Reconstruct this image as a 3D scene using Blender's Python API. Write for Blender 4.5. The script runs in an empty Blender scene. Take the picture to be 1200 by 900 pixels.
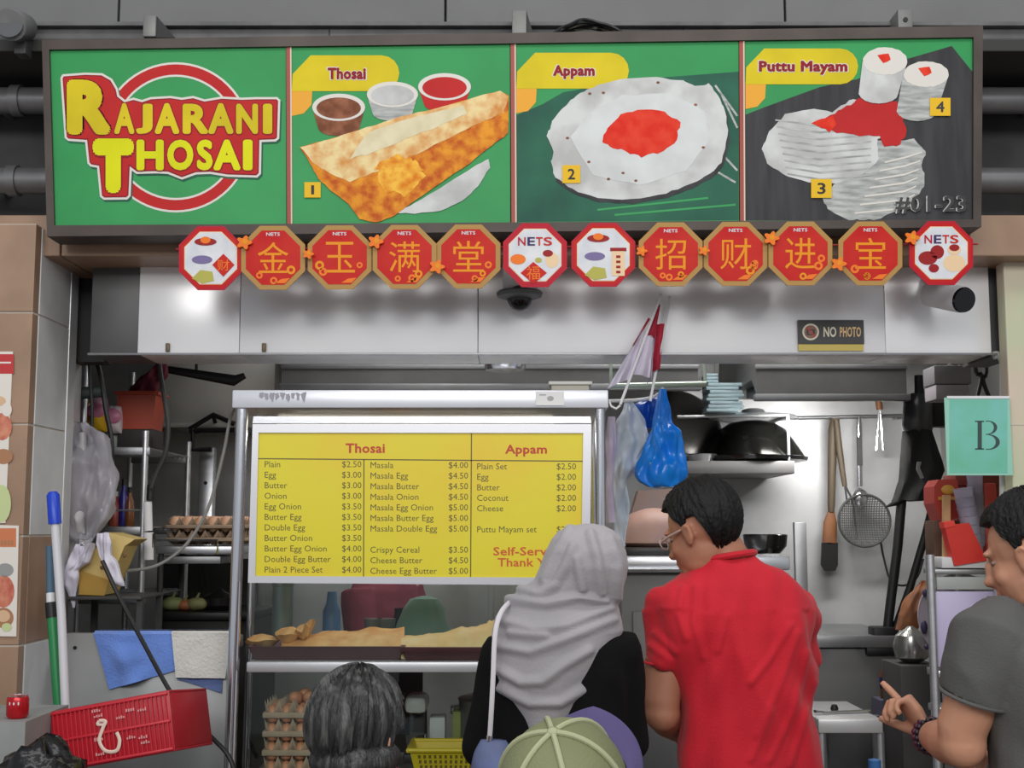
import bpy, bmesh, math, random
from mathutils import Vector, Matrix, noise
from mathutils.geometry import tessellate_polygon
R_ = math.radians
random.seed(7)
SC = bpy.context.scene
COL = SC.collection

# ------------------------------------------------------------------ camera, world, lights, exposure
FPX = 1500.0
CAM = Vector((0, 0, 1.62))
PITCH = math.atan(170 / FPX)
cam_d = bpy.data.cameras.new('camera'); cam = bpy.data.objects.new('camera', cam_d); COL.objects.link(cam)
cam.location = CAM; cam.rotation_euler = (math.pi / 2 + PITCH, 0, 0)
cam_d.sensor_fit = 'HORIZONTAL'; cam_d.sensor_width = 36.0; cam_d.lens = 36.0 * FPX / 1200.0
cam_d.clip_start = 0.05
SC.camera = cam

def lin(c):
    return tuple(((x / 255) / 12.92 if x / 255 <= 0.04045 else (((x / 255) + 0.055) / 1.055) ** 2.4) for x in c)

world = bpy.data.worlds.new('world'); SC.world = world; world.use_nodes = True
bg = world.node_tree.nodes['Background']
bg.inputs['Color'].default_value = (0.86, 0.92, 1.0, 1); bg.inputs['Strength'].default_value = 0.42

def area(name, loc, target, sx, sy, power, color=(1, 1, 1)):
    d = bpy.data.lights.new(name, 'AREA'); d.shape = 'RECTANGLE'; d.size = sx; d.size_y = sy; d.energy = power; d.color = color
    o = bpy.data.objects.new(name, d); COL.objects.link(o); o.location = loc
    v = Vector(target) - Vector(loc); o.rotation_euler = v.to_track_quat('-Z', 'Y').to_euler()
    return o
# the hall's fluorescent rows hang over the aisle behind and above the camera
area('hall_light_row', (0.0, -2.4, 3.9), (0, 4.2, 2.0), 6.5, 1.4, 222, (1.0, 0.98, 0.96))
area('hall_light_aisle', (0.2, 2.0, 4.7), (0, 3.4, 1.2), 5.0, 0.7, 50, (1.0, 0.98, 0.96))
# the stall's own ceiling lights
area('kitchen_light_right', (0.9, 5.15, 2.66), (0.9, 5.4, 0.6), 1.3, 0.25, 14, (1.0, 0.98, 0.95))
area('kitchen_light_left', (-0.5, 5.0, 2.66), (-0.4, 5.2, 0.6), 1.0, 0.2, 5, (1.0, 0.98, 0.95))
# unseen fill lights added under the two exhaust hoods to brighten the back wall
area('hood_fill_right', (1.38, 5.55, 2.11), (1.3, 6.2, 1.35), 0.5, 0.08, 9, (1.0, 0.98, 0.95))
area('hood_fill_left', (-0.4, 5.6, 2.12), (-0.4, 6.2, 1.4), 1.0, 0.08, 1.6, (1.0, 0.98, 0.95))
# lamp tube under the roof of the display case
area('case_light', (-0.35, 4.62, 1.96), (-0.35, 4.4, 1.0), 0.9, 0.05, 2.0, (1.0, 0.95, 0.86))

vs = SC.view_settings
vs.view_transform = 'Standard'; vs.look = 'None'; vs.exposure = 0.0; vs.gamma = 1.0; vs.use_curve_mapping = False
SC.cycles.max_bounces = 8; SC.cycles.transparent_max_bounces = 16; SC.cycles.caustics_reflective = False; SC.cycles.caustics_refractive = False
SC.cycles.use_denoising = True

# ------------------------------------------------------------------ helpers
FWD = Vector((0, math.cos(PITCH), math.sin(PITCH))); UP = Vector((0, -math.sin(PITCH), math.cos(PITCH))); RT = Vector((1, 0, 0))

def P(px, py, Y):
    """the point at distance Y (metres beyond the camera) seen at a photo pixel"""
    d = RT * (px - 600) + UP * (450 - py) + FWD * FPX
    return CAM + d * (Y / d.y)

def XX(px, Y, py):
    return P(px, py, Y).x

def mpp(py, Y):
    return Y / (UP * (450 - py) + FWD * FPX).y

MATS = {}
def mat(name, c, rough=0.6, metal=0.0, var=0.0, scale=6.0, bump=0.0, bscale=40.0, stretch=None, c2=None, emit=0.0, spec=0.5, coat=0.0, alpha=1.0, sheen=0.0, trans=0.0, detail=4.0, lo=0.35, hi=0.65):
    """Principled material; var/c2 = mottled second colour, bump = fine relief"""
    if name in MATS: return MATS[name]
    m = bpy.data.materials.new(name); m.use_nodes = True; nt = m.node_tree; b = nt.nodes['Principled BSDF']
    col = lin(c)
    b.inputs['Base Color'].default_value = (*col, 1); b.inputs['Roughness'].default_value = rough; b.inputs['Metallic'].default_value = metal
    b.inputs['Specular IOR Level'].default_value = spec; b.inputs['Coat Weight'].default_value = coat; b.inputs['Alpha'].default_value = alpha
    b.inputs['Sheen Weight'].default_value = sheen; b.inputs['Transmission Weight'].default_value = trans
    if var or c2 or bump:
        tc = nt.nodes.new('ShaderNodeTexCoord'); mp = nt.nodes.new('ShaderNodeMapping'); nt.links.new(tc.outputs['Object'], mp.inputs['Vector'])
        if stretch: mp.inputs['Scale'].default_value = stretch
    if var or c2:
        n = nt.nodes.new('ShaderNodeTexNoise'); n.inputs['Scale'].default_value = scale; n.inputs['Detail'].default_value = detail
        nt.links.new(mp.outputs['Vector'], n.inputs['Vector'])
        r = nt.nodes.new('ShaderNodeValToRGB'); nt.links.new(n.outputs['Fac'], r.inputs['Fac'])
        a = col if c2 else tuple(min(1, x * (1 - var)) for x in col); z = lin(c2) if c2 else tuple(min(1, x * (1 + var)) for x in col)
        r.color_ramp.elements[0].position = lo; r.color_ramp.elements[0].color = (*a, 1)
        r.color_ramp.elements[1].position = hi; r.color_ramp.elements[1].color = (*z, 1)
        nt.links.new(r.outputs['Color'], b.inputs['Base Color'])
    if bump:
        n2 = nt.nodes.new('ShaderNodeTexNoise'); n2.inputs['Scale'].default_value = bscale; n2.inputs['Detail'].default_value = 3
        nt.links.new(mp.outputs['Vector'], n2.inputs['Vector'])
        bp = nt.nodes.new('ShaderNodeBump'); bp.inputs['Strength'].default_value = bump; bp.inputs['Distance'].default_value = 0.01
        nt.links.new(n2.outputs['Fac'], bp.inputs['Height']); nt.links.new(bp.outputs['Normal'], b.inputs['Normal'])
    if emit:
        b.inputs['Emission Color'].default_value = (*col, 1); b.inputs['Emission Strength'].default_value = emit
    MATS[name] = m
    return m

def glass_mat(name, tint=(255, 255, 255), refl=0.5, rough=0.02, haze=0.0, hazec=(230, 230, 235)):
    """clear pane / film: see-through with a fresnel reflection and optional milky film"""
    if name in MATS: return MATS[name]
    m = bpy.data.materials.new(name); m.use_nodes = True; nt = m.node_tree; nt.nodes.clear()
    out = nt.nodes.new('ShaderNodeOutputMaterial'); t = nt.nodes.new('ShaderNodeBsdfTransparent'); t.inputs['Color'].default_value = (*lin(tint), 1)
    g = nt.nodes.new('ShaderNodeBsdfGlossy'); g.inputs['Roughness'].default_value = rough
    f = nt.nodes.new('ShaderNodeFresnel'); f.inputs['IOR'].default_value = 1.45
    mu = nt.nodes.new('ShaderNodeMath'); mu.operation = 'MULTIPLY'; mu.inputs[1].default_value = refl * 2; nt.links.new(f.outputs[0], mu.inputs[0])
    mx = nt.nodes.new('ShaderNodeMixShader'); nt.links.new(mu.outputs[0], mx.inputs['Fac']); nt.links.new(t.outputs[0], mx.inputs[1]); nt.links.new(g.outputs[0], mx.inputs[2])
    last = mx
    if haze:
        d = nt.nodes.new('ShaderNodeBsdfDiffuse'); d.inputs['Color'].default_value = (*lin(hazec), 1)
        tl = nt.nodes.new('ShaderNodeBsdfTranslucent'); tl.inputs['Color'].default_value = (*lin(hazec), 1)
        a = nt.nodes.new('ShaderNodeMixShader'); a.inputs['Fac'].default_value = 0.4; nt.links.new(d.outputs[0], a.inputs[1]); nt.links.new(tl.outputs[0], a.inputs[2])
        h = nt.nodes.new('ShaderNodeMixShader'); h.inputs['Fac'].default_value = haze
        nt.links.new(mx.outputs[0], h.inputs[1]); nt.links.new(a.outputs[0], h.inputs[2]); last = h
    nt.links.new(last.outputs[0], out.inputs['Surface'])
    MATS[name] = m
    return m

class MB:
    """collects shapes into one mesh; .mi picks the material slot for what is added next"""
    def __init__(s): s.bm = bmesh.new(); s.mi = 0
    def _tag(s, faces):
        for f in faces: f.material_index = s.mi
        return s
    def face(s, pts):
        f = s.bm.faces.new([s.bm.verts.new(p) for p in pts]); s._tag([f]); return f
    def box(s, lo, hi, bev=0.0, rot=None, M=None, seg=2):
        lo = Vector(lo); hi = Vector(hi); c = (lo + hi) / 2; d = hi - lo
        T = Matrix.Translation(c) @ (rot.to_4x4() if rot else Matrix()) @ Matrix.Diagonal((abs(d.x), abs(d.y), abs(d.z), 1))
        if M is not None: T = M @ T
        r = bmesh.ops.create_cube(s.bm, size=1, matrix=T)
        fs = set(f for v in r['verts'] for f in v.link_faces)
        s._tag(fs)
        if bev:
            es = list(set(e for v in r['verts'] for e in v.link_edges))
            q = bmesh.ops.bevel(s.bm, geom=es, offset=min(bev, 0.45 * min(abs(d.x), abs(d.y), abs(d.z))), segments=seg, affect='EDGES', profile=0.5)
            fs = set(f for f in fs if f.is_valid) | set(q['faces'])
        return s._tag(fs)
    def pbox(s, x0, y0, x1, y1, Y0, Y1, bev=0.0):
        """box whose front face (at Y0) fills a photo rectangle"""
        a = P(x0, y1, Y0); b = P(x1, y0, Y0)
        return s.box((a.x, Y0, a.z), (b.x, Y1, b.z), bev)
    def rings(s, rings, cap=True, closed=False):
        vs = [[s.bm.verts.new(p) for p in r] for r in rings]; fs = []
        n = len(vs[0]); m = len(vs)
        for i in range(m if closed else m - 1):
            A = vs[i]; B = vs[(i + 1) % m]
            for j in range(n):
                fs.append(s.bm.faces.new((A[j], A[(j + 1) % n], B[(j + 1) % n], B[j])))
        if cap and not closed:
            fs.append(s.bm.faces.new(list(reversed(vs[0])))); fs.append(s.bm.faces.new(vs[-1]))
        return s._tag(fs)
    def tube(s, pts, r, seg=8, cap=True, flat=None, closed=False):
        """round bar along points; r number or list; flat=(ratio, normal) squashes across a normal"""
        pts = [Vector(p) for p in pts]; n = len(pts); rs = r if isinstance(r, (list, tuple)) else [r] * n
        out = []; ref = None
        for i, p in enumerate(pts):
            if closed: t = (pts[(i + 1) % n] - pts[i - 1])
            else: t = (pts[min(i + 1, n - 1)] - pts[max(i - 1, 0)])
            t = t.normalized() if t.length > 1e-9 else Vector((0, 0, 1))
            if ref is None: ref = Vector((0, 0, 1)) if abs(t.z) < 0.9 else Vector((0, 1, 0))
            if flat: ref = Vector(flat[1])
            u = t.cross(ref); u = u.normalized() if u.length > 1e-6 else t.orthogonal().normalized()
            w = u.cross(t).normalized(); ref = w
            k = flat[0] if flat else 1.0
            out.append([p + u * (rs[i] * math.cos(2 * math.pi * a / seg)) + w * (rs[i] * k * math.sin(2 * math.pi * a / seg)) for a in range(seg)])
        return s.rings(out, cap, closed)
    def cyl(s, a, b, r0, r1=None, seg=16):
        return s.tube([a, b], [r0, r0 if r1 is None else r1], seg)
    def ell(s, c, r, rot=None, seg=16, M=None):
        T = Matrix.Translation(Vector(c)) @ (rot.to_4x4() if rot else Matrix()) @ Matrix.Diagonal((r[0], r[1], r[2], 1))
        if M is not None: T = M @ T
        q = bmesh.ops.create_uvsphere(s.bm, u_segments=seg, v_segments=max(6, seg // 2 + 2), radius=1, matrix=T)
        return s._tag(set(f for v in q['verts'] for f in v.link_faces))
    def lathe(s, prof, c, seg=24, M=None, cap=True):
        """profile [(radius, height)] turned about the vertical through c"""
        c = Vector(c); out = []
        for r, h in prof:
            ring = [Vector((r * math.cos(2 * math.pi * a / seg), r * math.sin(2 * math.pi * a / seg), h)) for a in range(seg)]
            out.append([c + (M @ p if M else p) for p in ring])
        return s.rings(out, cap)
    def grid(s, rows, thick=0.0, nrm=(0, -1, 0)):
        """cloth sheet from rows of points, given a thickness"""
        def lay(off, flip):
            vs = [[s.bm.verts.new(Vector(p) + off) for p in r] for r in rows]; fs = []
            for i in range(len(vs) - 1):
                for j in range(len(vs[0]) - 1):
                    q = (vs[i][j], vs[i][j + 1], vs[i + 1][j + 1], vs[i + 1][j])
                    fs.append(s.bm.faces.new(q if not flip else tuple(reversed(q))))
            s._tag(fs); return vs
        n = Vector(nrm) * thick
        A = lay(Vector((0, 0, 0)), False)
        if thick:
            B = lay(-n, True); fs = []
            h = len(rows); w = len(rows[0])
            loop = [(0, j) for j in range(w)] + [(i, w - 1) for i in range(1, h)] + [(h - 1, j) for j in range(w - 2, -1, -1)] + [(i, 0) for i in range(h - 2, 0, -1)]
            for k in range(len(loop)):
                i, j = loop[k]; i2, j2 = loop[(k + 1) % len(loop)]
                fs.append(s.bm.faces.new((A[i2][j2], A[i][j], B[i][j], B[i2][j2])))
            s._tag(fs)
        return s
    def prism(s, pts, off):
        """solid from an outline and an extrusion vector"""
        off = Vector(off); a = [s.bm.verts.new(Vector(p)) for p in pts]; b = [s.bm.verts.new(Vector(p) + off) for p in pts]; n = len(a)
        fs = [s.bm.faces.new(a), s.bm.faces.new(list(reversed(b)))]
        for i in range(n): fs.append(s.bm.faces.new((a[(i + 1) % n], a[i], b[i], b[(i + 1) % n])))
        return s._tag(fs)
    def mesh(s, me, M):
        n0 = len(s.bm.faces); nv = len(s.bm.verts)
        s.bm.from_mesh(me); s.bm.verts.ensure_lookup_table(); s.bm.faces.ensure_lookup_table()
        for v in s.bm.verts[nv:]: v.co = M @ v.co
        return s._tag(s.bm.faces[n0:])

def finish(me, mats, smooth):
    for m in (mats if isinstance(mats, (list, tuple)) else [mats]): me.materials.append(m)
    if smooth:
        me.polygons.foreach_set('use_smooth', [True] * len(me.polygons))
        me.set_sharp_from_angle(angle=R_(smooth if smooth is not True else 40))

WORLD = {}
def link(name, me, parent=None, loc=None):
    o = bpy.data.objects.new(name, me); COL.objects.link(o)
    off = Vector(loc) if loc is not None else (Vector(WORLD[parent.name]) if parent else Vector((0, 0, 0)))
    if me is not None: me.transform(Matrix.Translation(-off))
    if parent: o.parent = parent
    else: o.location = off
    WORLD[o.name] = off
    return o

def tagp(o, label, cat, group=None, kind=None):
    o['label'] = label; o['category'] = cat
    if group: o['group'] = group
    if kind: o['kind'] = kind
    return o

def thing(name, label, cat, loc, group=None):
    o = link(name, None, None, Vector(loc)); return tagp(o, label, cat, group)

def tomesh(mb, mats, smooth=40, recalc=True):
    if recalc: bmesh.ops.recalc_face_normals(mb.bm, faces=mb.bm.faces)
    me = bpy.data.meshes.new('m'); mb.bm.to_mesh(me); mb.bm.free(); finish(me, mats, smooth); return me

def part(name, mb, mats, parent, smooth=40, label=None, kind=None):
    me = mb if isinstance(mb, bpy.types.Mesh) else tomesh(mb, mats, smooth)
    o = link(name, me, parent)
    me.name = name
    if label: o['label'] = label
    if kind: o['kind'] = kind
    return o

def base_of(me):
    xs = [v.co for v in me.vertices]
    return Vector((sum(v.x for v in xs) / len(xs), sum(v.y for v in xs) / len(xs), min(v.z for v in xs)))

def solo(name, mb, mats, label, cat, group=None, smooth=40):
    me = mb if isinstance(mb, bpy.types.Mesh) else tomesh(mb, mats, smooth)
    me.name = name
    return tagp(link(name, me, None, base_of(me)), label, cat, group)

def struct(name, mb, mats, smooth=0, parent=None, label=None, cat=None):
    me = tomesh(mb, mats, smooth); me.name = name; o = link(name, me, parent)
    if not parent:
        o['kind'] = 'structure'
        if label: o['label'] = label; o['category'] = cat
    return o

def clone(o, loc, label=None, group=None):
    """copy of a thing with its parts and their sub-parts, sharing mesh data"""
    c = o.copy(); COL.objects.link(c); c.location = loc; WORLD[c.name] = Vector(loc)
    if label: c['label'] = label
    if group: c['group'] = group
    for ch in list(o.children):
        d = ch.copy(); COL.objects.link(d); d.parent = c
        for g in list(ch.children):
            e = g.copy(); COL.objects.link(e); e.parent = d
    return c

def voxel(mb, vox, smooth_it=4, fac=0.5):
    """one continuous skin over overlapping solids"""
    bmesh.ops.recalc_face_normals(mb.bm, faces=mb.bm.faces)
    me = bpy.data.meshes.new('v'); mb.bm.to_mesh(me); mb.bm.free()
    o = bpy.data.objects.new('v', me); COL.objects.link(o)
    r = o.modifiers.new('r', 'REMESH'); r.mode = 'VOXEL'; r.voxel_size = vox
    if smooth_it:
        q = o.modifiers.new('s', 'SMOOTH'); q.factor = fac; q.iterations = smooth_it
    dg = bpy.context.evaluated_depsgraph_get(); dg.update()
    out = bpy.data.meshes.new_from_object(o.evaluated_get(dg))
    bpy.data.objects.remove(o); bpy.data.meshes.remove(me)
    return out

def displace(me, fn):
    me.update()
    nr = [v.normal.copy() for v in me.vertices]
    for v, n in zip(me.vertices, nr): v.co = v.co + n * fn(v.co, n)
    me.update(); return me

def paint(me, mats, smooth=60):
    finish(me, mats, smooth); return me

def pix(p):
    """photo pixel of a point"""
    d = p - CAM; f = d.dot(FWD)
    return 600 + FPX * d.x / f, 450 - FPX * d.dot(UP) / f

def ridges(lines, A, sig):
    """raised cloth folds along polylines, on the side of a body turned to the aisle"""
    segs = [(l[i], l[i + 1]) for l in lines for i in range(len(l) - 1)]
    def fn(p, n):
        if n.y > 0.1: return 0.0
        x, y = pix(p); h = 0.0
        for a, b in segs:
            dx, dy = b[0] - a[0], b[1] - a[1]; t = max(0, min(1, ((x - a[0]) * dx + (y - a[1]) * dy) / (dx * dx + dy * dy)))
            q = ((x - a[0] - dx * t) ** 2 + (y - a[1] - dy * t) ** 2) / (sig * sig)
            if q < 9: h = max(h, math.exp(-q) - 0.25 * math.exp(-((math.sqrt(q) - 1.7) ** 2) * 2))
        return A * h
    return fn

def nz(p, s, seed=0.0):
    return noise.noise(Vector((p[0] * s[0] + seed, p[1] * s[1] - seed, p[2] * s[2] + 2 * seed)))

TXT = {}
def text_me(body, offset=0.0, space=1.0):
    """flat lettering; offset = extra stroke weight, made by overlaying shifted copies"""
    k = (body, offset, space)
    if k in TXT: return TXT[k]
    c = bpy.data.curves.new('t', 'FONT'); c.body = body; c.size = 1; c.resolution_u = 2 if len(body) > 3 else 4; c.space_character = space + offset * 1.2; c.fill_mode = 'FRONT'
    o = bpy.data.objects.new('t', c); COL.objects.link(o)
    dg = bpy.context.evaluated_depsgraph_get(); dg.update()
    me = bpy.data.meshes.new_from_object(o.evaluated_get(dg)); bpy.data.objects.remove(o)
    if offset:
        bm = bmesh.new()
        for j in range(9 if offset < 0.04 else 13):
            n0 = len(bm.verts); bm.from_mesh(me); bm.verts.ensure_lookup_table()
            n = 8 if offset < 0.04 else 12; r = 0 if j == 0 else offset
            d = Vector((r * math.cos(2 * math.pi * j / n), r * math.sin(2 * math.pi * j / n), 0))
            for v in bm.verts[n0:]: v.co += d + Vector((0, 0, j * 3.5e-5))
        me = bpy.data.meshes.new('t'); bm.to_mesh(me); bm.free()
    TXT[k] = me
    return me

class Print:
    """flat print on an upright plane at distance Y, laid out in photo pixels; every ink is a thin layer"""
    def __init__(s, mb, Y, step=0.0005): s.mb = mb; s.Y = Y; s.step = step
    def pt(s, x, y, L): return P(x, y, s.Y) + Vector((0, -L * s.step, 0))
    def poly(s, pts, L, mi):
        s.mb.mi = mi; bm = s.mb.bm; vs = [bm.verts.new(s.pt(x, y, L)) for x, y in pts]
        for tri in tessellate_polygon([[Vector((x, y, 0)) for x, y in pts]]):
            f = bm.faces.new([vs[k] for k in tri]); f.material_index = mi
    def rect(s, x0, y0, x1, y1, L, mi): s.poly([(x0, y0), (x1, y0), (x1, y1), (x0, y1)], L, mi)
    def disc(s, cx, cy, rx, ry, L, mi, n=32, a0=0.0): s.poly([(cx + rx * math.cos(a0 + 2 * math.pi * i / n), cy + ry * math.sin(a0 + 2 * math.pi * i / n)) for i in range(n)], L, mi)
    def ring(s, cx, cy, R0, R1, L, mi, n=64):
        s.mb.mi = mi
        for i in range(n):
            a = 2 * math.pi * i / n; b = 2 * math.pi * (i + 1) / n
            s.mb.face([s.pt(cx + R * math.cos(t), cy + R * math.sin(t), L) for R, t in ((R0, a), (R0, b), (R1, b), (R1, a))])
    def line(s, x0, y0, x1, y1, w, L, mi):
        d = Vector((x1 - x0, y1 - y0)).normalized(); n = Vector((-d.y, d.x)) * w / 2
        s.poly([(x0 + n.x, y0 + n.y), (x1 + n.x, y1 + n.y), (x1 - n.x, y1 - n.y), (x0 - n.x, y0 - n.y)], L, mi)
    def text(s, body, x0, y0, x1, y1, L, mi, off=0.0, slant=0.0, space=1.0):
        """fit the glyphs' bounding box into the pixel box (x1 None keeps the natural width, x0 None right-aligns)"""
        me = text_me(body, off, space)
        xs = [v.co.x for v in me.vertices]; ys = [v.co.y for v in me.vertices]
        ax, bx, ay, by = min(xs), max(xs), min(ys), max(ys)
        k = (y1 - y0) / (by - ay)
        if x1 is None: x1 = x0 + k * (bx - ax)
        if x0 is None: x0 = x1 - k * (bx - ax)
        s.mb.mi = mi; bm = s.mb.bm; n0 = len(bm.faces); nv = len(bm.verts)
        bm.from_mesh(me); bm.verts.ensure_lookup_table(); bm.faces.ensure_lookup_table()
        for v in bm.verts[nv:]:
            u = (v.co.x - ax) / (bx - ax); w = (v.co.y - ay) / (by - ay)
            z = v.co.z; v.co = s.pt(x0 + (x1 - x0) * u, y1 - (y1 - y0) * w + slant * u, L) - Vector((0, z, 0))
        for f in bm.faces[n0:]: f.material_index = mi
    def line_text(s, body, x, base, size, L, mi, off=0.0, right=False, xs=1.0):
        """text on a baseline at a given em size in pixels"""
        me = text_me(body, off); w = max(v.co.x for v in me.vertices) * size * xs
        x0 = x - w if right else x
        s.mb.mi = mi; bm = s.mb.bm; n0 = len(bm.faces); nv = len(bm.verts)
        bm.from_mesh(me); bm.verts.ensure_lookup_table(); bm.faces.ensure_lookup_table()
        for v in bm.verts[nv:]: z = v.co.z; v.co = s.pt(x0 + v.co.x * size * xs, base - v.co.y * size, L) - Vector((0, z, 0))
        for f in bm.faces[n0:]: f.material_index = mi

def inset(pts, d):
    """shrink (d>0) a clockwise-on-screen outline"""
    n = len(pts); out = []
    A = sum(pts[i][0] * pts[(i + 1) % n][1] - pts[(i + 1) % n][0] * pts[i][1] for i in range(n))
    sg = 1 if A > 0 else -1
    for i in range(n):
        p = Vector(pts[i]); a = Vector(pts[i - 1]); b = Vector(pts[(i + 1) % n])
        e1 = (p - a).normalized(); e2 = (b - p).normalized()
        n1 = Vector((-e1.y, e1.x)) * sg; n2 = Vector((-e2.y, e2.x)) * sg
        m = n1 + n2
        m = m / max(0.35, m.dot(n1)) if m.length > 1e-6 else n1
        out.append((p.x + m.x * d, p.y + m.y * d))
    return out

def wobble(pts, amp, sub=4, seed=1):
    """roughen an outline"""
    rnd = random.Random(seed); out = []
    n = len(pts)
    for i in range(n):
        a = pts[i]; b = pts[(i + 1) % n]
        for k in range(sub):
            t = k / sub; out.append((a[0] + (b[0] - a[0]) * t + rnd.uniform(-amp, amp), a[1] + (b[1] - a[1]) * t + rnd.uniform(-amp, amp)))
    return out

def spline(pts, n=8, closed=False):
    """Catmull-Rom through points"""
    pts = [Vector(p) for p in pts]; m = len(pts); out = []
    for i in range(m if closed else m - 1):
        g = (lambda k: pts[k % m]) if closed else (lambda k: pts[min(max(k, 0), m - 1)])
        a, b, c, d = g(i - 1), g(i), g(i + 1), g(i + 2)
        for k in range(n):
            t = k / n
            out.append(0.5 * ((2 * b) + (c - a) * t + (2 * a - 5 * b + 4 * c - d) * t * t + (3 * b - a - 3 * c + d) * t ** 3))
    if not closed: out.append(pts[-1])
    return out

# ------------------------------------------------------------------ shared materials
STEEL = mat('brushed_steel', (205, 207, 211), 0.34, 0.85, var=0.06, scale=5, bump=0.05, bscale=60, stretch=(0.3, 1, 8))
STEEL_D = mat('dull_steel', (150, 151, 153), 0.42, 0.8, var=0.12, scale=3, bump=0.06, bscale=30)
STEEL_P = mat('polished_steel', (225, 226, 230), 0.18, 0.95)
STEEL_W = mat('worn_wall_steel', (198, 199, 200), 0.4, 0.35, var=0.2, scale=2.6, bump=0.15, bscale=6)
BLACKM = mat('black_metal', (26, 26, 27), 0.45, 0.3)
BLACKP = mat('black_plastic', (22, 22, 23), 0.5)
DARK = mat('dark_grey_paint', (62, 62, 62), 0.6, var=0.15, scale=5)
MIDG = mat('grey_paint', (112, 112, 112), 0.6, var=0.06, scale=3)
WHITEP = mat('white_plastic', (226, 226, 228), 0.4)
SKIN = mat('tan_skin', (178, 122, 96), 0.55, var=0.06, scale=14)
SKIN_B = mat('light_tan_skin', (196, 142, 114), 0.55, var=0.06, scale=14)

# ================================================================== THE SETTING
TAN = mat('tan_tile', (156, 126, 102), 0.45, var=0.1, scale=7)
TILEG = mat('pale_grey_tile', (214, 216, 214), 0.4, var=0.07, scale=6)
GROUT = mat('light_grout', (205, 198, 186), 0.8)
UPG = mat('upper_wall_grey', (112, 112, 112), 0.7, var=0.07, scale=2.5)
BEAMG = mat('beam_grey', (96, 96, 96), 0.6, var=0.2, scale=9)
FLOORM = mat('floor_tile', (120, 108, 98), 0.5, var=0.15, scale=5)

m = MB(); m.box((-4, -2, -0.1), (4, 6.4, 0)); struct('floor', m, FLOORM)
m = MB(); m.box((-2.35, 6.2, 0), (2.35, 6.32, 3.2))
for x in (-1.2, -0.1, 1.0): m.box((x - 0.012, 6.194, 0.3), (x + 0.012, 6.2, 2.9), 0.002)
m.box((-2.05, 6.19, 1.05), (2.05, 6.2, 1.075), 0.002)
struct('wall_back', m, STEEL_W)
m = MB(); m.box((-2.2, 4.62, 0), (-2.08, 6.2, 3.2)); struct('wall_left', m, mat('side_wall_grey', (98, 97, 95), 0.5, var=0.2, scale=3))
m = MB(); m.box((2.08, 4.62, 0), (2.2, 6.2, 3.2)); struct('wall_right', m, mat('side_wall_pale', (150, 150, 146), 0.5, var=0.1, scale=3))
m = MB(); m.box((-2.2, 4.62, 2.72), (2.2, 6.2, 2.8)); struct('ceiling', m, MIDG)

# left pillar: courses of tile, tan and grey
xr = P(29, 600, 4.05).x
m = MB()
m.mi = 2; m.box((-2.9, 4.056, 0), (xr - 0.004, 4.44, P(0, 262, 4.05).z))
zs = [P(0, y, 4.05).z for y in (900, 757, 628, 497, 366, 262)]
zs = [0.0, zs[0] - 0.36] + zs[0:]
for i in range(len(zs) - 1):
    z0, z1 = zs[i] + 0.003, zs[i + 1] - 0.003
    xs = [-2.9, -2.4, -1.93, xr]
    for k in range(3):
        m.mi = 0; m.box((xs[k] + 0.002, 4.05, z0), (xs[k + 1] - 0.002, 4.1, z1), 0.002)
    for y0, y1 in ((4.1, 4.44),):
        m.mi = 0 if i in (0, 1, 3) else 1
        m.box((xr - 0.06, y0 + 0.002, z0), (xr, 4.383, z1), 0.002)
struct('wall_front_left', m, [TAN, TILEG, GROUT])
# steel jamb on the opening side of the pillar
m = MB(); m.box((xr - 0.06, 4.385, 0), (xr + 0.003, 4.46, P(0, 300, 4.3).z), 0.003); m.box((xr - 0.6, 4.46, 0), (xr - 0.03, 4.62, 2.72)); struct('trim_1', m, mat('jamb_steel', (218, 220, 220), 0.4, 0.4, var=0.05))
# right pillar, pale green-yellow
xl = P(1184, 500, 4.22).x
m = MB(); m.mi = 0; m.box((xl, 4.22, 0), (3.0, 4.29, P(0, 288, 4.22).z), 0.006); m.box((2.1, 4.29, 0), (3.0, 4.62, P(0, 288, 4.22).z))
for yy in (497, 640, 780): m.mi = 1; m.box((xl - 0.001, 4.218, P(0, yy + 1, 4.22).z), (3.0, 4.22, P(0, yy, 4.22).z))
struct('wall_front_right', m, [mat('pale_green_tile', (196, 200, 166), 0.45, c2=(214, 196, 176), scale=3), GROUT])
# tiled lintel right across above the opening
m = MB(); m.mi = 0
zb, zt = P(0, 300, 4.12).z, P(0, 252, 4.12).z
xs = [-3.0, -1.48, -0.75, 0.0, 0.75, 1.5, 3.0]
for a, b in zip(xs[:-1], xs[1:]): m.box((a + 0.002, 4.12, zb), (b - 0.002, 4.5, zt), 0.004)
struct('trim_2', m, [TAN])
# recess behind the sign, grey panelled wall and ledge beam above it
m = MB(); m.box((-3, 4.6, zt), (3, 4.66, P(0, 30, 4.3).z)); struct('wall_recess', m, mat('recess_grey', (64, 64, 64), 0.7, var=0.3, scale=4))
m = MB()
za, zc = P(0, 27, 4.34).z, P(0, -160, 4.34).z
ex = [-3.2] + [P(x, 10, 4.34).x for x in (139, 522, 920)] + [3.2]
for a, b in zip(ex[:-1], ex[1:]): m.mi = 0; m.box((a + 0.004, 4.34, za), (b - 0.004, 4.42, zc), 0.003)
m.mi = 1; m.box((-3.2, 4.4, za), (3.2, 4.5, zc))
struct('wall_upper', m, [UPG, DARK])
m = MB(); m.mi = 0; m.box((-3.2, 4.2, P(0, 47, 4.2).z), (3.2, 4.5, P(0, 27, 4.2).z), 0.006)
m.box((-3.2, 4.17, P(0, 30, 4.17).z), (3.2, 4.2, P(0, 25, 4.17).z), 0.003)
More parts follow.
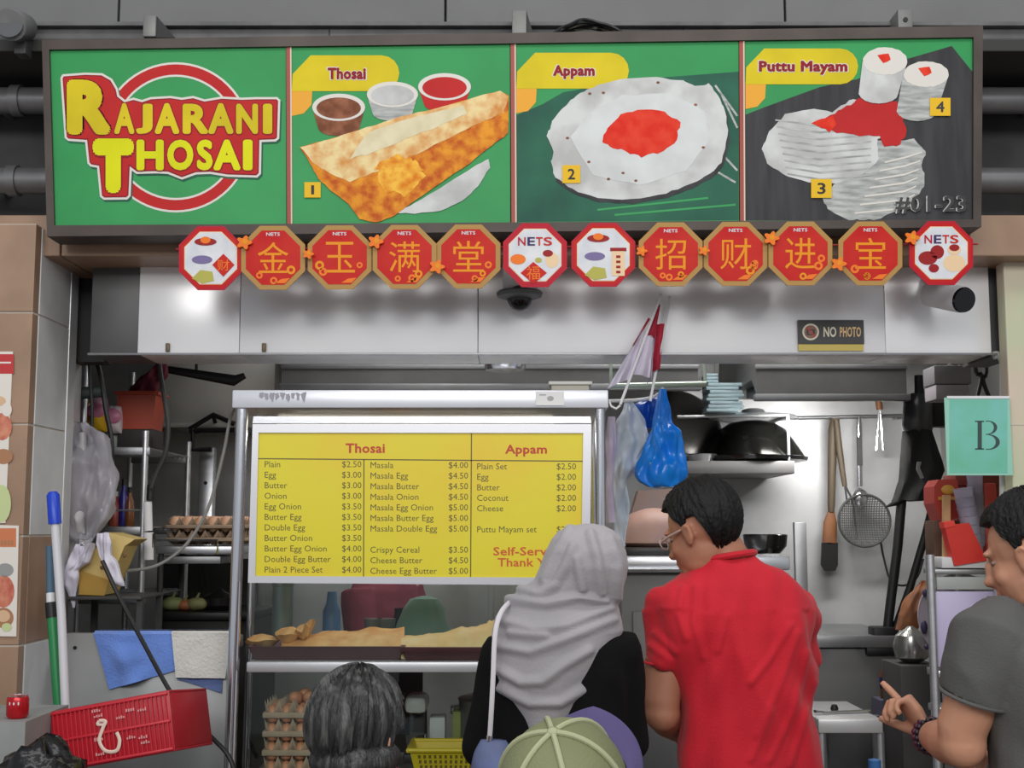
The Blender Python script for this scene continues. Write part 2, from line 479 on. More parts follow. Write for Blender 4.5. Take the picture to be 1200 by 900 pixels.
m.mi = 1; m.box((-3.2, 4.16, P(0, 60, 4.16).z), (3.2, 4.5, P(0, 46, 4.16).z), 0.004)  # dark grey rail below the ledge beam
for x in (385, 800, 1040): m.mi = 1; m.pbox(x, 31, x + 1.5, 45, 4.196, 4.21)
struct('trim_3', m, [BEAMG, mat('beam_dark_grey', (50, 50, 48), 0.7)])

# ================================================================== BIG THINGS ON THE FRONT
# two conduit pipes run along the recess behind the sign
for nm, yy in (('upper', 118), ('lower', 212)):
    m = MB(); z = P(0, yy, 4.42).z
    m.cyl((-2.6, 4.42, z), (2.6, 4.42, z), 0.047, seg=20)
    for x in (-1.98, -1.78, 1.86, 2.05): m.cyl((x, 4.42, z), (x + 0.035, 4.42, z), 0.056, seg=20)
    m.cyl((-1.85, 4.42, z), (-1.85, 4.6, z), 0.015); m.cyl((1.9, 4.42, z), (1.9, 4.6, z), 0.015)
    solo('conduit_pipe', m, mat('pipe_grey', (120, 120, 121), 0.4, 0.4, var=0.12, scale=8), f'{nm} of two grey pipes running behind the signboard ends', 'pipe', 'grey pipes behind the signboard')
for i, (x0, x1, y0, lab) in enumerate(((168, 205, 19, 'left of the logo panel centre'), (600, 617, 13, 'above the flat pancake picture'), (1052, 1068, 12, 'at the right end'))):
    m = MB(); a = P(x0, 44, 4.1); b = P(x1 if i else 184, y0, 4.1)
    m.box((a.x, 4.09, a.z), (b.x, 4.19, b.z), 0.004)
    if i < 2:
        m.mi = 1; q = P(x1 + (0 if not i else 9), 44, 4.1); m.prism([(b.x, 4.1, b.z), (q.x, 4.1, a.z), (b.x, 4.1, a.z)], (0, 0.06, 0))
    else:
        m.mi = 1; m.cyl((0.5 * (a.x + b.x), 4.086, 0.5 * (a.z + b.z) + 0.01), (0.5 * (a.x + b.x), 4.095, 0.5 * (a.z + b.z) + 0.01), 0.008)
    solo('sign_bracket', m, [mat('bracket_grey', (118, 118, 116), 0.5, 0.2, var=0.2), BLACKM], f'grey metal bracket on top of the signboard, {lab}', 'bracket', 'brackets holding the signboard top')
# round grey lamp with its cable on the beam at the left
c = P(20, 33, 4.08)
t = thing('spotlight', 'small round grey spotlight with looped cable on the beam left of the signboard', 'lamp', c)
m = MB(); m.tube([c + Vector((0, -0.06, -0.012)), c + Vector((0, -0.05, -0.006)), c + Vector((0, 0.05, 0.02)), c + Vector((0, 0.075, 0.02))], [0.05, 0.054, 0.048, 0.03], 20); part('lamp_body', m, MIDG, t)
m = MB(); m.cyl(c + Vector((0, -0.063, -0.012)), c + Vector((0, -0.058, -0.012)), 0.044, seg=20); part('lens', m, mat('lamp_lens', (95, 96, 98), 0.15), t)
m = MB(); m.tube(spline([c + Vector((0.0, 0.06, 0.03)), c + Vector((-0.05, 0.03, 0.06)), c + Vector((-0.1, 0.02, 0.03)), c + Vector((-0.13, 0.08, -0.02))]), 0.005, 6); part('cable', m, BLACKP, t)
m = MB(); m.box(c + Vector((-0.02, 0.03, -0.075)), c + Vector((0.02, 0.09, 0.0)), 0.004); part('bracket', m, DARK, t)
# tangle of cable lying on the sign top
m = MB(); rnd = random.Random(3)
for k in range(7):
    pts = []
    for j in range(9):
        u = j / 8; x = 648 + 84 * u; y = 41 - (17 - 1.6 * k) * math.sin(math.pi * u) ** 0.8 + rnd.uniform(-1.5, 1.5)
        pts.append(P(x, y, 4.02 + 0.012 * k + rnd.uniform(-0.01, 0.01)))
    m.mi = 1 if k in (2, 5) else 0
    m.tube(spline(pts, 4), 0.006, 6)
solo('cable_coil', m, [BLACKP, mat('pale_cable', (168, 166, 140), 0.5)], 'tangled coil of black cable lying on top of the signboard', 'cable')

# ---------------------------------------------------------------- signboard
YS = 3.96
FR = mat('sign_frame_brown', (66, 56, 50), 0.5, 0.2, var=0.25, scale=5)
GREEN = mat('sign_green', (50, 146, 82), 0.4, spec=0.2, var=0.08, scale=3)
sign = thing('signboard', 'long green stall signboard with four food panels and RAJARANI THOSAI logo', 'sign', P(600, 268, YS))
oTL, oTR, oBL, oBR = (49, 47), (1152, 30), (55, 277), (1150, 266)
iTL, iTR, iBL, iBR = (57.5, 58), (1141, 43.5), (63.5, 264), (1140.5, 257)
m = MB()
for a, b, c_, d in ((oTL, oTR, iTR, iTL), (oBL, oBR, iBR, iBL), (oTL, iTL, iBL, oBL), (iTR, oTR, oBR, iBR)):
    m.prism([P(*q, YS) for q in (a, b, d if (a, b) in ((oTL, oTR), (oBL, oBR)) and False else c_, d)], (0, 0.12, 0))
part('frame', m, FR, sign, 0)
m = MB(); m.prism([P(*q, YS + 0.03) for q in (iTL, iTR, iBR, iBL)], (0, 0.08, 0)); part('back_board', m, DARK, sign, 0)
def lerp_top(x): return iTL[1] + (iTR[1] - iTL[1]) * (x - iTL[0]) / (iTR[0] - iTL[0])
def lerp_bot(x): return iBL[1] + (iBR[1] - iBL[1]) * (x - iBL[0]) / (iBR[0] - iBL[0])
YP = YS + 0.012
for x in (338.5, 601.5, 869.5):
    m = MB(); pr = Print(m, YP)
    for k, (a, b) in enumerate(((-3.2, 1.4), (1.4, 3.0))):
        m.mi = k; m.prism([P(*q, YP - 0.004) for q in ((x + a, lerp_top(x)), (x + b, lerp_top(x)), (x + b + 1, lerp_bot(x)), (x + a + 1, lerp_bot(x)))], (0, 0.006, 0))
    part('divider_strip', m, [mat('divider_red', (150, 62, 48), 0.5), mat('divider_pale', (214, 190, 170), 0.5)], sign, 0)
INK = dict(green=0, white=1, red=2, yellow=3, orange=4, dkgreen=5, dark=6, tan=7, brown=8, pale=9, bright=10, maroon=11, gold=12, grey=13, shade=14, ylite=15, cream=17, soft=18)
INKS = [GREEN, mat('ink_white', (214, 210, 202), 0.5, spec=0.12), mat('ink_red', (184, 42, 42), 0.5, spec=0.12, var=0.06, scale=9), mat('ink_yellow', (206, 186, 36), 0.5, spec=0.12, var=0.1, scale=5),
        mat('ink_orange', (228, 164, 60), 0.5, spec=0.12), mat('ink_deep_green', (44, 84, 72), 0.5, spec=0.12, c2=(52, 108, 84), scale=4), mat('ink_slate', (62, 62, 64), 0.5, spec=0.125, var=0.2, scale=30, stretch=(1, 1, 0.12)),
        mat('ink_crepe', (204, 132, 60), 0.5, spec=0.12, c2=(230, 208, 152), scale=22, bump=0.0, lo=0.3, hi=0.62), mat('ink_brown', (112, 66, 44), 0.5, spec=0.12, c2=(150, 96, 70), scale=30), mat('ink_pale', (178, 178, 176), 0.5, spec=0.12, c2=(206, 208, 206), scale=7, lo=0.4, hi=0.6),
        mat('ink_chilli', (212, 42, 26), 0.5, spec=0.12, c2=(222, 66, 44), scale=26), mat('ink_maroon', (138, 34, 44), 0.5, spec=0.12), mat('ink_tag_gold', (226, 182, 44), 0.5, spec=0.12), mat('ink_noodle', (146, 148, 146), 0.5, spec=0.125, c2=(188, 190, 186), scale=16, stretch=(1, 1, 5)),
        mat('ink_rolled_shade', (184, 84, 30), 0.5, spec=0.12, c2=(226, 150, 44), scale=30), mat('ink_lime', (212, 212, 26), 0.5, spec=0.12, var=0.06, scale=6), mat('ink_spare_black', (18, 18, 18), 0.5), mat('ink_cream', (222, 212, 178), 0.5, spec=0.12, c2=(208, 196, 160), scale=18), mat('ink_soft_white', (196, 198, 197), 0.5, spec=0.12, c2=(210, 214, 212), scale=8), mat('ink_golden_crisp', (214, 124, 30), 0.5, spec=0.12, c2=(240, 186, 70), scale=34)]
def panel(x0, x1):
    mb = MB(); pr = Print(mb, YP)
    mb.mi = 0; mb.prism([P(*q, YP) for q in ((x0, lerp_top(x0)), (x1, lerp_top(x1)), (x1 + 0.5, lerp_bot(x1)), (x0 + (6 if x0 < 100 else 1), lerp_bot(x0)))], (0, 0.01, 0))
    return mb, pr
def tab(pr, x, y, w, word, tx0, tx1):
    T = [(x, y + 42), (x + 1, y + 22), (x + 22, y), (x + w - 20, y)] + [(x + w - 20 + 21 * math.sin(a), y + 21 - 21 * math.cos(a)) for a in [math.pi * k / 8 for k in range(1, 8)]] + [(x + w - 20, y + 42)]
    pr.poly([(x, y + 40), (x + 24, y + 40), (x + 23, y + 58), (x + 14, y + 68), (x, y + 71)], 2, INK['orange'])
    pr.poly(T, 3, INK['yellow'])
    pr.text(word, tx0 - 1.2, y + 13.5, tx1 + 1.2, y + 29.5 if 'pp' not in word and 'y' not in word.lower() else y + 32, 4, INK['white'], off=0.085)
    pr.text(word, tx0, y + 14.5, tx1, y + 28.5 if 'pp' not in word and 'y' not in word.lower() else y + 31, 5, INK['maroon'], off=0.05)
def tagnum(pr, n, x, y, w, h, L):
    pr.rect(x, y, x + w, y + h, L, INK['gold']); pr.text(n, x + w * (0.42 if n == '1' else 0.3), y + h * 0.2, x + w * (0.6 if n == '1' else 0.7), y + h * 0.8, L + 1, INK['dark'], off=0.02)
# logo panel
mb, pr = panel(57.5, 335)
pr.ring(206, 161, 71, 88, 1, INK['white']); pr.ring(206, 161, 73.5, 85.5, 2, INK['red'])
out = [(q[0] / 3, q[1] / 3) for q in ((213, 275), (220, 262), (300, 256), (360, 258), (395, 278), (415, 312), (420, 336), (440, 352), (470, 344), (500, 352), (530, 342), (600, 338), (640, 344), (680, 338), (720, 350), (780, 340), (850, 344), (900, 342), (975, 342), (986, 352), (982, 488), (970, 498), (920, 500), (918, 612), (905, 625), (800, 622), (740, 612), (690, 614), (640, 632), (590, 612), (550, 610), (480, 612), (464, 600), (460, 690), (448, 702), (365, 703), (352, 692), (342, 590), (318, 586), (308, 575), (300, 500), (240, 496), (228, 486))]
pr.poly([(x + 1.6, y + 2.2) for x, y in out], 3, INK['dkgreen'])
pr.poly(out, 4, INK['white']); pr.poly(inset(out, 2.6), 5, INK['maroon']); pr.poly(inset(out, 4.0), 6, INK['red'])
def glyph(ch, x0, y0, x1, y1, ink, L=8, off=0.03):
    pr.text(ch, x0 / 3 - 1.2, y0 / 3 - 1.2, x1 / 3 + 1.2, y1 / 3 + 1.4, L - 1, INK['maroon'], off=off + 0.03)
    pr.text(ch, x0 / 3, y0 / 3, x1 / 3, y1 / 3, L, INK[ink], off=off)
pr.text('R', 233 / 3, 278 / 3, 398 / 3, 478 / 3, 7, INK['maroon'], off=0.085); glyph('R', 236, 281, 392, 475, 'yellow', off=0.07)
for ch, a, b in (('A', 400, 478), ('J', 476, 542), ('A', 542, 636), ('R', 640, 738), ('A', 730, 826), ('N', 828, 912), ('I', 922, 962)):
    glyph(ch, a + 3, 366 if ch != 'A' else 364, b - 4, 472, 'yellow', off=0.05)
glyph('T', 327, 488, 472, 680, 'ylite', off=0.09)
for ch, a, b in (('H', 478, 580), ('O', 586, 684), ('S', 690, 752), ('A', 748, 850), ('I', 852, 892)):
    glyph(ch, a + 3, 492, b - 3, 600, 'ylite', off=0.05)
part('logo_panel', mb, INKS, sign, 0)
# thosai panel
q2 = lambda L: [(330 + x / 3, y / 3) for x, y in L]
mb, pr = panel(342, 597.5)
tab(pr, 342, 65, 125, 'Thosai', 384, 429)
def cup(cx, cy, rx, ry, h, body, fill, L):
    pr.poly([(cx - rx, cy), (cx + rx, cy), (cx + rx * 0.78, cy + h)] + [(cx + rx * 0.78 * math.cos(a), cy + h + ry * 0.6 * math.sin(a)) for a in [math.pi * k / 8 for k in range(1, 8)]] + [(cx - rx * 0.78, cy + h)], L, INK[body])
    pr.disc(cx, cy, rx, ry, L + 1, INK['white']); pr.disc(cx, cy + 1, rx * 0.84, ry * 0.78, L + 2, INK[fill])
cup(397, 126, 31, 16, 24, 'brown', 'brown', 4); cup(460, 111, 30, 15, 22, 'grey', 'pale', 5); cup(521, 102, 31, 16, 20, 'red', 'red', 4)
pr.poly(wobble(q2([(400, 748), (470, 715), (560, 660), (680, 585), (728, 560), (732, 590), (690, 655), (640, 705), (560, 742), (470, 752)]), 0.5), 6, INK['pale'])
roll = q2([(65, 518), (180, 488), (300, 450), (420, 412), (540, 382), (660, 350), (770, 320), (798, 338), (796, 470), (740, 512), (660, 575), (560, 645), (470, 705), (395, 760), (335, 784), (275, 772), (235, 716), (175, 672), (130, 630), (100, 575)])
pr.poly(wobble(roll, 0.5, seed=3), 8, INK['shade'])
pr.poly(wobble(q2([(65, 518), (180, 488), (300, 450), (420, 412), (540, 382), (660, 350), (770, 320), (796, 342), (780, 400), (700, 430), (600, 480), (480, 540), (350, 600), (240, 640), (150, 600), (110, 570)]), 0.8, seed=5), 9, INK['tan'])
pr.poly(wobble(q2([(300, 470), (420, 425), (540, 396), (640, 372), (650, 400), (560, 440), (440, 490), (320, 540), (240, 560)]), 1.2, seed=6), 10, INK['cream'])
pr.poly(wobble(q2([(330, 590), (400, 545), (480, 560), (500, 620), (440, 690), (360, 670)]), 3.5, 6, seed=8), 10, 19)
tagnum(pr, '1', 357, 214, 19, 18, 11)
part('thosai_panel', mb, INKS, sign, 0)
# appam panel
mb, pr = panel(605, 865.5)
bt = lerp_bot(700)
pr.poly([(605, 135), (636, 122), (660, 108), (760, 92), (865.5, 84), (865.5, 258), (605, 260)], 1, INK['dkgreen'])
for a, b, c_, d in ((838, 100, 864, 136), (846, 112, 864, 150), (842, 176, 864, 200), (838, 200, 862, 214), (700, 246, 830, 232), (720, 252, 862, 240)): pr.line(a, b, c_, d, 2.4, 2, INK['grey'] if a > 800 else INK['green'])
app = [(641, 160), (645, 148), (650, 137), (668, 118), (684, 107), (700, 100), (735, 92), (770, 91), (800, 95), (815, 101), (831, 98), (842, 113), (850, 130), (853, 160), (846, 190), (832, 204), (810, 216), (780, 227), (740, 234), (700, 232), (670, 222), (650, 208), (646, 190), (648, 178)]
pr.poly(wobble([(x + 2, y + 5) for x, y in app], 0.6), 3, INK['dark'])
pr.poly(wobble(app, 0.9, seed=4), 4, INK['pale'])
pr.poly(wobble([(668, 160), (690, 132), (730, 112), (785, 110), (826, 130), (832, 165), (805, 200), (750, 218), (695, 205)], 1.0, seed=5), 5, INK['soft'])
pr.poly(wobble([(705, 166), (712, 150), (728, 134), (752, 128), (778, 131), (797, 143), (793, 165), (778, 178), (752, 184), (735, 178), (718, 173)], 1.4, seed=6), 6, INK['bright'])
for (x, y) in ((691, 110), (707, 109), (665, 162), (771, 97), (815, 123), (824, 173), (713, 210), (730, 203), (690, 190), (745, 212)): pr.disc(x, y, 2.0, 1.4, 7, INK['brown'], 8)
tab(pr, 605, 62, 131, 'Appam', 648, 697)
tagnum(pr, '2', 659, 194, 21, 21, 9)
part('appam_panel', mb, INKS, sign, 0)
# puttu mayam panel
q4 = lambda L: [(850 + x / 3.43, y / 3.43) for x, y in L]
mb, pr = panel(873, 1140.5)
pr.poly(q4([(78, 462), (160, 430), (380, 350), (530, 318), (720, 240), (910, 185), (994, 290), (996, 884), (78, 886)]), 1, INK['dark'])
heap = q4([(600, 560), (680, 570), (760, 560), (808, 610), (790, 660), (804, 740), (770, 790), (690, 850), (600, 884), (500, 884), (420, 850), (390, 800), (440, 740), (560, 700)])
pr.poly(wobble(heap, 1.2, seed=9), 2, INK['grey'])
nest = q4([(145, 600), (175, 530), (240, 460), (330, 438), (430, 450), (500, 405), (560, 395), (640, 450), (660, 540), (612, 560), (616, 640), (560, 700), (470, 735), (360, 740), (250, 710), (170, 660)])
pr.poly(wobble(nest, 1.0, seed=10), 3, INK['pale'])
for k in range(9):
    y = 480 + k * 27; pr.poly(q4([(200 + 6 * k, y), (380, y + 22), (585, y + 6), (585, y + 12), (380, y + 30), (200 + 6 * k, y + 6)]), 4, INK['grey'])
for k in range(7):
    y = 620 + k * 34; pr.poly(q4([(640 - 20 * k, y + 30), (720, y + 10), (790 - 6 * k, y - 10), (790 - 6 * k, y - 4), (720, y + 18), (640 - 20 * k, y + 37)]), 4, INK['white'])
pr.poly(wobble(q4([(370, 490), (440, 455), (500, 420), (560, 388), (640, 400), (690, 410), (712, 470), (728, 545), (690, 590), (640, 588), (618, 545), (540, 545), (450, 535)]), 1.2, seed=11), 5, INK['red'])
pr.poly(wobble(q4([(345, 495), (430, 465), (450, 500), (420, 530)]), 1.2, seed=12), 6, INK['bright'])
for (tx, ty, rx, ry, bx, by, L) in ((805, 300, 92, 52, 770, 450, 7), (640, 248, 90, 56, 615, 380, 10)):
    pr.poly(q4([(tx - rx, ty), (tx + rx, ty), (bx + rx * 0.86, by)] + [(bx + rx * 0.86 * math.cos(a), by + 38 * math.sin(a)) for a in [math.pi * k / 8 for k in range(1, 8)]] + [(bx - rx * 0.9, by)]), L, INK['grey'] if tx > 700 else INK['pale'])
    pr.poly(wobble(q4([(tx + rx * math.cos(2 * math.pi * k / 20), ty + ry * math.sin(2 * math.pi * k / 20)) for k in range(20)]), 0.5, 2), L + 1, INK['white'])
    pr.poly(wobble(q4([(tx - 30, ty - 25), (tx + 14, ty - 30), (tx + 24, ty - 4), (tx - 8, ty + 10)]), 0.5, 2), L + 2, INK['bright'])
tab(pr, 873.5, 57, 131, 'Puttu Mayam', 889, 993)
tagnum(pr, '4', 1089, 115.5, 24, 21, 14); tagnum(pr, '3', 950, 210.5, 24, 22, 14)
pr.text('#01-23', 1047, 230, 1131, 251, 15, INK['grey'], off=0.03); pr.text('#01-23', 1048.5, 230, 1132, 251, 16, 16, off=0.02)
part('puttu_mayam_panel', mb, INKS[:16] + [mat('ink_black', (18, 18, 18), 0.4)], sign, 0)

# ---------------------------------------------------------------- octagon paper decorations
YO = 3.935
OC = [('', 247, 302.5, 'mascot'), ('金', 320, 302, 'char'), ('玉', 398, 301.5, 'char'), ('满', 474, 301, 'char'), ('堂', 549, 300.5, 'char'), ('福', 627, 299, 'nets'), ('', 707, 298.5, 'scroll'), ('招', 786, 298, 'char'), ('财', 862, 297.5, 'char'), ('进', 938, 297, 'char'), ('宝', 1020, 297, 'char'), ('', 1103, 296.5, 'nets2')]
OM = [mat('octagon_gold_rim', (172, 134, 76), 0.4, spec=0.12), mat('octagon_red', (186, 22, 24), 0.4, spec=0.12, c2=(196, 44, 30), scale=8), mat('octagon_gold', (226, 144, 28), 0.4, spec=0.12), mat('octagon_white', (222, 222, 224), 0.4, spec=0.12, c2=(200, 204, 210), scale=14),
      mat('octagon_crimson', (180, 28, 48), 0.4, spec=0.12), mat('nets_navy', (58, 42, 96), 0.4, spec=0.12), mat('octagon_orange', (232, 120, 40), 0.4, spec=0.12), mat('octagon_cream', (230, 200, 160), 0.4, spec=0.12), mat('octagon_dark_red', (150, 34, 36), 0.4, spec=0.12), mat('octagon_violet', (120, 108, 150), 0.4, spec=0.12), mat('octagon_olive', (176, 172, 84), 0.4, spec=0.12)]
def octa(cx, cy, R): return [(cx + R * math.cos(R_(22.5 + 45 * k)), cy + R * math.sin(R_(22.5 + 45 * k))) for k in range(8)]
which = {'金': 'beside the leftmost white plaque', '玉': 'third in the garland from the left', '满': 'fourth in the garland from the left', '堂': 'left of the middle pair of white plaques', '招': 'right of the middle pair of white plaques', '财': 'ninth in the garland', '进': 'above the NO PHOTO sign', '宝': 'next to the last white plaque'}
for i, (ch, cx, cy, kind) in enumerate(OC):
    gold = kind == 'char'
    lab = f'red octagon plaque with gold {ch} character, {which[ch]}' if gold else {'mascot': 'white octagon plaque with red rim and red lozenge, leftmost of the garland', 'nets': 'white NETS octagon plaque with red lozenge at its bottom, above the dome camera', 'scroll': 'white octagon plaque with a cream scroll, right of the middle NETS plaque', 'nets2': 'white NETS octagon plaque with red blobs, above the bullet camera'}[kind]
    Y = YO - (0.008 if i % 2 else 0.0)
    t = thing('octagon_plaque', lab, 'decoration', P(cx, cy + 38, Y), 'octagon paper plaques hung under the signboard')
    mb = MB(); pr = Print(mb, Y); R = 40.5
    mb.mi = 0 if gold else 4
    mb.prism([P(x, y, Y) for x, y in octa(cx, cy, R)], (0, 0.004, 0))
    if gold:
        pr.poly(octa(cx, cy, R - 6), 1, 1)
        pr.text('NETS', cx - 8, cy - 29.5, cx + 8, cy - 25.5, 2, 3, off=0.02)
        pr.text(ch, cx - 18, cy - 18, cx + 18, cy + 18, 2, 2)
        rnd = random.Random(i)
        for k in range(3):
            a = rnd.uniform(0.2, 2.9); x, y = cx + 25 * math.cos(a), cy + 27 * math.sin(a); r = rnd.uniform(3.5, 5.5)
            pr.ring(x, y, r * 0.45, r, 3, 6 if k else 2, 12)
        pr.poly([(cx + 2, cy + 30), (cx + 10, cy + 25), (cx + 20, cy + 24), (cx + 14, cy + 30)], 3, 6)
    else:
        pr.poly(octa(cx, cy, R - 3), 1, 1 if kind != 'nets' else 4); pr.poly(octa(cx, cy, R - 7), 2, 7); pr.poly(octa(cx, cy, R - 8), 3, 3)
        if kind in ('nets', 'nets2'):
            for s_, a, b, mi in (('N', -20, -11, 4), ('E', -9, 0, 5), ('T', 1, 9, 1), ('S', 10, 20, 1)): pr.text(s_, cx + a, cy - 21, cx + b, cy - 11, 5, mi, off=0.02)
        if kind == 'nets':
            pr.poly([(cx - 2, cy + 8), (cx + 14, cy + 21), (cx - 2, cy + 34), (cx - 17, cy + 21)], 5, 1); pr.text('福', cx - 10, cy + 13, cx + 6, cy + 29, 6, 6)
            pr.disc(cx - 20, cy + 5, 9, 6, 5, 6); pr.disc(cx + 15, cy - 2, 6, 4, 5, 8); pr.disc(cx + 20, cy + 6, 8, 9, 4, 7); pr.disc(cx + 4, cy + 6, 4, 3, 5, 10)
        if kind == 'nets2':
            pr.disc(cx - 16, cy + 6, 11, 8, 5, 8); pr.disc(cx - 5, cy - 1, 8, 8, 5, 8); pr.disc(cx + 15, cy - 4, 8, 6, 5, 7); pr.disc(cx + 15, cy - 6, 6, 4, 6, 8); pr.disc(cx + 15, cy + 12, 13, 10, 4, 7); pr.disc(cx - 9, cy + 18, 6, 5, 5, 8)
        if kind in ('mascot', 'scroll'):   # plain shapes where a mascot is printed
            pr.disc(cx - 6, cy - 19, 13, 4.5, 5, 8); pr.disc(cx - 6, cy - 21, 6, 4, 6, 6); pr.disc(cx - 10, cy + 2, 12, 5, 5, 9); pr.poly([(cx - 22, cy + 24), (cx - 12, cy + 14), (cx + 2, cy + 16), (cx + 4, cy + 27), (cx - 10, cy + 30)], 5, 10)
        if kind == 'mascot':
            pr.poly([(cx + 15, cy - 5), (cx + 28, cy + 8), (cx + 15, cy + 22), (cx + 2, cy + 8)], 6, 1); pr.text('财', cx + 8, cy + 2, cx + 22, cy + 15, 7, 6)
        if kind == 'scroll':
            pr.rect(cx + 10, cy - 4, cx + 25, cy + 25, 5, 7); pr.rect(cx + 8, cy - 8, cx + 27, cy - 4, 6, 8)
            for k in range(4): pr.rect(cx + 15, cy + 1 + 6 * k, cx + 20, cy + 4 + 6 * k, 6, 8)
    part('plaque_card', mb, OM, t, 0)
    if gold or kind == 'nets2':      # gold ingot or blossom clipped on the joint with its left neighbour
        if i in (1, 3, 9, 10, 11, 2, 4, 7, 8):
            mb = MB(); x, y = cx - 37 + (3 if i % 2 else 0), cy + (-18 if i in (1, 3, 9, 11) else (12 if i in (10, 4) else -4)); Yb = YO - 0.022
            rr = 7.5 if i not in (2, 7, 8) else 5.5
            fl = [(x + rr * (1 + 0.28 * math.cos(5 * a)) * math.cos(a), y + rr * (0.9 + 0.25 * math.cos(5 * a)) * math.sin(a)) for a in [2 * math.pi * k / 30 for k in range(30)]]
            mb.mi = 0; mb.prism([P(a, b, Yb) for a, b in fl], (0, 0.006, 0))
            Print(mb, Yb).disc(x + 1, y - 1, rr * 0.42, rr * 0.42, 1, 1, 12)
            part('gold_blossom', mb, [OM[6], OM[2]], t, 0)
m = MB(); a, b = P(206, 292, YO + 0.01), P(1146, 286, YO + 0.01)
m.tube([a, b], 0.003, 6); solo('garland_cord', m, mat('cord_red', (150, 40, 40), 0.7), 'thin red cord stringing the octagon plaques under the signboard', 'cord')

# ---------------------------------------------------------------- steel shutter box under the lintel
STEEL_F = mat('shutter_steel', (252, 252, 254), 0.3, 0.25, var=0.03, scale=3)
t = thing('shutter_box', 'long stainless steel shutter box above the counter opening', 'shutter box', P(640, 415, 4.3))
zb, zt2 = P(0, 415, 4.3).z, P(0, 299, 4.3).z
for k, (x0, x1, yo, M_) in enumerate(((106, 163, 0.012, mat('shutter_end_grey', (92, 92, 92), 0.5, 0.3, var=0.15, scale=4)), (163, 281.5, 0.0, STEEL_F), (282, 560, 0.0, STEEL_F), (560.5, 1036, 0.0, STEEL_F), (1036.5, 1160, 0.004, STEEL_F))):
    m = MB(); a = P(x0, 350, 4.3).x; b = P(x1, 350, 4.3).x
    m.box((a, 4.3 + yo, zb), (b, 4.56, zt2), 0.003); part('steel_panel', m, M_, t, 30)
m = MB(); m.box((XX(106, 4.3, 330), 4.296, zb - 0.004), (XX(1165, 4.3, 330), 4.3, zb + 0.004), 0.001); part('bottom_lip', m, STEEL_D, t)
for x in (196, 309):
    m = MB(); m.pbox(x - 2.5, 402, x + 2.5, 412, 4.29, 4.3, 0.002); part('catch', m, mat('catch_brown', (108, 94, 74), 0.5, 0.4), t)
m = MB(); m.box((XX(80, 4.5, 330), 4.5, P(0, 424, 4.5).z), (XX(106, 4.5, 330) + 0.06, 4.6, zt2)); struct('trim_4', m, mat('dark_jamb', (40, 40, 40), 0.6))
m = MB(); m.pbox(1161, 286, 1186, 419, 4.33, 4.6); struct('trim_5', m, mat('dark_jamb_right', (78, 78, 80), 0.5, 0.3))

# dome camera
c = P(609, 345, 4.215)
t = thing('dome_camera', 'white ceiling dome camera with black half globe under the middle plaque', 'camera', c)
m = MB(); m.pbox(589, 305, 630, 345, 4.2, 4.298, 0.006); part('mounting_box', m, WHITEP, t)
m = MB(); m.lathe([(0.0, 0.006), (0.072, 0.006), (0.078, 0.0), (0.074, -0.012), (0.05, -0.02)], c + Vector((0, 0, 0.004)), 28); part('collar', m, mat('camera_grey', (96, 100, 100), 0.4), t)
m = MB(); m.ell(c + Vector((0, 0, -0.012)), (0.043, 0.043, 0.044), seg=24); part('dome', m, mat('dome_black', (14, 14, 15), 0.08), t)
# bullet camera
c = P(1111, 348, 4.13)
t = thing('bullet_camera', 'white bullet camera with round black front under the rightmost plaque', 'camera', c)
d = Vector((0.05, -0.16, -0.05)); u = d.normalized()
m = MB(); m.tube([c - u * 0.1, c - u * 0.09, c + u * 0.06, c + u * 0.08], [0.032, 0.044, 0.044, 0.042], 24); part('camera_body', m, WHITEP, t)
m = MB(); m.tube([c + u * 0.081, c + u * 0.09], [0.042, 0.039], 24); part('camera_face', m, mat('dome_black', (14, 14, 15), 0.08), t)
m = MB(); m.tube([c - u * 0.09, P(1092, 330, 4.25), P(1090, 325, 4.296)], [0.018, 0.02, 0.03], 14); part('camera_mount', m, WHITEP, t)
# no photo sign
t = thing('notice_sign', 'small dark NO PHOTO sign stuck on the shutter box', 'sign', P(973, 410, 4.285))
mb = MB(); pr = Print(mb, 4.286); mb.mi = 0; mb.pbox(936, 375, 1012, 403, 4.286, 4.2985)
mb.mi = 4; mb.pbox(936, 403.5, 1012, 411, 4.288, 4.295)
pr.ring(950, 389, 7.6, 9.8, 1, 1, 28); pr.disc(950, 389, 7.2, 7.2, 1, 2, 24); pr.rect(945, 386, 955, 393, 2, 0); pr.disc(950, 389.5, 2.4, 2.4, 3, 2, 12); pr.line(944.5, 383.5, 955.5, 394.5, 1.8, 4, 3)
pr.text('NO', 965, 383, 980, 395, 1, 1, off=0.03); pr.text('PHOTO', 984, 383, 1009, 395, 1, 5, off=0.03)
part('sign_face', mb, [mat('notice_dark', (58, 58, 58), 0.5), mat('notice_cream', (226, 218, 196), 0.5), mat('notice_brown', (150, 100, 84), 0.5), mat('notice_red', (184, 60, 48), 0.5), mat('notice_gold_strip', (206, 186, 92), 0.5), mat('notice_sand', (222, 186, 132), 0.5)], t, 0)

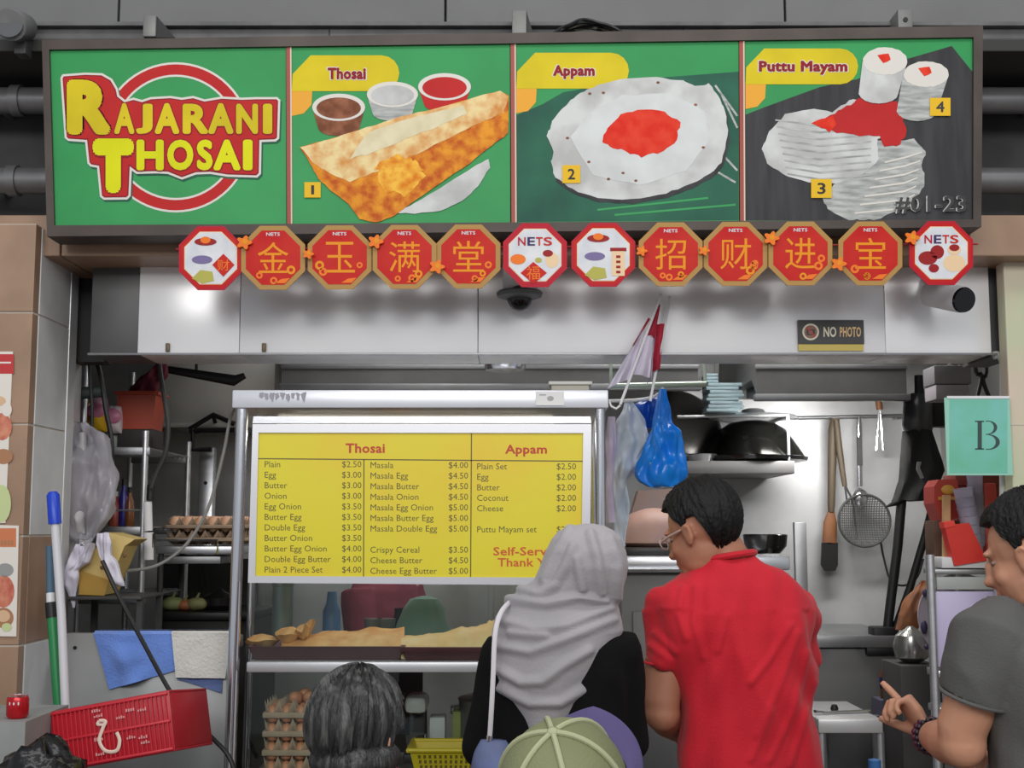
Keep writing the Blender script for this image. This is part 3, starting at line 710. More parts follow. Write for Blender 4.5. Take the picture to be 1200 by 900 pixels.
# ================================================================== DISPLAY CASE WITH MENU BOARD
YC = 4.18
YB = 4.72
WHITE_AL = mat('white_aluminium', (216, 216, 220), 0.3, 0.5)
GLASS = glass_mat('case_glass', (246, 250, 248), 0.35)
ztop, zun = P(0, 457, YC).z, P(0, 478, YC).z
case = thing('display_case', 'stainless steel and glass food display case under the menu board', 'display case', (P(490, 700, YC).x, 4.45, 0))
xL, xR = P(272, 467, YC).x, P(713, 467, YC).x
m = MB(); m.box((xL, YC, zun), (xR, YB + 0.04, ztop), 0.004); part('roof_slab', m, mat('case_slab_steel', (224, 226, 232), 0.34, 0.4, var=0.03, scale=4), case)
for (pxa, pxb), yy in ((((277, 291)), YC + 0.03), (((697, 709)), YC + 0.03), ((297, 306), YB), ((690, 700), YB)):
    m = MB(); a, b = P(pxa, 478, yy).x, P(pxb, 478, yy).x; r = (b - a) / 2
    xx = (a + b) / 2; xx2 = xx - (0.012 if pxa < 400 else 0)
    m.tube([(xx2 - 0.01 if pxa < 400 else xx, yy, 0.02), (xx, yy, zun)], r, 16); m.cyl((xx2 - 0.01 if pxa < 400 else xx, yy, 0.0), (xx2 - 0.01 if pxa < 400 else xx, yy, 0.03), r * 1.5)
    part('post', m, STEEL_P, case)
zsh = P(0, 776, YC).z
m = MB(); a, b = P(289, 780, YC).x, P(702, 780, YC).x
m.box((a, YC, P(0, 788, YC).z), (b, YB, zsh), 0.003); part('upper_shelf', m, mat('shelf_steel', (196, 198, 200), 0.35, 0.5, var=0.05), case)
zdk = P(0, 916, YC).z
m = MB(); m.box((a, YC, zdk - 0.04), (b, YB, zdk), 0.003); part('lower_deck', m, STEEL_D, case)
m = MB(); m.box((a, YC + 0.012, 0.08), (b, YC + 0.03, zdk - 0.05), 0.003); part('apron_panel', m, STEEL_D, case)
m = MB(); m.box((a + 0.004, YC + 0.028, P(0, 775, YC).z), (b - 0.004, YC + 0.032, P(0, 686, YC).z)); part('upper_glass', m, GLASS, case, 0)
m = MB(); m.box((a + 0.004, YC + 0.028, zdk + 0.002), (b - 0.004, YC + 0.032, P(0, 789, YC).z)); part('lower_glass', m, GLASS, case, 0)
# lamp tube under the roof
m = MB(); m.tube([(-0.85, 4.62, zun - 0.013), (0.15, 4.62, zun - 0.013)], 0.012, 12); part('lamp_tube', m, mat('lamp_tube_white', (255, 246, 226), 0.4, emit=2.0), case)

# menu board
YM = YC - 0.016
board = thing('menu_board', 'yellow framed price board of Thosai and Appam hung in the display case', 'menu board', P(490, 684, YM))
TL, TR, BL, BR = (296, 497), (693, 497), (290.5, 683), (691, 686)
iL = [(303, 507), (683.5, 507.5), (681, 677), (299, 675)]
oL = [TL, TR, BR, BL]
m = MB()
for k in range(4):
    A, B, C, D = oL[k], oL[(k + 1) % 4], iL[(k + 1) % 4], iL[k]
    m.prism([P(*q, YM) for q in (A, B, C, D)], (0, 0.03, 0))
part('frame', m, WHITE_AL, board, 0)
m = MB(); m.prism([P(*q, YM) for q in ((297, 488), (692, 488), (693, 496), (296, 496))], (0, 0.03, 0)); part('top_rail', m, STEEL, board, 0)
mb = MB(); YF = YM + 0.006; pr = Print(mb, YF, 0.0003)
mb.prism([P(*q, YF) for q in iL], (0, 0.012, 0))
def bar(x0, y0, x1, y1): pr.line(x0, y0, x1, y1, 1.3, 1, 1)
bar(301.5, 537.5, 683, 540.5); bar(426.5, 538.5, 426, 676); bar(552.5, 508, 551.5, 677)
pr.text('Thosai', 405, 519.5, 451, 531, 1, 2, off=0.028); pr.text('Appam', 592, 521, 641, 535, 1, 2, off=0.028)
def rows(lst, xn, xp, y0, dy, sk=()):
    y = y0
    for it in lst:
        if it is None: y += dy; continue
        n, p = it
        pr.line_text(n, xn, y, 10.4, 1, 1, xs=1.0)
        pr.line_text(p, xp, y, 10.4, 1, 1, right=True)
        y += dy
rows([('Plain', '$2.50'), ('Egg', '$3.00'), ('Butter', '$3.00'), ('Onion', '$3.00'), ('Egg Onion', '$3.50'), ('Butter Egg', '$3.50'), ('Double Egg', '$3.50'), ('Butter Onion', '$3.50'), ('Butter Egg Onion', '$4.00'), ('Double Egg Butter', '$4.00'), ('Plain 2 Piece Set', '$4.00')], 309.5, 423.5, 547.5, 12.35)
rows([('Masala', '$4.00'), ('Masala Egg', '$4.50'), ('Masala Butter', '$4.50'), ('Masala Onion', '$4.50'), ('Masala Egg Onion', '$5.00'), ('Masala Butter Egg', '$5.00'), ('Masala Double Egg', '$5.00'), None, ('Crispy Cereal', '$3.50'), ('Cheese Butter', '$4.50'), ('Cheese Egg Butter', '$5.00')], 433.5, 548.5, 548.5, 12.4)
rows([('Plain Set', '$2.50'), ('Egg', '$2.00'), ('Butter', '$2.00'), ('Coconut', '$2.00'), ('Cheese', '$2.00'), None, ('Puttu Mayam set', '$2.50')], 558.5, 675, 550, 12.3)
pr.text('Self-Service', 578, 641, 661, 651, 1, 3, off=0.018); pr.text('Thank You', 583, 654, 656, 664, 1, 3, off=0.018)
part('price_sheet', mb, [mat('menu_yellow', (226, 212, 40), 0.45, c2=(232, 190, 44), scale=1.6, lo=0.42, hi=0.7), mat('menu_ink', (96, 88, 40), 0.5), mat('menu_red', (192, 60, 32), 0.5), mat('menu_orange_red', (206, 92, 36), 0.5)], board, 0)

# things on the case roof
m = MB(); zt_ = ztop; a, b = P(646, 455, 4.3), P(690, 442, 4.3)
m.mi = 0; m.box((a.x, 4.28, zt_), (b.x, 4.4, zt_ + 0.028), 0.003)
m.mi = 1; m.box((a.x - 0.01, 4.27, zt_ + 0.028), (b.x + 0.01, 4.41, zt_ + 0.04), 0.004)
solo('paper_box', m, [mat('carton_beige', (196, 190, 174), 0.7), mat('carton_lid', (226, 224, 216), 0.6)], 'small flat cream box with lid lying on the case roof', 'box')
mb = MB(); pr = Print(mb, YC - 0.004); mb.mi = 0; mb.pbox(628, 459, 661, 475, YC - 0.004, YC - 0.001); pr.disc(645, 467, 4, 3, 1, 1, 12); pr.rect(632, 462, 640, 463.5, 1, 1)
solo('price_label', mb, [mat('label_paper', (232, 232, 230), 0.7), mat('label_ink', (170, 170, 172), 0.7)], 'small white paper label stuck on the front edge of the case roof', 'label')
mb = MB(); pr = Print(mb, YC - 0.003)
for k in range(9):
    x = 303 + k * 6.2; pr.poly(wobble([(x, 461), (x + 5.5, 460 + (k % 2)), (x + 4, 466 + (k % 3) * 2.6), (x + 1, 465 + (k % 4))], 0.9, 3, seed=k), 1, 0)
pt_ = tomesh(mb, mat('scratch_grey', (160, 158, 168), 0.6), 0)
o = link('worn_sticker', pt_, case); o['label'] = 'worn grey remains of a sticker'

# ---- food and goods in the case
TRAY = mat('tray_maroon', (84, 48, 52), 0.4, var=0.1)
for k, (x0, x1, yy, lab) in enumerate(((290, 474, 4.23, 'left maroon tray of folded thosai on the glass case shelf'), (468, 592, 4.205, 'right maroon tray of folded thosai on the glass case shelf'))):
    m = MB(); a, b = P(x0, 774, yy), P(x1, 774, yy)
    lo = Vector((a.x, yy, zsh)); hi = Vector((b.x, yy + 0.34, zsh))
    def rr(dx, z): return [Vector((lo.x + dx, lo.y + dx, z)), Vector((hi.x - dx, lo.y + dx, z)), Vector((hi.x - dx, hi.y - dx, z)), Vector((lo.x + dx, hi.y - dx, z))]
    m.rings([rr(0.02, zsh + 0.001), rr(0.0, zsh + 0.045), rr(0.008, zsh + 0.045), rr(0.026, zsh + 0.012)], True)
    solo('serving_tray', m, TRAY, lab, 'tray', 'maroon serving trays', 30)
CREPE = mat('thosai_crepe', (214, 150, 86), 0.55, c2=(232, 190, 128), scale=14, bump=0.2, bscale=40)
CREPE2 = mat('thosai_pale', (232, 192, 130), 0.55, c2=(240, 212, 160), scale=14, bump=0.2, bscale=40)
def crepe(pts, Y0, Y1, label, M_, seed, roll=0.0):
    """folded crispy sheet: top outline in pixels at the front, sloping back"""
    m = MB(); rows_ = []
    n = 22
    for i in range(9):
        v = i / 8; row = []
        for j in range(n):
            u = j / (n - 1); x = pts[0] + (pts[1] - pts[0]) * u
            ytop = pts[2] + (pts[3] - pts[2]) * u + 3 * nz((u * 6, v * 3, 0), (1, 1, 1), seed)
            p = P(x, 770 + (ytop - 770) * math.sin(min(1, v * 1.6) * math.pi / 2), Y0 + (Y1 - Y0) * v)
            row.append(p + Vector((0, 0, 0.008 * nz((u * 9, v * 5, seed), (1, 1, 1)))))
        rows_.append(row)
    m.grid(rows_, 0.006, (0, 0, 1))
    return solo('thosai', m, M_, label, 'food', 'folded thosai in the display case')
crepe((330, 474, 746, 735), 4.265, 4.5, 'long golden thosai sheet spread over the left maroon tray', CREPE, 1)
crepe((470, 585, 748, 730), 4.24, 4.42, 'pale folded thosai sheet on the right maroon tray', CREPE2, 4)
crepe((545, 592, 740, 722), 4.3, 4.48, 'upright pale thosai flap behind the scarfed woman', CREPE2, 8)
for k, (x, y, w, lab) in enumerate(((307, 750, 20, 'flat browned thosai end at the far left of the trays'), (338, 742, 16, 'small crumpled thosai piece heaped on the left tray'), (358, 738, 12, 'pointed thosai corner sticking up on the left tray'))):
    m = MB(); c = P(x, y, 4.36)
    pts = [c + Vector((w * 0.0028 * math.cos(a) * (1 + 0.3 * nz((a, k, 0), (2, 1, 1))), 0.07 * math.sin(a), 0.02 * nz((a, k, 1), (3, 1, 1)) + (0.03 * max(0, math.cos(a)) if k == 2 else 0))) for a in [2 * math.pi * i / 16 for i in range(16)]]
    m.rings([[p * 0.5 + c * 0.5 - Vector((0, 0, 0.028)) for p in pts], pts, [p * 0.55 + c * 0.45 + Vector((0, 0, 0.014)) for p in pts], [p * 0.1 + c * 0.9 + Vector((0, 0, 0.02)) for p in pts]])
    solo('thosai', m, CREPE, lab, 'food', 'folded thosai in the display case')
# teal cloth bundle behind the right tray
m = MB(); out = []
prof = [(0.095, 0.0), (0.105, 0.02), (0.1, 0.06), (0.085, 0.1), (0.075, 0.14), (0.05, 0.175), (0.01, 0.185)]
c = P(494, 752, 4.63); c.z = zsh + 0.002
for r, h in prof: out.append([c + Vector((r * (1 + 0.16 * nz((math.cos(a), math.sin(a), h * 6), (2, 2, 2), 3)) * math.cos(a) + h * 0.05, 0.07 * r / 0.115 * math.sin(a), h)) for a in [2 * math.pi * k / 28 for k in range(28)]])
m.rings(out); solo('cloth_bundle', m, mat('teal_cloth', (86, 128, 116), 0.8, c2=(104, 116, 112), scale=5, bump=0.2, bscale=20), 'grey-green cloth bundle standing behind the right thosai tray', 'cloth')
# glass jars / steel pots behind the trays
for k, (x, w, h, lab) in enumerate(((330, 12, 32, 'steel canister with lid at the left end of the case shelf'),)):
    m = MB(); c = P(x, 768, 4.62); c.z = zsh + 0.002; r = w * 0.0031
    m.lathe([(r, 0), (r, 0.22), (r * 1.06, 0.222), (r * 1.06, 0.25), (r * 0.5, 0.262), (0.01, 0.265)], c, 20)
    solo('canister', m, mat('canister_grey_green', (108, 122, 118), 0.35, 0.4), lab, 'canister')
for k, (x, M_, lab) in enumerate(((388, mat('bottle_blue', (70, 104, 150), 0.35), 'tall blue bottle behind the left thosai tray'), (452, mat('tumbler_grey', (112, 118, 118), 0.25, 0.3), 'grey tumbler behind the long thosai sheet, nearest the teal cloth'), (437, mat('tumbler_grey', (112, 118, 118), 0.25, 0.3), 'grey tumbler behind the long thosai sheet, next to the tumbler by the cloth'))):
    m = MB(); c = P(x, 765, 4.64); c.z = zsh + 0.002
    m.lathe([(0.03, 0), (0.032, 0.01), (0.032, 0.13 if k == 0 else 0.085), (0.02 if k == 0 else 0.034, 0.16 if k == 0 else 0.1), (0.016 if k == 0 else 0.034, 0.2 if k == 0 else 0.105)], c, 18)
    solo('bottle' if k == 0 else 'tumbler', m, M_, lab, 'bottle' if k == 0 else 'cup')

# egg trays stacked at the left of the lower deck
CARD = mat('egg_tray_card', (176, 154, 132), 0.9, var=0.1, scale=12, bump=0.2)
EGGM = mat('egg_brown', (208, 142, 104), 0.5, var=0.06, scale=20)
def egg_tray_mesh(nx, ny, pitch, h=0.042):
    """moulded pulp tray: a grid of cups between peaks"""
    m = MB(); rows_ = []; k = 4
    for i in range(ny * k + 1):
        row = []
        for j in range(nx * k + 1):
            u, v = j / k, i / k
            z = h * 0.5 * (1 + math.cos(2 * math.pi * u)) * 0.5 * (1 + math.cos(2 * math.pi * v)) + h * 0.35 * max(0.5 * (1 + math.cos(2 * math.pi * u)), 0.5 * (1 + math.cos(2 * math.pi * v)))
            row.append(Vector((u * pitch - nx * pitch / 2, v * pitch - ny * pitch / 2, z)))
        rows_.append(row)
    m.grid(rows_, 0.003, (0, 0, 1))
    # rim
    a, b = nx * pitch / 2 + 0.006, ny * pitch / 2 + 0.006
    for (x0, y0, x1, y1) in ((-a, -b, a, -b + 0.008), (-a, b - 0.008, a, b), (-a, -b, -a + 0.008, b), (a - 0.008, -b, a, b)): m.box((x0, y0, h * 0.3), (x1, y1, h * 0.62), 0.002)
    return tomesh(m, CARD, 50)
def egg_mesh():
    m = MB(); m.lathe([(0.002, -0.0285), (0.012, -0.026), (0.019, -0.018), (0.0222, -0.006), (0.0215, 0.006), (0.0175, 0.018), (0.011, 0.026), (0.002, 0.0295)], (0, 0, 0), 14)
    return tomesh(m, EGGM, 60)
tm = egg_tray_mesh(5, 4, 0.046, 0.056); em = egg_mesh()
cx = P(356, 850, 4.33).x; cyy = 4.34
EGGN = 0
def add_egg(loc, label, group, rx=0.0, ry=0.0):
    o = bpy.data.objects.new('egg', em); COL.objects.link(o); o.location = loc; o.rotation_euler = (rx, ry, 0); WORLD[o.name] = Vector(loc)
    return tagp(o, label, 'egg', group)
names_ = ['topmost', 'second from the top', 'third from the top', 'lowest in view']
ztopt = P(0, 836, 4.33).z
gap = (P(0, 836, 4.25).z - P(0, 878, 4.25).z) / 2 * 1.05
for k in range(4):
    o = bpy.data.objects.new('egg_tray', tm); COL.objects.link(o); o.location = (cx, cyy, ztopt - 0.02 - gap * k); WORLD[o.name] = o.location.copy()
    tagp(o, f'grey-brown cardboard egg tray in the case, {names_[k]} of its stack', 'egg tray', 'egg trays stacked in the display case')
    for i in range(4 if k == 0 else 1):
        for j in range(5):
            lz = ztopt - 0.02 - gap * k
            add_egg((cx + (j - 2) * 0.046, cyy + (i - 1.5) * 0.046, lz + 0.028), 'brown egg lying in the topmost tray of the display case stack' if k == 0 else f'brown egg peeping from the front row of the case egg tray {names_[k]}', 'eggs in the display case trays', 0.1 * ((i + j) % 3 - 1), 0.12 * ((i * 2 + j) % 3 - 1))
for (dx, dy, dz) in ((-0.046, -0.02, 0.072), (0.0, -0.03, 0.074), (0.046, -0.02, 0.072), (-0.02, 0.02, 0.078), (0.028, 0.03, 0.078)):
    add_egg((cx + dx + 0.02, cyy + dy, ztopt - 0.02 + dz), 'brown egg heaped on top of the full egg tray in the display case', 'eggs heaped over the top tray', 1.2, dx * 20)
# base block that carries the stack
m = MB(); m.box((cx - 0.12, cyy - 0.1, zdk), (cx + 0.12, cyy + 0.1, ztopt - 0.02 - gap * 3 + 0.001), 0.004); solo('carton', m, mat('carton_brown', (142, 116, 90), 0.85, var=0.08), 'brown carton under the egg tray stack in the display case', 'carton')

# yellow basket, appliance, boxes and the steel pot behind the lower glass
def basket(name, label, c, w, d, h, M_, cat='basket', holes=True, group=None):
    t = thing(name, label, cat, c, group); c = Vector(c)
    def rr(k, z): return [c + Vector((sx * w / 2 * k, sy * d / 2 * k, z)) for sx, sy in ((-1, -1), (1, -1), (1, 1), (-1, 1))]
    m = MB(); m.rings([rr(0.82, 0.0), rr(0.97, h), rr(0.94, h), rr(0.79, 0.006)]); part('basket_body', m, M_, t, 0)
    m = MB()
    for a, b in zip(rr(1.0, h), rr(1.0, h)[1:] + rr(1.0, h)[:1]): m.tube([a, b], 0.008, 8)
    part('rim', m, M_, t)
    if holes:
        m = MB()
        for i in range(12):
            for j in range(3):
                u = (i - 5.5) / 6; z = h * (0.35 + 0.2 * j); k = 0.82 + 0.15 * z / h
                p = c + Vector((u * w / 2 * 0.85 * k, -d / 2 * k - 0.0008, z)); m.box(p - Vector((0.004, 0.001, 0.005)), p + Vector((0.004, 0.001, 0.005)))
        part('slots', m, mat('slot_dark', (120, 100, 30), 0.7), t, 0)
    return t
c = P(527, 899, 4.36); c.z = zdk + 0.001
basket('plastic_basket', 'bright yellow plastic basket on the lower deck behind the glass', c, 0.26, 0.2, P(0, 880, 4.26).z - zdk, mat('yellow_plastic', (236, 206, 40), 0.4))
t = thing('mixer', 'grey and black kitchen mixer behind the lower glass beside the grey-haired person', 'mixer', P(487, 899, 4.6))
c = P(487, 860, 4.55)
m = MB(); m.box(c + Vector((-0.04, -0.05, zdk - c.z + 0.001)), c + Vector((0.05, 0.09, zdk - c.z + 0.03)), 0.008); m.box(c + Vector((-0.025, 0.01, zdk - c.z + 0.028)), c + Vector((0.035, 0.08, 0.08)), 0.008); part('mixer_stand', m, BLACKP, t)
m = MB(); m.box(c + Vector((-0.035, -0.07, 0.075)), c + Vector((0.042, 0.09, 0.135)), 0.02); part('mixer_head', m, mat('appliance_white', (190, 192, 192), 0.35), t)
m = MB(); cc = c + Vector((0.003, -0.03, 0)); cc.z = zdk + 0.034; m.lathe([(0.02, 0), (0.03, 0.008), (0.036, 0.06), (0.038, 0.062)], cc, 18); part('mixer_bowl', m, STEEL_P, t)
for k, (x, w, hh, M_, lab) in enumerate(((512, 18, 42, mat('box_white', (206, 206, 206), 0.6), 'white carton on the lower deck left of the green box'), (540, 20, 48, mat('box_green', (142, 150, 84), 0.6), 'olive green box on the lower deck above the yellow basket'))):
    m = MB(); c = P(x, 899, 4.57); c.z = zdk + 0.001; ww = w * 0.003
    m.box(c + Vector((-ww / 2, 0, 0)), c + Vector((ww / 2, 0.09, hh * 0.0034)), 0.003); m.box(c + Vector((-ww / 2 - 0.001, -0.001, hh * 0.0034 * 0.72)), c + Vector((ww / 2 + 0.001, 0.091, hh * 0.0034 * 0.74)))
    solo('carton', m, M_, lab, 'carton')
m = MB(); c = P(568, 830, 4.6); c.z = zdk + 0.001
m.lathe([(0.07, 0), (0.09, 0.01), (0.09, 0.2), (0.096, 0.205), (0.09, 0.21), (0.04, 0.225), (0.015, 0.23), (0.018, 0.25), (0.002, 0.255)], c, 26)
for s_ in (-1, 1): m.tube([c + Vector((s_ * 0.088, 0, 0.15)), c + Vector((s_ * 0.118, 0, 0.155)), c + Vector((s_ * 0.118, 0, 0.175)), c + Vector((s_ * 0.088, 0, 0.18))], 0.006, 6)
solo('stock_pot', m, STEEL_D, 'dull steel lidded pot on the lower deck behind the scarfed woman', 'pot')

# ================================================================== KITCHEN BEHIND THE COUNTER
# exhaust hood along the back
YH = 5.25
zh0, zh1 = P(0, 470, YH).z, P(0, 424, YH).z
for (pa, pb, y0, y1, lab) in ((330, 818, 458, 424, 'long steel exhaust hood above the case roof'), (886, 1062, 470, 424, 'steel exhaust hood above the hanging utensils')):
    zh0, zh1 = P(0, y0, YH).z, P(0, y1, YH).z; xa, xb = XX(pa, YH, 440), XX(pb, YH, 440)
    hood = thing('exhaust_hood', lab, 'hood', ((xa + xb) / 2, 5.7, zh0), 'exhaust hoods')
    m = MB(); m.prism([(xa, YH, zh0 + 0.025), (xa, YH, zh1), (xa, YH + 0.25, 2.7), (xa, 6.18, 2.7), (xa, 6.18, zh0 + 0.1), (xa, YH + 0.1, zh0 + 0.1)], (xb - xa, 0, 0)); part('canopy', m, mat('hood_grey', (106, 106, 106), 0.45, 0.4, var=0.1), hood, 20)
    m = MB(); m.box((xa - 0.01, YH - 0.02, zh0), (xb + 0.01, YH + 0.02, zh0 + 0.028), 0.004); part('gutter', m, STEEL_D, hood)
    m = MB(); m.box((xa - 0.005, YH - 0.006, zh1 - 0.03), (xb + 0.005, YH, zh1 - 0.012), 0.002); part('seam_strip', m, STEEL_D, hood)
    n_ = 4 if pa < 500 else 2
    for k in range(n_):
        m = MB(); w_ = (xb - xa - 0.1) / n_; x0 = xa + 0.05 + k * w_; m.box((x0, YH + 0.12, zh0 + 0.06), (x0 + w_ - 0.04, YH + 0.5, zh0 + 0.1), 0.004); part('filter', m, mat('hood_filter', (84, 84, 82), 0.5, 0.4), hood)
# round ceiling downlight seen under the shutter
t = thing('downlight', 'round recessed lamp with bright rim above the case roof', 'lamp', P(592, 433, 4.9))
c = P(592, 434, 4.9)
m = MB(); m.lathe([(0.06, 0.0), (0.075, 0.0), (0.08, 0.012), (0.08, 0.05), (0.06, 0.05)], c, 24); part('rim', m, STEEL_P, t)
m = MB(); m.lathe([(0.058, 0.004), (0.055, 0.012), (0.01, 0.012)], c, 20); part('lamp_glass', m, mat('lamp_lens', (95, 96, 98), 0.15), t)
m = MB(); m.cyl(c + Vector((0, 0, 0.05)), Vector((c.x, c.y, 2.72)), 0.02); part('stem', m, DARK, t)
# pale bar whose colour stands in for the highlight on a steel rim
ra, rb = P(716, 453, 4.75), P(826, 450, 4.95)
m = MB(); m.tube([ra, rb], 0.012, 10); m.cyl(ra, (ra.x, ra.y, zt2 - 0.2), 0.006); m.cyl(rb, (rb.x, rb.y, 2.72), 0.006)
solo('rim_highlight_bar', m, mat('rim_highlight_green', (196, 212, 196), 0.3, 0.4), 'pale bar imitating a rim highlight to the right of the case roof', 'rail')
m = MB(); m.tube(spline([P(701, 470, 4.6), P(745, 469, 4.6), P(768, 464, 4.58), P(777, 455, 4.55)]), 0.006, 8)
solo('wire_hook', m, WHITEP, 'thin white wire hook under the pale bar beside the case', 'hook')

# two red and white flags on white sticks
FLAGR = mat('flag_red', (186, 36, 62), 0.8, bump=0.1, bscale=30); FLAGW = mat('flag_white', (216, 208, 226), 0.8, bump=0.1, bscale=30)
def flag(label, pole, split, end, Y, ink_first, w):
    base, tip = pole
    t = thing('flag', label, 'flag', P(*base, Y), 'red and white flags by the case')
    m = MB(); m.tube([P(*base, Y), P(*tip, Y)], 0.005, 8); m.ell(P(*tip, Y), (0.007, 0.007, 0.01)); part('flag_stick', m, WHITEP, t)
    return t
t = flag('white-sticked flag with long white half and small red strip, nearer the case roof', ((727, 474), (774, 347)), None, None, 4.20, 0, 0)
m = MB(); rows_ = []
def clothq(quad, Y, n=10, amp=0.012, sd=1):
    """hanging cloth in a photo quad TL,TR,BR,BL with soft folds"""
    r = []
    for i in range(n + 1):
        v = i / n; row = []
        for j in range(n + 1):
            u = j / n
            x = (quad[0][0] * (1 - u) + quad[1][0] * u) * (1 - v) + (quad[3][0] * (1 - u) + quad[2][0] * u) * v
            y = (quad[0][1] * (1 - u) + quad[1][1] * u) * (1 - v) + (quad[3][1] * (1 - u) + quad[2][1] * u) * v
            row.append(P(x, y, Y) + Vector((0, amp * math.sin(u * 7 + sd) * (0.4 + v) + amp * nz((u * 3, v * 3, sd), (1, 1, 1)), 0)))
        r.append(row)
    return r
m.grid(clothq([(760, 373), (742, 404), (712, 455), (737, 444)], 4.19), 0.002); m.grid(clothq([(757, 392), (766, 396), (762, 442), (735, 438)], 4.205), 0.002); part('white_half', m, FLAGW, t)
m = MB(); m.grid(clothq([(760, 372), (762, 374), (744, 404), (741, 405)], 4.185), 0.002); m.grid(clothq([(772, 356), (774, 358), (768, 396), (757, 392)], 4.21), 0.002); part('red_half', m, FLAGR, t)
t = flag('flag with a drooping red half, on the right of the pair', ((762, 470), (785, 350)), None, None, 4.25, 0, 0)
m = MB(); m.grid(clothq([(770, 380), (779, 379), (774, 432), (764, 436)], 4.24), 0.002); part('red_half', m, FLAGR, t)
m = MB(); m.grid(clothq([(764, 398), (768, 396), (766, 436), (758, 452)], 4.255), 0.002); part('white_half', m, FLAGW, t)
m = MB(); c = P(722, 476, 4.20); m.tube([P(714, 470, 4.20), P(716, 476, 4.20), P(722, 479, 4.20), P(727, 475, 4.20)], 0.004, 6); solo('flag_clip', m, WHITEP, 'white looped clip at the foot of the left flag stick', 'clip')

# plastic bags hanging beside the case
def bag(label, outline, Y, depth, M_, name='plastic_bag', cat='bag', group=None, crump=0.012, seed=1, folds=7, fold=0.18):
    """hanging bag: rows of (y, xleft, xright), blown out by depth, gathered in folds towards the knot"""
    m = MB(); out = []; N = 72
    ys = [o[0] for o in outline]; n = 44
    for i in range(n + 1):
        y = ys[0] + (ys[-1] - ys[0]) * i / n
        k = max(j for j in range(len(ys)) if ys[j] <= y + 1e-6); k = min(k, len(ys) - 2); f = (y - ys[k]) / (ys[k + 1] - ys[k])
        xl_ = outline[k][1] + (outline[k + 1][1] - outline[k][1]) * f; xr_ = outline[k][2] + (outline[k + 1][2] - outline[k][2]) * f
        A, B = P(xl_, y, Y), P(xr_, y, Y); c = (A + B) / 2; rx = (B - A).length / 2
        dy = min(depth, rx * 1.1) * (0.4 + 0.6 * math.sin(math.pi * min(1, (i + 1) / n * 0.85)))
        g = fold * (1 - 0.75 * i / n)
        ring = []
        for a in range(N):
            th = 2 * math.pi * a / N
            w = 1 - g * abs(math.sin(folds * th / 2 + seed + 0.6 * math.sin(3 * i / n + th)))
            p = c + Vector((rx * (0.5 + 0.5 * w if abs(math.cos(th)) > 0.8 else w) * math.cos(th), dy * w * math.sin(th), 0))
            nn = nz(p, (11, 11, 5), seed) * crump * 1.2 + nz(p, (30, 30, 14), seed + 5) * crump * 0.7 - abs(nz(p, (18, 18, 7), seed + 9)) * crump * 1.5
            q = min(1, rx / 0.04)
            p += Vector((math.cos(th) * nn * 0.5, math.sin(th) * nn * 1.8, 0.3 * nn)) * q
            ring.append(p)
        out.append(ring)
    m.rings(out, True)
    return solo(name, m, M_, label, cat, group, 70)
BLUE = mat('blue_plastic', (0, 118, 226), 0.32, c2=(20, 140, 238), scale=5, bump=0.25, bscale=14, coat=0.2)
BLUE2 = mat('deep_blue_plastic', (10, 76, 176), 0.35, bump=0.2, bscale=14)
bag('bright blue full plastic bag hanging beside the price board', [(456, 773, 781), (470, 770, 783), (490, 766, 790), (515, 755, 806), (540, 746, 808), (556, 741, 810), (563, 745, 806), (570, 758, 795)], 4.55, 0.07, BLUE, seed=2, crump=0.02, folds=9, fold=0.3)
bag('deep blue plastic bag hanging half behind the bright blue bag', [(462, 768, 776), (475, 742, 775), (490, 745, 770), (502, 752, 768)], 4.66, 0.05, BLUE2, seed=4)
WHBAG = mat('white_bag_film', (206, 214, 224), 0.4, c2=(186, 200, 214), scale=6, bump=0.3, bscale=18)
LILAC = mat('lilac_bag_film', (192, 178, 210), 0.4, c2=(214, 206, 226), scale=6, bump=0.3, bscale=18)
bag('long white plastic bag bunch hanging between the case and the blue bag', [(468, 730, 742), (490, 722, 756), (520, 716, 762), (545, 714, 748), (565, 716, 735), (590, 716, 740), (615, 718, 738), (640, 722, 734)], 4.62, 0.05, WHBAG, seed=6, crump=0.02)
bag('narrow lilac plastic bag hanging against the right case post', [(488, 712, 722), (520, 709, 724), (545, 711, 720), (570, 710, 718), (590, 711, 720), (612, 713, 722)], 4.56, 0.03, LILAC, seed=8)

# wall shelf with pans
ys_ = 5.62
wz = P(0, 540, ys_).z
shelf = thing('wall_shelf', 'steel wall shelf carrying black pans right of the blue bag', 'shelf', P(880, 553, 5.85))
a, b = P(795, 540, ys_).x, P(931, 540, ys_).x
m = MB(); m.box((a, ys_, P(0, 555, ys_).z), (b, 6.19, wz), 0.004); part('board', m, mat('shelf_grey', (132, 132, 132), 0.4, 0.4), shelf)
m = MB(); m.tube([(b - 0.02, ys_ + 0.02, wz), (b - 0.02, ys_ + 0.02, P(0, 487, ys_).z), (b - 0.02, 6.18, P(0, 487, ys_).z)], 0.007); part('side_bar', m, STEEL_D, shelf)
m = MB(); m.tube([(a, ys_ + 0.02, P(0, 488, ys_).z), (b - 0.02, ys_ + 0.02, P(0, 486, ys_).z)], 0.008); part('top_rail', m, STEEL_D, shelf)
PANB = mat('pan_black', (24, 24, 25), 0.22, 0.4, coat=0.3)
def pan(name, label, prof, c, M_, tilt=None, seg=36, cat='pan', group=None):
    m = MB(); m.lathe(prof, c, seg, M=tilt); return solo(name, m, M_, label, cat, group, 50)
c = P(882, 537, 5.85); c.z = wz + 0.03
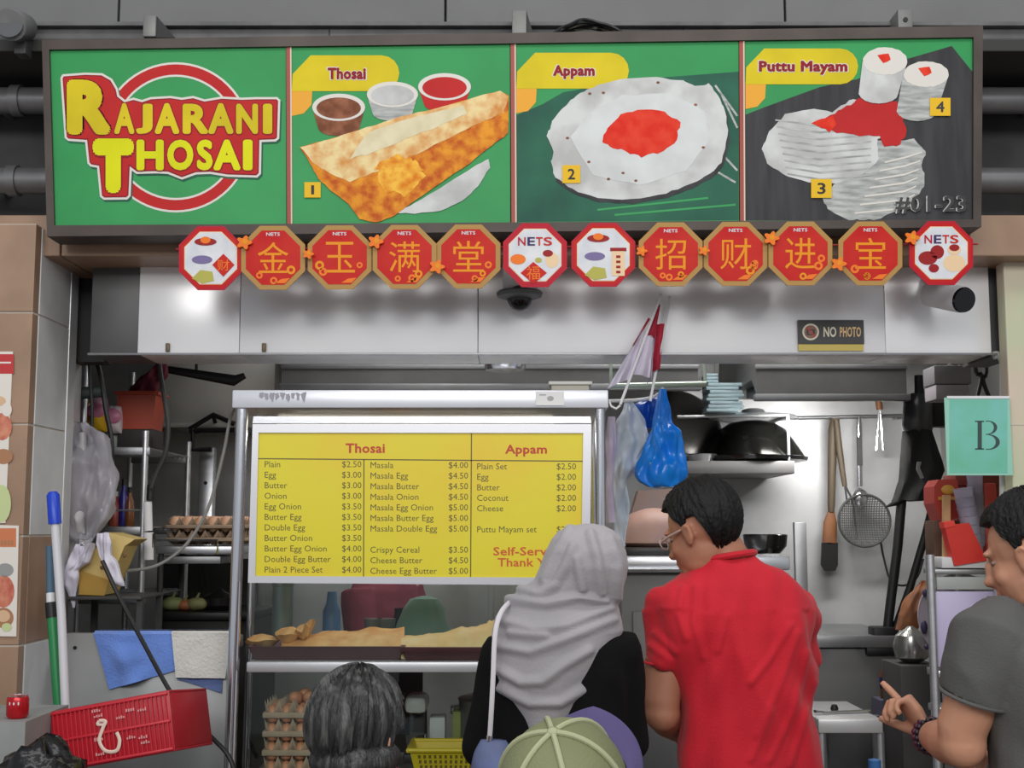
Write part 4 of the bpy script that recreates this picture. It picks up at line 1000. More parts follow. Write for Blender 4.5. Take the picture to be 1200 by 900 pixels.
pan('wok', 'glossy black wok upside down on the wall shelf', [(0.235, 0.0), (0.228, 0.012), (0.19, 0.07), (0.15, 0.125), (0.1, 0.155), (0.05, 0.165), (0.005, 0.167)], c, mat('wok_black', (30, 30, 28), 0.16, 0.75))
c2 = c.copy(); c2.z = wz + 0.002
pan('flat_pan', 'flat black griddle pan under the upturned wok', [(0.2, 0.0), (0.245, 0.008), (0.25, 0.024), (0.243, 0.024), (0.2, 0.01)], c2, PANB)
c3 = P(822, 500, 5.9)
pan('frying_pan', 'large dark round pan leaning behind the blue bag', [(0.005, 0.03), (0.1, 0.026), (0.16, 0.012), (0.185, 0.0), (0.19, -0.006), (0.185, -0.012), (0.1, 0.01), (0.005, 0.014)], c3 + Vector((-0.07, 0, 0.01)), mat('pan_dark_grey', (62, 60, 58), 0.3, 0.4), Matrix.Rotation(R_(62), 3, 'X') @ Matrix.Rotation(R_(20), 3, 'Y'))
m = MB(); c4 = P(822, 535, 5.75); c4.z = wz + 0.002
m.lathe([(0.06, 0), (0.075, 0.03), (0.072, 0.034), (0.055, 0.008)], c4, 24); solo('steel_bowl', m, STEEL_P, 'small steel bowl at the left end of the wall shelf', 'bowl')
m = MB(); c5 = P(880, 482, 5.9)
m.lathe([(0.2, 0), (0.19, 0.012), (0.06, 0.02), (0.05, 0.04), (0.03, 0.045), (0.004, 0.046)], Vector((c5.x, 5.85, c.z + 0.176)), 30); solo('pan_cover', m, STEEL, 'thin steel lid with knob lying on top of the upturned wok', 'lid')
# folded pale blue paper stack above the wok
m = MB(); q = P(844, 452, 5.6)
for k in range(8):
    z0 = P(0, 486, 5.6).z + 0.012 + k * 0.016; m.box((XX(828, 5.6, 465) + 0.004 * (k % 3), 5.58, z0), (XX(866, 5.6, 465) + 0.01 * ((k * 2) % 3), 5.76, z0 + 0.015), 0.004, rot=Matrix.Rotation(0.04 * ((k * 7) % 3 - 1), 3, 'Z'))
for k in range(3):
    z0 = P(0, 486, 5.6).z + 0.142 + k * 0.014; m.box((XX(828, 5.6, 465), 5.6, z0), (XX(842, 5.6, 465), 5.74, z0 + 0.013), 0.004)
solo('paper_stack', m, mat('pale_blue_paper', (176, 200, 208), 0.75, var=0.06), 'crooked stack of pale blue folded papers above the wok lid', 'paper')

# food prep counter at the right of the case, grill slab behind the man in red
m = MB(); a, b = P(722, 652, 4.75), P(960, 652, 4.75)
ctr = thing('griddle_counter', 'steel griddle counter behind the man in red', 'counter', (XX(840, 4.9, 700), 5.2, 0))
zc = P(0, 652, 4.75).z
m = MB(); m.box((a.x, 4.75, zc - 0.05), (XX(926, 4.75, 660), 5.5, zc), 0.006); part('worktop', m, STEEL, ctr)
m = MB(); m.box((a.x + 0.02, 4.78, 0.1), (XX(884, 4.75, 700), 5.48, zc - 0.055), 0.004); part('cabinet', m, MIDG, ctr)
m = MB(); x0 = a.x + 0.06; m.box((x0, 4.765, 0.25), (x0 + 0.4, 4.78, zc - 0.2), 0.004); d_ = part('door', m, mat('door_grey', (104, 104, 104), 0.5, 0.3), ctr)
m = MB(); m.tube([(x0 + 0.1, 4.75, zc - 0.26), (x0 + 0.24, 4.75, zc - 0.26)], 0.006); part('handle', m, STEEL_P, d_)
m = MB(); m.tube([(a.x + 0.01, 4.742, P(0, 667, 4.742).z), (XX(830, 4.75, 700), 4.742, P(0, 667, 4.742).z)], 0.012); part('front_rail', m, STEEL_P, ctr)
m = MB(); q = P(765, 640, 4.95)
m.mi = 0; m.box((XX(728, 4.95, 700), 4.86, zc + 0.001), (XX(800, 4.95, 700), 5.3, zc + 0.03), 0.004)
solo('griddle_plate', m, mat('griddle_black', (48, 46, 46), 0.4, 0.3), 'dark flat griddle plate on the counter left of the man in red', 'griddle')
# stacked crepe wrappers / food box on the counter
m = MB(); m.lathe([(0.12, 0), (0.14, 0.015), (0.13, 0.08), (0.09, 0.13), (0.03, 0.15), (0.002, 0.152)], Vector((q.x + 0.02, 5.1, zc + 0.031)), 24)
solo('food_cover', m, mat('food_cover_pink', (196, 156, 140), 0.5, c2=(172, 140, 136), scale=6), 'pinkish domed food cover on the griddle beside the man in red', 'cover')
m = MB(); q2_ = P(758, 590, 5.2); 
m.mi = 0; m.prism([P(x, y, 5.42) for x, y in ((730, 636), (748, 575), (800, 572), (806, 636))], (0, 0.1, 0))
solo('cardboard_panel', m, mat('pinkish_board', (176, 160, 158), 0.6, c2=(186, 150, 136), scale=4), 'dull pinkish cardboard panel standing between the bags and the red-shirted man', 'panel')
m = MB(); c = P(905, 672, 5.3); c.z = zc + 0.001
m.lathe([(0.06, 0), (0.085, 0.03), (0.09, 0.075), (0.086, 0.078), (0.08, 0.035), (0.05, 0.008)], c - Vector((0.03, 0.02, 0)), 26); solo('mixing_bowl', m, mat('bowl_dark_steel', (70, 70, 70), 0.18, 0.9), 'dark steel mixing bowl beside the right shoulder of the man in red', 'bowl')
# steel upright and back partition behind the utensils
m = MB(); m.box((XX(932, 5.9, 700), 5.88, 0.5), (XX(946, 5.9, 700), 5.92, P(0, 612, 5.9).z), 0.003); solo('steel_upright', m, STEEL_D, 'short steel upright left of the hanging turner', 'post')

# utensils on a rail along the back wall
yr_ = 6.12
m = MB(); m.tube([P(925, 490, yr_), P(1062, 487, yr_)], 0.008, 10); 
for x in (935, 1052): q = P(x, 489, yr_); m.cyl(q, (q.x, 6.195, q.z), 0.006)
solo('utensil_rail', m, STEEL_D, 'thin steel rail for utensils on the back wall', 'rail')
WOODO = mat('dark_handle_wood', (86, 74, 58), 0.6, var=0.2, scale=8, stretch=(1, 1, 0.2)); WOODB = mat('brown_wood', (126, 80, 48), 0.6, var=0.2, scale=10)
t = thing('griddle_turner', 'long wooden-handled turner with dark blade hanging on the back wall', 'turner', P(972, 668, yr_ - 0.03))
m = MB(); m.tube([P(978, 490, yr_ - 0.03), P(976, 505, yr_ - 0.03), P(974, 590, yr_ - 0.03), P(974, 600, yr_ - 0.03)], [0.018, 0.022, 0.018, 0.014], 12); part('handle', m, WOODO, t)
m = MB(); m.tube([P(974, 598, yr_ - 0.03), P(973, 612, yr_ - 0.03), P(972, 636, yr_ - 0.03)], [0.014, 0.032, 0.034], 12, flat=(0.4, (0, 1, 0))); part('grip_block', m, WOODB, t)
m = MB(); m.prism([P(963, 636, yr_ - 0.035), P(982, 636, yr_ - 0.035), P(982, 662, yr_ - 0.035), P(979, 669, yr_ - 0.035), P(966, 669, yr_ - 0.035), P(962, 662, yr_ - 0.035)], (0, 0.008, 0)); part('blade', m, mat('blade_dark', (52, 52, 52), 0.4, 0.6), t)
t = thing('strainer', 'round wire mesh strainer with wooden handle on the back wall', 'strainer', P(1010, 640, yr_ - 0.08))
cs = P(1013, 610, yr_ - 0.08); rs_ = 30 * mpp(610, yr_)
m = MB(); m.tube([cs + Vector((rs_ * math.cos(a), 0, rs_ * math.sin(a))) for a in [2 * math.pi * k / 36 for k in range(36)]], 0.006, 8, closed=True); part('rim', m, DARK, t)
m = MB(); n = 22
for k in range(1, n):
    u = -1 + 2 * k / n; h = math.sqrt(1 - u * u)
    for vert in (0, 1):
        pts = []
        for j in range(9):
            v = -h + 2 * h * j / 8; x, z = (u, v) if vert else (v, u); d_ = 0.05 * max(0, 1 - x * x - z * z)
            pts.append(cs + Vector((x * rs_, d_, z * rs_)))
        m.tube(pts, 0.0022, 4)
part('mesh_bowl', m, mat('mesh_grey', (118, 118, 116), 0.4, 0.6), t)
m = MB(); m.tube([P(980, 492, yr_ - 0.06), P(984, 530, yr_ - 0.07), P(990, 570, yr_ - 0.08)], [0.014, 0.016, 0.012], 10); part('handle', m, WOODO, t)
m = MB(); m.tube([P(990, 568, yr_ - 0.08), P(997, 582, yr_ - 0.08), P(1000, 592, yr_ - 0.06), P(1004, 632, yr_ - 0.02)], 0.005, 6); m.tube([P(990, 568, yr_ - 0.08), P(993, 590, yr_ - 0.08)], 0.005, 6); part('wire_stem', m, DARK, t)
t = thing('ladle', 'thin steel ladle with slotted stem hanging above the mesh strainer', 'ladle', P(1008, 575, yr_ - 0.04))
m = MB(); m.tube([P(1007, 488, yr_ - 0.04), P(1007, 500, yr_ - 0.04), P(1008, 570, yr_ - 0.04)], [0.008, 0.014, 0.012], 10, flat=(0.5, (0, 1, 0))); part('stem', m, STEEL_P, t)
m = MB(); m.box(P(1005.5, 545, yr_ - 0.06), P(1009.5, 512, yr_ - 0.05)); part('stem_slot', m, DARK, t)
m = MB(); m.ell(P(1008, 583, yr_ - 0.05), (0.04, 0.03, 0.045)); part('bowl', m, STEEL_P, t)
t = thing('tongs', 'steel tongs with brown grip hanging left of the black stand', 'tongs', P(1033, 530, yr_ - 0.04))
for s_ in (-1, 1):
    m = MB(); m.tube([P(1031, 476, yr_ - 0.04), P(1031 + 2 * s_, 500, yr_ - 0.04), P(1031 + 4 * s_, 528, yr_ - 0.04)], 0.007, 8); part('arm', m, STEEL_P, t)
m = MB(); m.tube([P(1029, 466, yr_ - 0.04), P(1031, 480, yr_ - 0.04)], 0.016, 10); part('grip', m, WOODB, t)
m = MB(); m.tube(spline([P(1032, 634, 6.1), P(1036, 655, 6.1), P(1044, 680, 6.08), P(1060, 686, 6.08), P(1075, 676, 6.08), P(1082, 655, 6.1)]), 0.005, 6); solo('loop_wire', m, BLACKP, 'thin black loop of wire across the black stand legs', 'wire')

# black folded stand with motor head and draped cloth
ySt = 5.55
t = thing('tripod_stand', 'black folded tripod stand with round head and draped black cover beside the green B card', 'stand', P(1045, 760, ySt))
m = MB(); c = P(1077, 485, ySt); m.tube([P(1077, 462, ySt), P(1076, 472, ySt), P(1075, 500, ySt), P(1076, 508, ySt), P(1077, 525, ySt)], [0.035, 0.062, 0.066, 0.058, 0.05], 24); part('motor_head', m, mat('motor_dark', (80, 80, 82), 0.3, 0.3), t)
m = MB(); m.tube([P(1077, 440, ySt), P(1077, 464, ySt)], 0.02, 12); m.box(P(1090, 500, ySt + 0.02), P(1108, 455, ySt + 0.1), 0.01); part('neck_bracket', m, BLACKP, t)
m = MB(); out = []
for i in range(15):
    v = i / 14; y = 505 + 82 * v; xl_ = 1052 + (6 - 2 * v) * (1 - v) + (12 * (v > 0.7) * (v - 0.7) * -2); xr_ = 1092 + 16 * min(1, v * 1.7) - 42 * max(0, v - 0.55)
    A, B = P(xl_, y, ySt - 0.02), P(xr_, y, ySt - 0.02); c = (A + B) / 2; rx = (B - A).length / 2
    out.append([c + Vector((rx * math.cos(th), (0.05 + 0.01 * math.sin(5 * th + v * 3)) * math.sin(th) * 1.2, 0.012 * nz((math.cos(th), v * 3, 0), (3, 2, 1)))) for th in [2 * math.pi * k / 30 for k in range(30)]])
m.rings(out); m.tube([P(1062, 578, ySt - 0.03), P(1048, 590, ySt - 0.03), P(1038, 594, ySt - 0.03)], [0.03, 0.012, 0.003], 8); part('cover', m, mat('cover_black', (20, 20, 20), 0.75, bump=0.3, bscale=20), t)
m = MB(); m.prism([P(x, y, ySt - 0.085) for x, y in ((1075, 541), (1080, 541), (1078, 548), (1083, 560), (1079, 561), (1074, 550))], (0, 0.004, 0)); part('cover_mark', m, mat('mark_grey', (140, 140, 140), 0.7), t)
for pts, r in ((((1058, 570), (1052, 640), (1042, 720), (1038, 760)), 0.021), (((1096, 580), (1085, 625), (1066, 690), (1048, 740)), 0.017)):
    m = MB(); m.tube([P(x, y, ySt) for x, y in pts], r, 12); part('leg', m, BLACKP, t)
m = MB(); m.box(P(1025, 765, ySt - 0.04), P(1044, 733, ySt + 0.06), 0.008); m.box(P(1016, 768, ySt - 0.05), P(1052, 756, ySt + 0.06), 0.006); part('clamp', m, BLACKP, t)

# lower back counter behind, sink bench at right
t = thing('back_counter', 'grey steel back counter under the utensils', 'counter', (XX(990, 5.7, 700), 5.8, 0))
m = MB(); zz = P(0, 745, 5.5).z; m.box((XX(915, 5.5, 700), 5.5, zz - 0.05), (XX(1060, 5.5, 700), 6.18, zz), 0.004); part('worktop', m, STEEL_D, t)
m = MB(); m.box((XX(920, 5.5, 700), 5.53, 0.02), (XX(1055, 5.5, 700), 6.16, zz - 0.055), 0.004); part('cabinet', m, MIDG, t)
t = thing('steel_bench', 'low steel bench with pale top beside the red shirt', 'bench', P(1000, 860, 4.85))
zb2 = P(0, 843, 4.8).z
m = MB(); m.box((XX(955, 4.8, 700), 4.8, zb2 - 0.05), (XX(1030, 4.8, 700), 5.3, zb2), 0.005); part('bench_top', m, mat('bench_steel', (204, 204, 204), 0.35, 0.4), t)
for x, y in ((958, 4.83), (1026, 4.83), (962, 5.26), (1022, 5.26)):
    q = XX(x, y, 700); m = MB(); m.cyl((q, y, 0), (q, y, zb2 - 0.05), 0.016); part('leg', m, STEEL, t)
m = MB(); m.box((XX(962, 4.85, 700), 4.86, 0.25), (XX(1022, 4.85, 700), 5.25, 0.28), 0.004); part('under_shelf', m, STEEL_D, t)
m = MB(); q = P(988, 838, 4.9); m.tube([Vector((q.x - 0.07, 4.92, zb2 + 0.007)), Vector((q.x + 0.12, 4.97, zb2 + 0.007))], 0.006); m.tube([Vector((q.x - 0.06, 4.93, zb2 + 0.008)), Vector((q.x - 0.1, 4.92, zb2 + 0.012))], [0.01, 0.014], 8, flat=(0.4, (0, 0, 1)))
solo('steel_spatula', m, STEEL_P, 'steel spatula lying on the low bench', 'spatula')
m = MB(); q = P(978, 836, 5.0); q.z = zb2 + 0.001; m.lathe([(0.012, 0), (0.016, 0.01), (0.01, 0.025), (0.002, 0.027)], q, 12); solo('jar_knob', m, BLACKM, 'small dark knob-shaped stopper lying on the low bench', 'stopper')

# ================================================================== LEFT SIDE
# posters on the pillar
mb = MB(); pr = Print(mb, 4.044)
mb.mi = 0; mb.pbox(-40, 412, 15, 613, 4.044, 4.049)
pr.rect(-40, 415, 16, 438, 1, 1); pr.rect(-40, 424, 13, 426, 2, 0)
for (cx, cy, rx, ry, k) in ((2, 500, 12, 16, 2), (-2, 470, 9, 6, 3), (4, 535, 11, 9, 4), (2, 590, 11, 22, 5), (8, 480, 6, 8, 0)): pr.disc(cx, cy, rx, ry, 1 + (k == 0), k, 18)
PM = [mat('poster_white', (226, 220, 210), 0.5), mat('poster_red', (190, 44, 48), 0.5), mat('poster_meat', (186, 88, 70), 0.5, c2=(214, 140, 110), scale=30), mat('poster_peach', (216, 178, 142), 0.5), mat('poster_brown', (170, 120, 84), 0.5), mat('poster_lime', (196, 208, 150), 0.5), mat('poster_grey', (150, 150, 148), 0.5), mat('poster_orange', (206, 122, 78), 0.5)]
solo('poster', mb, PM, 'food poster with red top strip on the left pillar, upper of two', 'poster', smooth=0)
mb = MB(); pr = Print(mb, 4.044)
mb.mi = 0; mb.prism([P(x, y, 4.044) for x, y in ((-40, 614), (22, 616), (19, 746), (-40, 745))], (0, 0.004, 0))
pr.rect(-40, 619, 19, 641, 1, 7); [pr.rect(1 + 4 * k, 633, 3.6 + 4 * k, 639, 2, 4) for k in range(4)]
pr.disc(4, 693, 13, 19, 1, 2, 20); pr.disc(6, 668, 10, 8, 1, 6, 16); pr.disc(4, 724, 12, 12, 1, 4, 20); pr.disc(4, 722, 8, 7, 2, 3, 16); pr.disc(8, 735, 6, 5, 3, 5, 12)
solo('poster', mb, PM, 'white-bordered food poster with orange band on the left pillar, lower of two', 'poster', smooth=0)

# low steel counter panel at the opening's left
t = thing('side_counter', 'grey steel side counter with towels draped over its top edge', 'counter', (XX(180, 4.4, 700), 4.45, 0))
zs_ = P(0, 742, 4.36).z; xa, xb = XX(79, 4.36, 700), XX(272, 4.36, 700)
m = MB(); m.box((xa, 4.36, 0.0), (xb, 4.4, zs_), 0.005); part('front_panel', m, mat('side_panel_steel', (168, 170, 170), 0.42, 0.35, var=0.1, scale=4), t)
m = MB(); m.box((xa, 4.4, zs_ - 0.06), (xb, 4.56, zs_ - 0.02), 0.004); part('worktop', m, STEEL_D, t)
m = MB(); q = P(88, 759, 4.36); m.cyl(q, q - Vector((0, 0.004, 0)), 0.006); part('rivet', m, BLACKM, t)
def towel(label, name, quad, M_, seed, Y=4.352, thick=0.006, amp=0.006):
    m = MB(); r = clothq(quad, Y, 14, amp, seed)
    top = [p + Vector((0, 0.03, 0.004)) for p in r[0]]; back = [p + Vector((0, 0.055, -0.05)) for p in r[0]]
    r[0] = [Vector((p.x, Y - 0.004, p.z)) for p in r[0]]
    lift = [Vector((p.x, Y + 0.012, zs_ + 0.008)) for p in r[0]]; over = [Vector((p.x, Y + 0.056, zs_ + 0.008)) for p in r[0]]; bk = [Vector((p.x, Y + 0.06, zs_ - 0.015)) for p in r[0]]
    for i in range(1, len(r)): r[i] = [Vector((p.x, min(p.y, Y - 0.002), p.z)) for p in r[i]]
    m.grid([bk, over, lift] + r, thick, (0, -1, 0))
    return solo(name, m, M_, label, 'towel', 'towels draped over the side counter', 60)
TB = mat('towel_blue', (112, 148, 226), 0.95, var=0.1, scale=6, bump=0.4, bscale=120, sheen=0.3)
TB2 = mat('towel_slate_blue', (100, 118, 168), 0.95, var=0.08, scale=6, bump=0.4, bscale=120, sheen=0.3)
TW = mat('towel_white', (222, 220, 214), 0.95, var=0.04, scale=6, bump=0.5, bscale=110, sheen=0.3)
towel('crumpled blue towel hanging at the left on the side counter', 'towel', [(110, 743), (202, 743), (205, 786), (128, 808)], TB, 2, amp=0.026)
towel('slate blue towel mostly hidden behind the white towel', 'towel', [(196, 744), (264, 744), (260, 812), (208, 796)], TB2, 5, Y=4.354, amp=0.004)
towel('folded white towel hanging at the right on the side counter', 'towel', [(201, 741), (272, 742), (264, 795), (206, 794)], TW, 8, Y=4.338, thick=0.012, amp=0.006)

# brooms leaning at the jamb
t = thing('broom', 'blue-tipped white pole leaning at the left jamb', 'broom', P(85, 905, 3.98))
m = MB(); m.tube([P(64, 607, 4.05), P(72, 720, 4.03), P(80, 905, 3.98), P(86, 1080, 3.94)], 0.0135, 14); part('pole', m, mat('pole_white', (206, 206, 210), 0.4), t)
m = MB(); m.tube([P(62, 576, 4.05), P(62.2, 580, 4.05), P(64.5, 614, 4.05)], [0.012, 0.02, 0.0205], 14); part('grip', m, mat('grip_blue', (24, 66, 196), 0.35), t)
m = MB(); q = P(88, 1090, 3.94); m.box((q.x - 0.15, 3.9, 0.03), (q.x + 0.15, 3.98, q.z + 0.02), 0.02) if q.z > 0.1 else None
m.box((q.x - 0.15, 3.9, 0.0), (q.x + 0.15, 3.97, 0.14), 0.02); m.tube([P(86, 1078, 3.94), Vector((q.x, 3.935, 0.13))], 0.016, 12); part('bristle_head', m, mat('bristle_blue', (40, 70, 150), 0.9), t)
t = thing('mop', 'green mop pole with grey-blue upper sleeve beside the white broom pole', 'mop', P(70, 900, 4.03))
m = MB(); m.tube([P(61, 722, 4.07), P(70, 842, 4.04), P(78, 1010, 4.0), P(82, 1080, 3.99)], 0.016, 14); part('pole', m, mat('pole_green', (36, 132, 74), 0.4), t)
m = MB(); m.tube([P(58.5, 640, 4.09), P(59, 695, 4.08)], 0.0125, 12); part('sleeve', m, mat('sleeve_slate', (78, 108, 130), 0.6), t)
m = MB(); m.tube([P(59, 695, 4.08), P(59.5, 708, 4.075)], 0.013, 12); part('white_band', m, WHITEP, t)
m = MB(); m.tube([P(59.5, 706, 4.075), P(61, 724, 4.07)], 0.018, 12); part('collar', m, BLACKP, t)
m = MB(); q = P(82, 1080, 3.99); m.lathe([(0.02, 0.12), (0.07, 0.05), (0.1, 0.0), (0.02, 0.0)], (q.x, 4.0, 0.0), 20); m.tube([P(82, 1078, 3.99), (q.x, 3.995, 0.1)], 0.018); part('mop_head', m, mat('mop_grey', (150, 150, 150), 0.95, bump=0.5), t)

# red crate tilted
RED = mat('crate_red', (186, 30, 46), 0.4, c2=(170, 24, 40), scale=5, bump=0.15, bscale=14)
YCR = 3.72
c = P(131, 857, YCR); W = 148 * mpp(852, YCR); D = 0.3; H = 70 * mpp(852, YCR)
crate = thing('crate', 'red plastic crate tipped on its side in front of the towels', 'crate', c - Vector((0, 0, H / 2)))
Rt = Matrix.Rotation(R_(-10.0), 4, 'Y') @ Matrix.Rotation(R_(-7), 4, 'X') @ Matrix.Rotation(R_(-6), 4, 'Z'); Mc = Matrix.Translation(c) @ Rt
def cb(m, lo, hi, bev=0.0): m.box(lo, hi, bev, M=Mc)
m = MB()
cb(m, (-W / 2, 0, -H / 2), (W / 2, 0.01, H / 2), 0.003)      # face towards us (the crate's base)
part('base', m, RED, crate)
for nm, lo, hi in (('side', (-W / 2, 0.01, H / 2 - 0.008), (W / 2, D, H / 2)), ('side', (-W / 2, 0.01, -H / 2), (W / 2, D, -H / 2 + 0.008)), ('end', (-W / 2, 0.01, -H / 2 + 0.008), (-W / 2 + 0.008, D, H / 2 - 0.008)), ('end', (W / 2 - 0.008, 0.01, -H / 2 + 0.008), (W / 2, D, H / 2 - 0.008))):
    m = MB(); cb(m, lo, hi, 0.002); part('side_wall', m, RED, crate)
m = MB()
for k in range(26):
    x = -W / 2 + 0.012 + k * (W - 0.024) / 25
    if abs(x + 0.02) < 0.05 and False: continue
    cb(m, (x - 0.0018, -0.006, -H / 2 + 0.012), (x + 0.0018, 0.001, H / 2 - 0.012))
for z in (-H / 2 + 0.008, H / 2 - 0.008, 0.0): cb(m, (-W / 2 + 0.004, -0.007, z - 0.004), (W / 2 - 0.004, 0.001, z + 0.004), 0.002)
part('ribs', m, mat('crate_red_rib', (200, 40, 54), 0.4), crate)
m = MB()
def onface(x, z, y=-0.009): return Mc @ Vector((x, y, z))
m.tube(spline([onface(-0.03, 0.035), onface(-0.012, 0.03), onface(-0.022, 0.012), onface(-0.035, -0.02), onface(-0.02, -0.05), onface(0.012, -0.055), onface(0.024, -0.03), onface(0.018, -0.005)]), 0.005, 8, flat=(0.3, (0, 1, 0)))
m.tube(spline([onface(-0.03, 0.035), onface(-0.036, 0.026), onface(-0.02, 0.022)]), 0.004, 8, flat=(0.3, (0, 1, 0)))
part('emblem', m, mat('emblem_cream', (232, 206, 190), 0.6), crate)
m = MB(); rnd = random.Random(12)
for (bx, bz) in ((-0.05, 0.06), (-0.045, 0.045), (0.05, 0.045), (0.085, 0.04), (0.08, -0.035), (0.085, -0.05), (0.045, -0.03), (-0.05, -0.02), (0.02, 0.03), (-0.05, -0.06)):
    for k in range(4):
        x = bx + k * 0.007; cb(m, (x, -0.0085, bz), (x + 0.0045, -0.0075, bz + rnd.uniform(0.005, 0.01)))
part('worn_print', m, mat('print_pink', (222, 150, 150), 0.6), crate, 0)
# dark cord from the hanging carton to the crate and on below
m = MB(); m.tube(spline([P(120, 657, 4.3), P(140, 700, 4.28), P(170, 757, 4.2), P(203, 816, 4.09), P(228, 845, 4.1), P(250, 866, 4.08), P(268, 886, 4.06), P(277, 910, 4.05)], 8), 0.0075, 8)
solo('cord', m, BLACKP, 'black cord running from the yellow carton down past the red crate', 'cord')

# grey box, drink can and black bag at the lower left corner
m = MB(); m.mi = 0; q = P(30, 842, 3.55); zt3 = P(0, 846, 3.55).z
m.prism([(-2.0, 3.55, 0.0), (q.x, 3.55, 0.0), (q.x, 3.55, zt3), (-2.0, 3.55, zt3)], (0, 0.34, 0))
solo('table', m, mat('grey_table_top', (142, 144, 142), 0.6, var=0.15, scale=6), 'grey box-shaped stand under the red drink can', 'stand', smooth=0)
t = thing('drink_can', 'red drink can standing on the grey stand by the left pillar', 'can', Vector((P(20, 845, 3.62).x, 3.62, zt3)))
q = Vector((P(20, 845, 3.62).x, 3.62, zt3 + 0.001)); hh = (P(0, 815, 3.62).z - zt3)
m = MB(); m.lathe([(0.024, 0.0), (0.03, 0.008), (0.03, hh - 0.01), (0.026, hh - 0.001)], q, 24); part('can_body', m, mat('can_red', (186, 24, 34), 0.25, 0.3), t)
m = MB(); m.lathe([(0.0265, hh - 0.004), (0.0275, hh), (0.0245, hh), (0.023, hh - 0.004), (0.002, hh - 0.004)], q, 24); part('can_lid', m, STEEL_P, t)
m = MB()
for k in range(3): m.ell(q + Vector((0.0285 * math.sin(0.4 * (k - 1)), -0.0285 * math.cos(0.4 * (k - 1)), hh - 0.02)), (0.003, 0.002, 0.006), seg=8)
part('can_print', m, WHITEP, t)
m = MB(); q = P(48, 880, 3.4)
for k in range(6): pass
out = []
for i in range(14):
    v = i / 13; r = 0.11 * math.sin(math.pi * (0.18 + 0.8 * v)) ** 0.7
    ring = []
    for a in range(28):
        th = 2 * math.pi * a / 28; p = Vector((r * math.cos(th), r * 0.8 * math.sin(th), 0.19 * v))
        p *= 1 + 0.25 * nz(p, (22, 22, 22), 3) + 0.12 * abs(nz(p, (50, 50, 50), 7)); ring.append(q + p - Vector((0.0, 0, 0.19)) + Vector((0, 0, 0.02)))
    out.append(ring)
m.rings(out); bb = solo('rubbish_bag', m, mat('bag_black', (18, 18, 20), 0.25, bump=0.4, bscale=30), 'crumpled black plastic bag at the bottom left below the drink can', 'bag', smooth=70)
m = MB(); m.box((q.x - 0.1, 3.32, 0.0), (q.x + 0.1, 3.5, bb.location.z + 0.01), 0.006); solo('bin', m, mat('bin_dark', (40, 40, 42), 0.6), 'dark bin under the crumpled black bag', 'bin')

# storage rack behind the left jamb
YR = 4.8
rack = thing('storage_rack', 'tall wire storage rack behind the left jamb', 'rack', (XX(125, YR, 700), 5.1, 0))
for x, y in ((94, YR), (168, YR), (96, 5.4), (171, 5.4)):
    q = P(x, 600, y).x if y == YR else P(x if x > 100 else 94, 600, YR).x
    m = MB(); m.cyl((q, y, 0), (q, y, P(0, 414, YR).z if x < 100 else P(0, 505, YR).z), 0.0125, seg=12); part('post', m, STEEL, rack)
xra, xrb = XX(91, YR, 700), XX(171, YR, 700)
for yy in (524, 617, 698):
    m = MB(); z = P(0, yy, YR).z; m.box((xra, YR - 0.01, z - 0.03), (xrb, YR + 0.005, z), 0.003); m.box((xra, 5.39, z - 0.03), (xrb, 5.41, z), 0.003)
    for k in range(14): x = xra + 0.01 + (xrb - xra - 0.02) * k / 13; m.tube([(x, YR, z - 0.004), (x, 5.4, z - 0.004)], 0.004, 6)
    part('shelf', m, STEEL_D, rack)
m = MB(); z = P(0, 598, YR).z; m.tube([(xra, YR - 0.005, z), (xrb, YR - 0.005, z)], 0.004, 6); part('guard_wire', m, STEEL, rack)
# green-grey bar at the jamb
m = MB(); q0, q1 = P(78, 463, 4.66), P(122, 458, 4.66); m.tube([q0, q1], 0.022, 12); solo('curtain_bar', m, mat('bar_green_grey', (70, 80, 76), 0.5), 'thick green-grey bar sticking out from the left jamb above the bread packets', 'bar')
# things on the rack
zS = P(0, 524, YR).z; zS2 = P(0, 617, YR).z; zS3 = P(0, 698, YR).z
def packet(x0, y0, x1, y1, Y, mats, label, seed):
    t = thing('snack_packet', label, 'packet', P((x0 + x1) / 2, y1, Y), 'plastic food packets on the rack')
    m = MB(); r = []
    n = 12
    for i in range(n + 1):
        v = i / n; rr_ = []
        A, B = P(x0, y0 + (y1 - y0) * v, Y), P(x1, y0 + (y1 - y0) * v, Y); c = (A + B) / 2; rx = (B - A).length / 2
        d_ = 0.045 * math.sin(math.pi * min(0.98, max(0.02, v))) ** 0.6 + 0.002
        rr_ = [c + Vector((rx * (0.86 + 0.14 * math.sin(math.pi * v)) * math.cos(th), d_ * math.sin(th), 0.006 * nz((math.cos(th), v * 4, seed), (3, 2, 1)))) for th in [2 * math.pi * k / 20 for k in range(20)]]
        r.append(rr_)
    m.mi = 0; m.rings(r[:int(n * 0.66)], True); part('wrapper', m, mats[0], t, 60)
    m = MB(); m.rings(r[int(n * 0.66) - 1:], True); part('wrapper_base', m, mats[1], t, 60)
    m = MB(); q = P((x0 + x1) / 2, (y0 * 0.6 + y1 * 0.4), Y); m.ell(q - Vector((0, 0.04, 0)), (0.035, 0.012, 0.03), seg=14); part('wrapper_print', m, mats[2], t)
    return t
packet(107, 466, 127, 506, 4.86, (mat('packet_pink', (214, 168, 186), 0.35), mat('packet_yellow', (226, 180, 40), 0.35), mat('packet_rose', (196, 120, 150), 0.35)), 'pink and yellow food packet under the green-grey bar', 1)
packet(127, 476, 144, 508, 4.88, (mat('packet_pale', (222, 210, 216), 0.35), mat('packet_pale', (222, 210, 216), 0.35), mat('packet_rose', (196, 120, 150), 0.35)), 'pale pink food packet next to the red basket', 2)
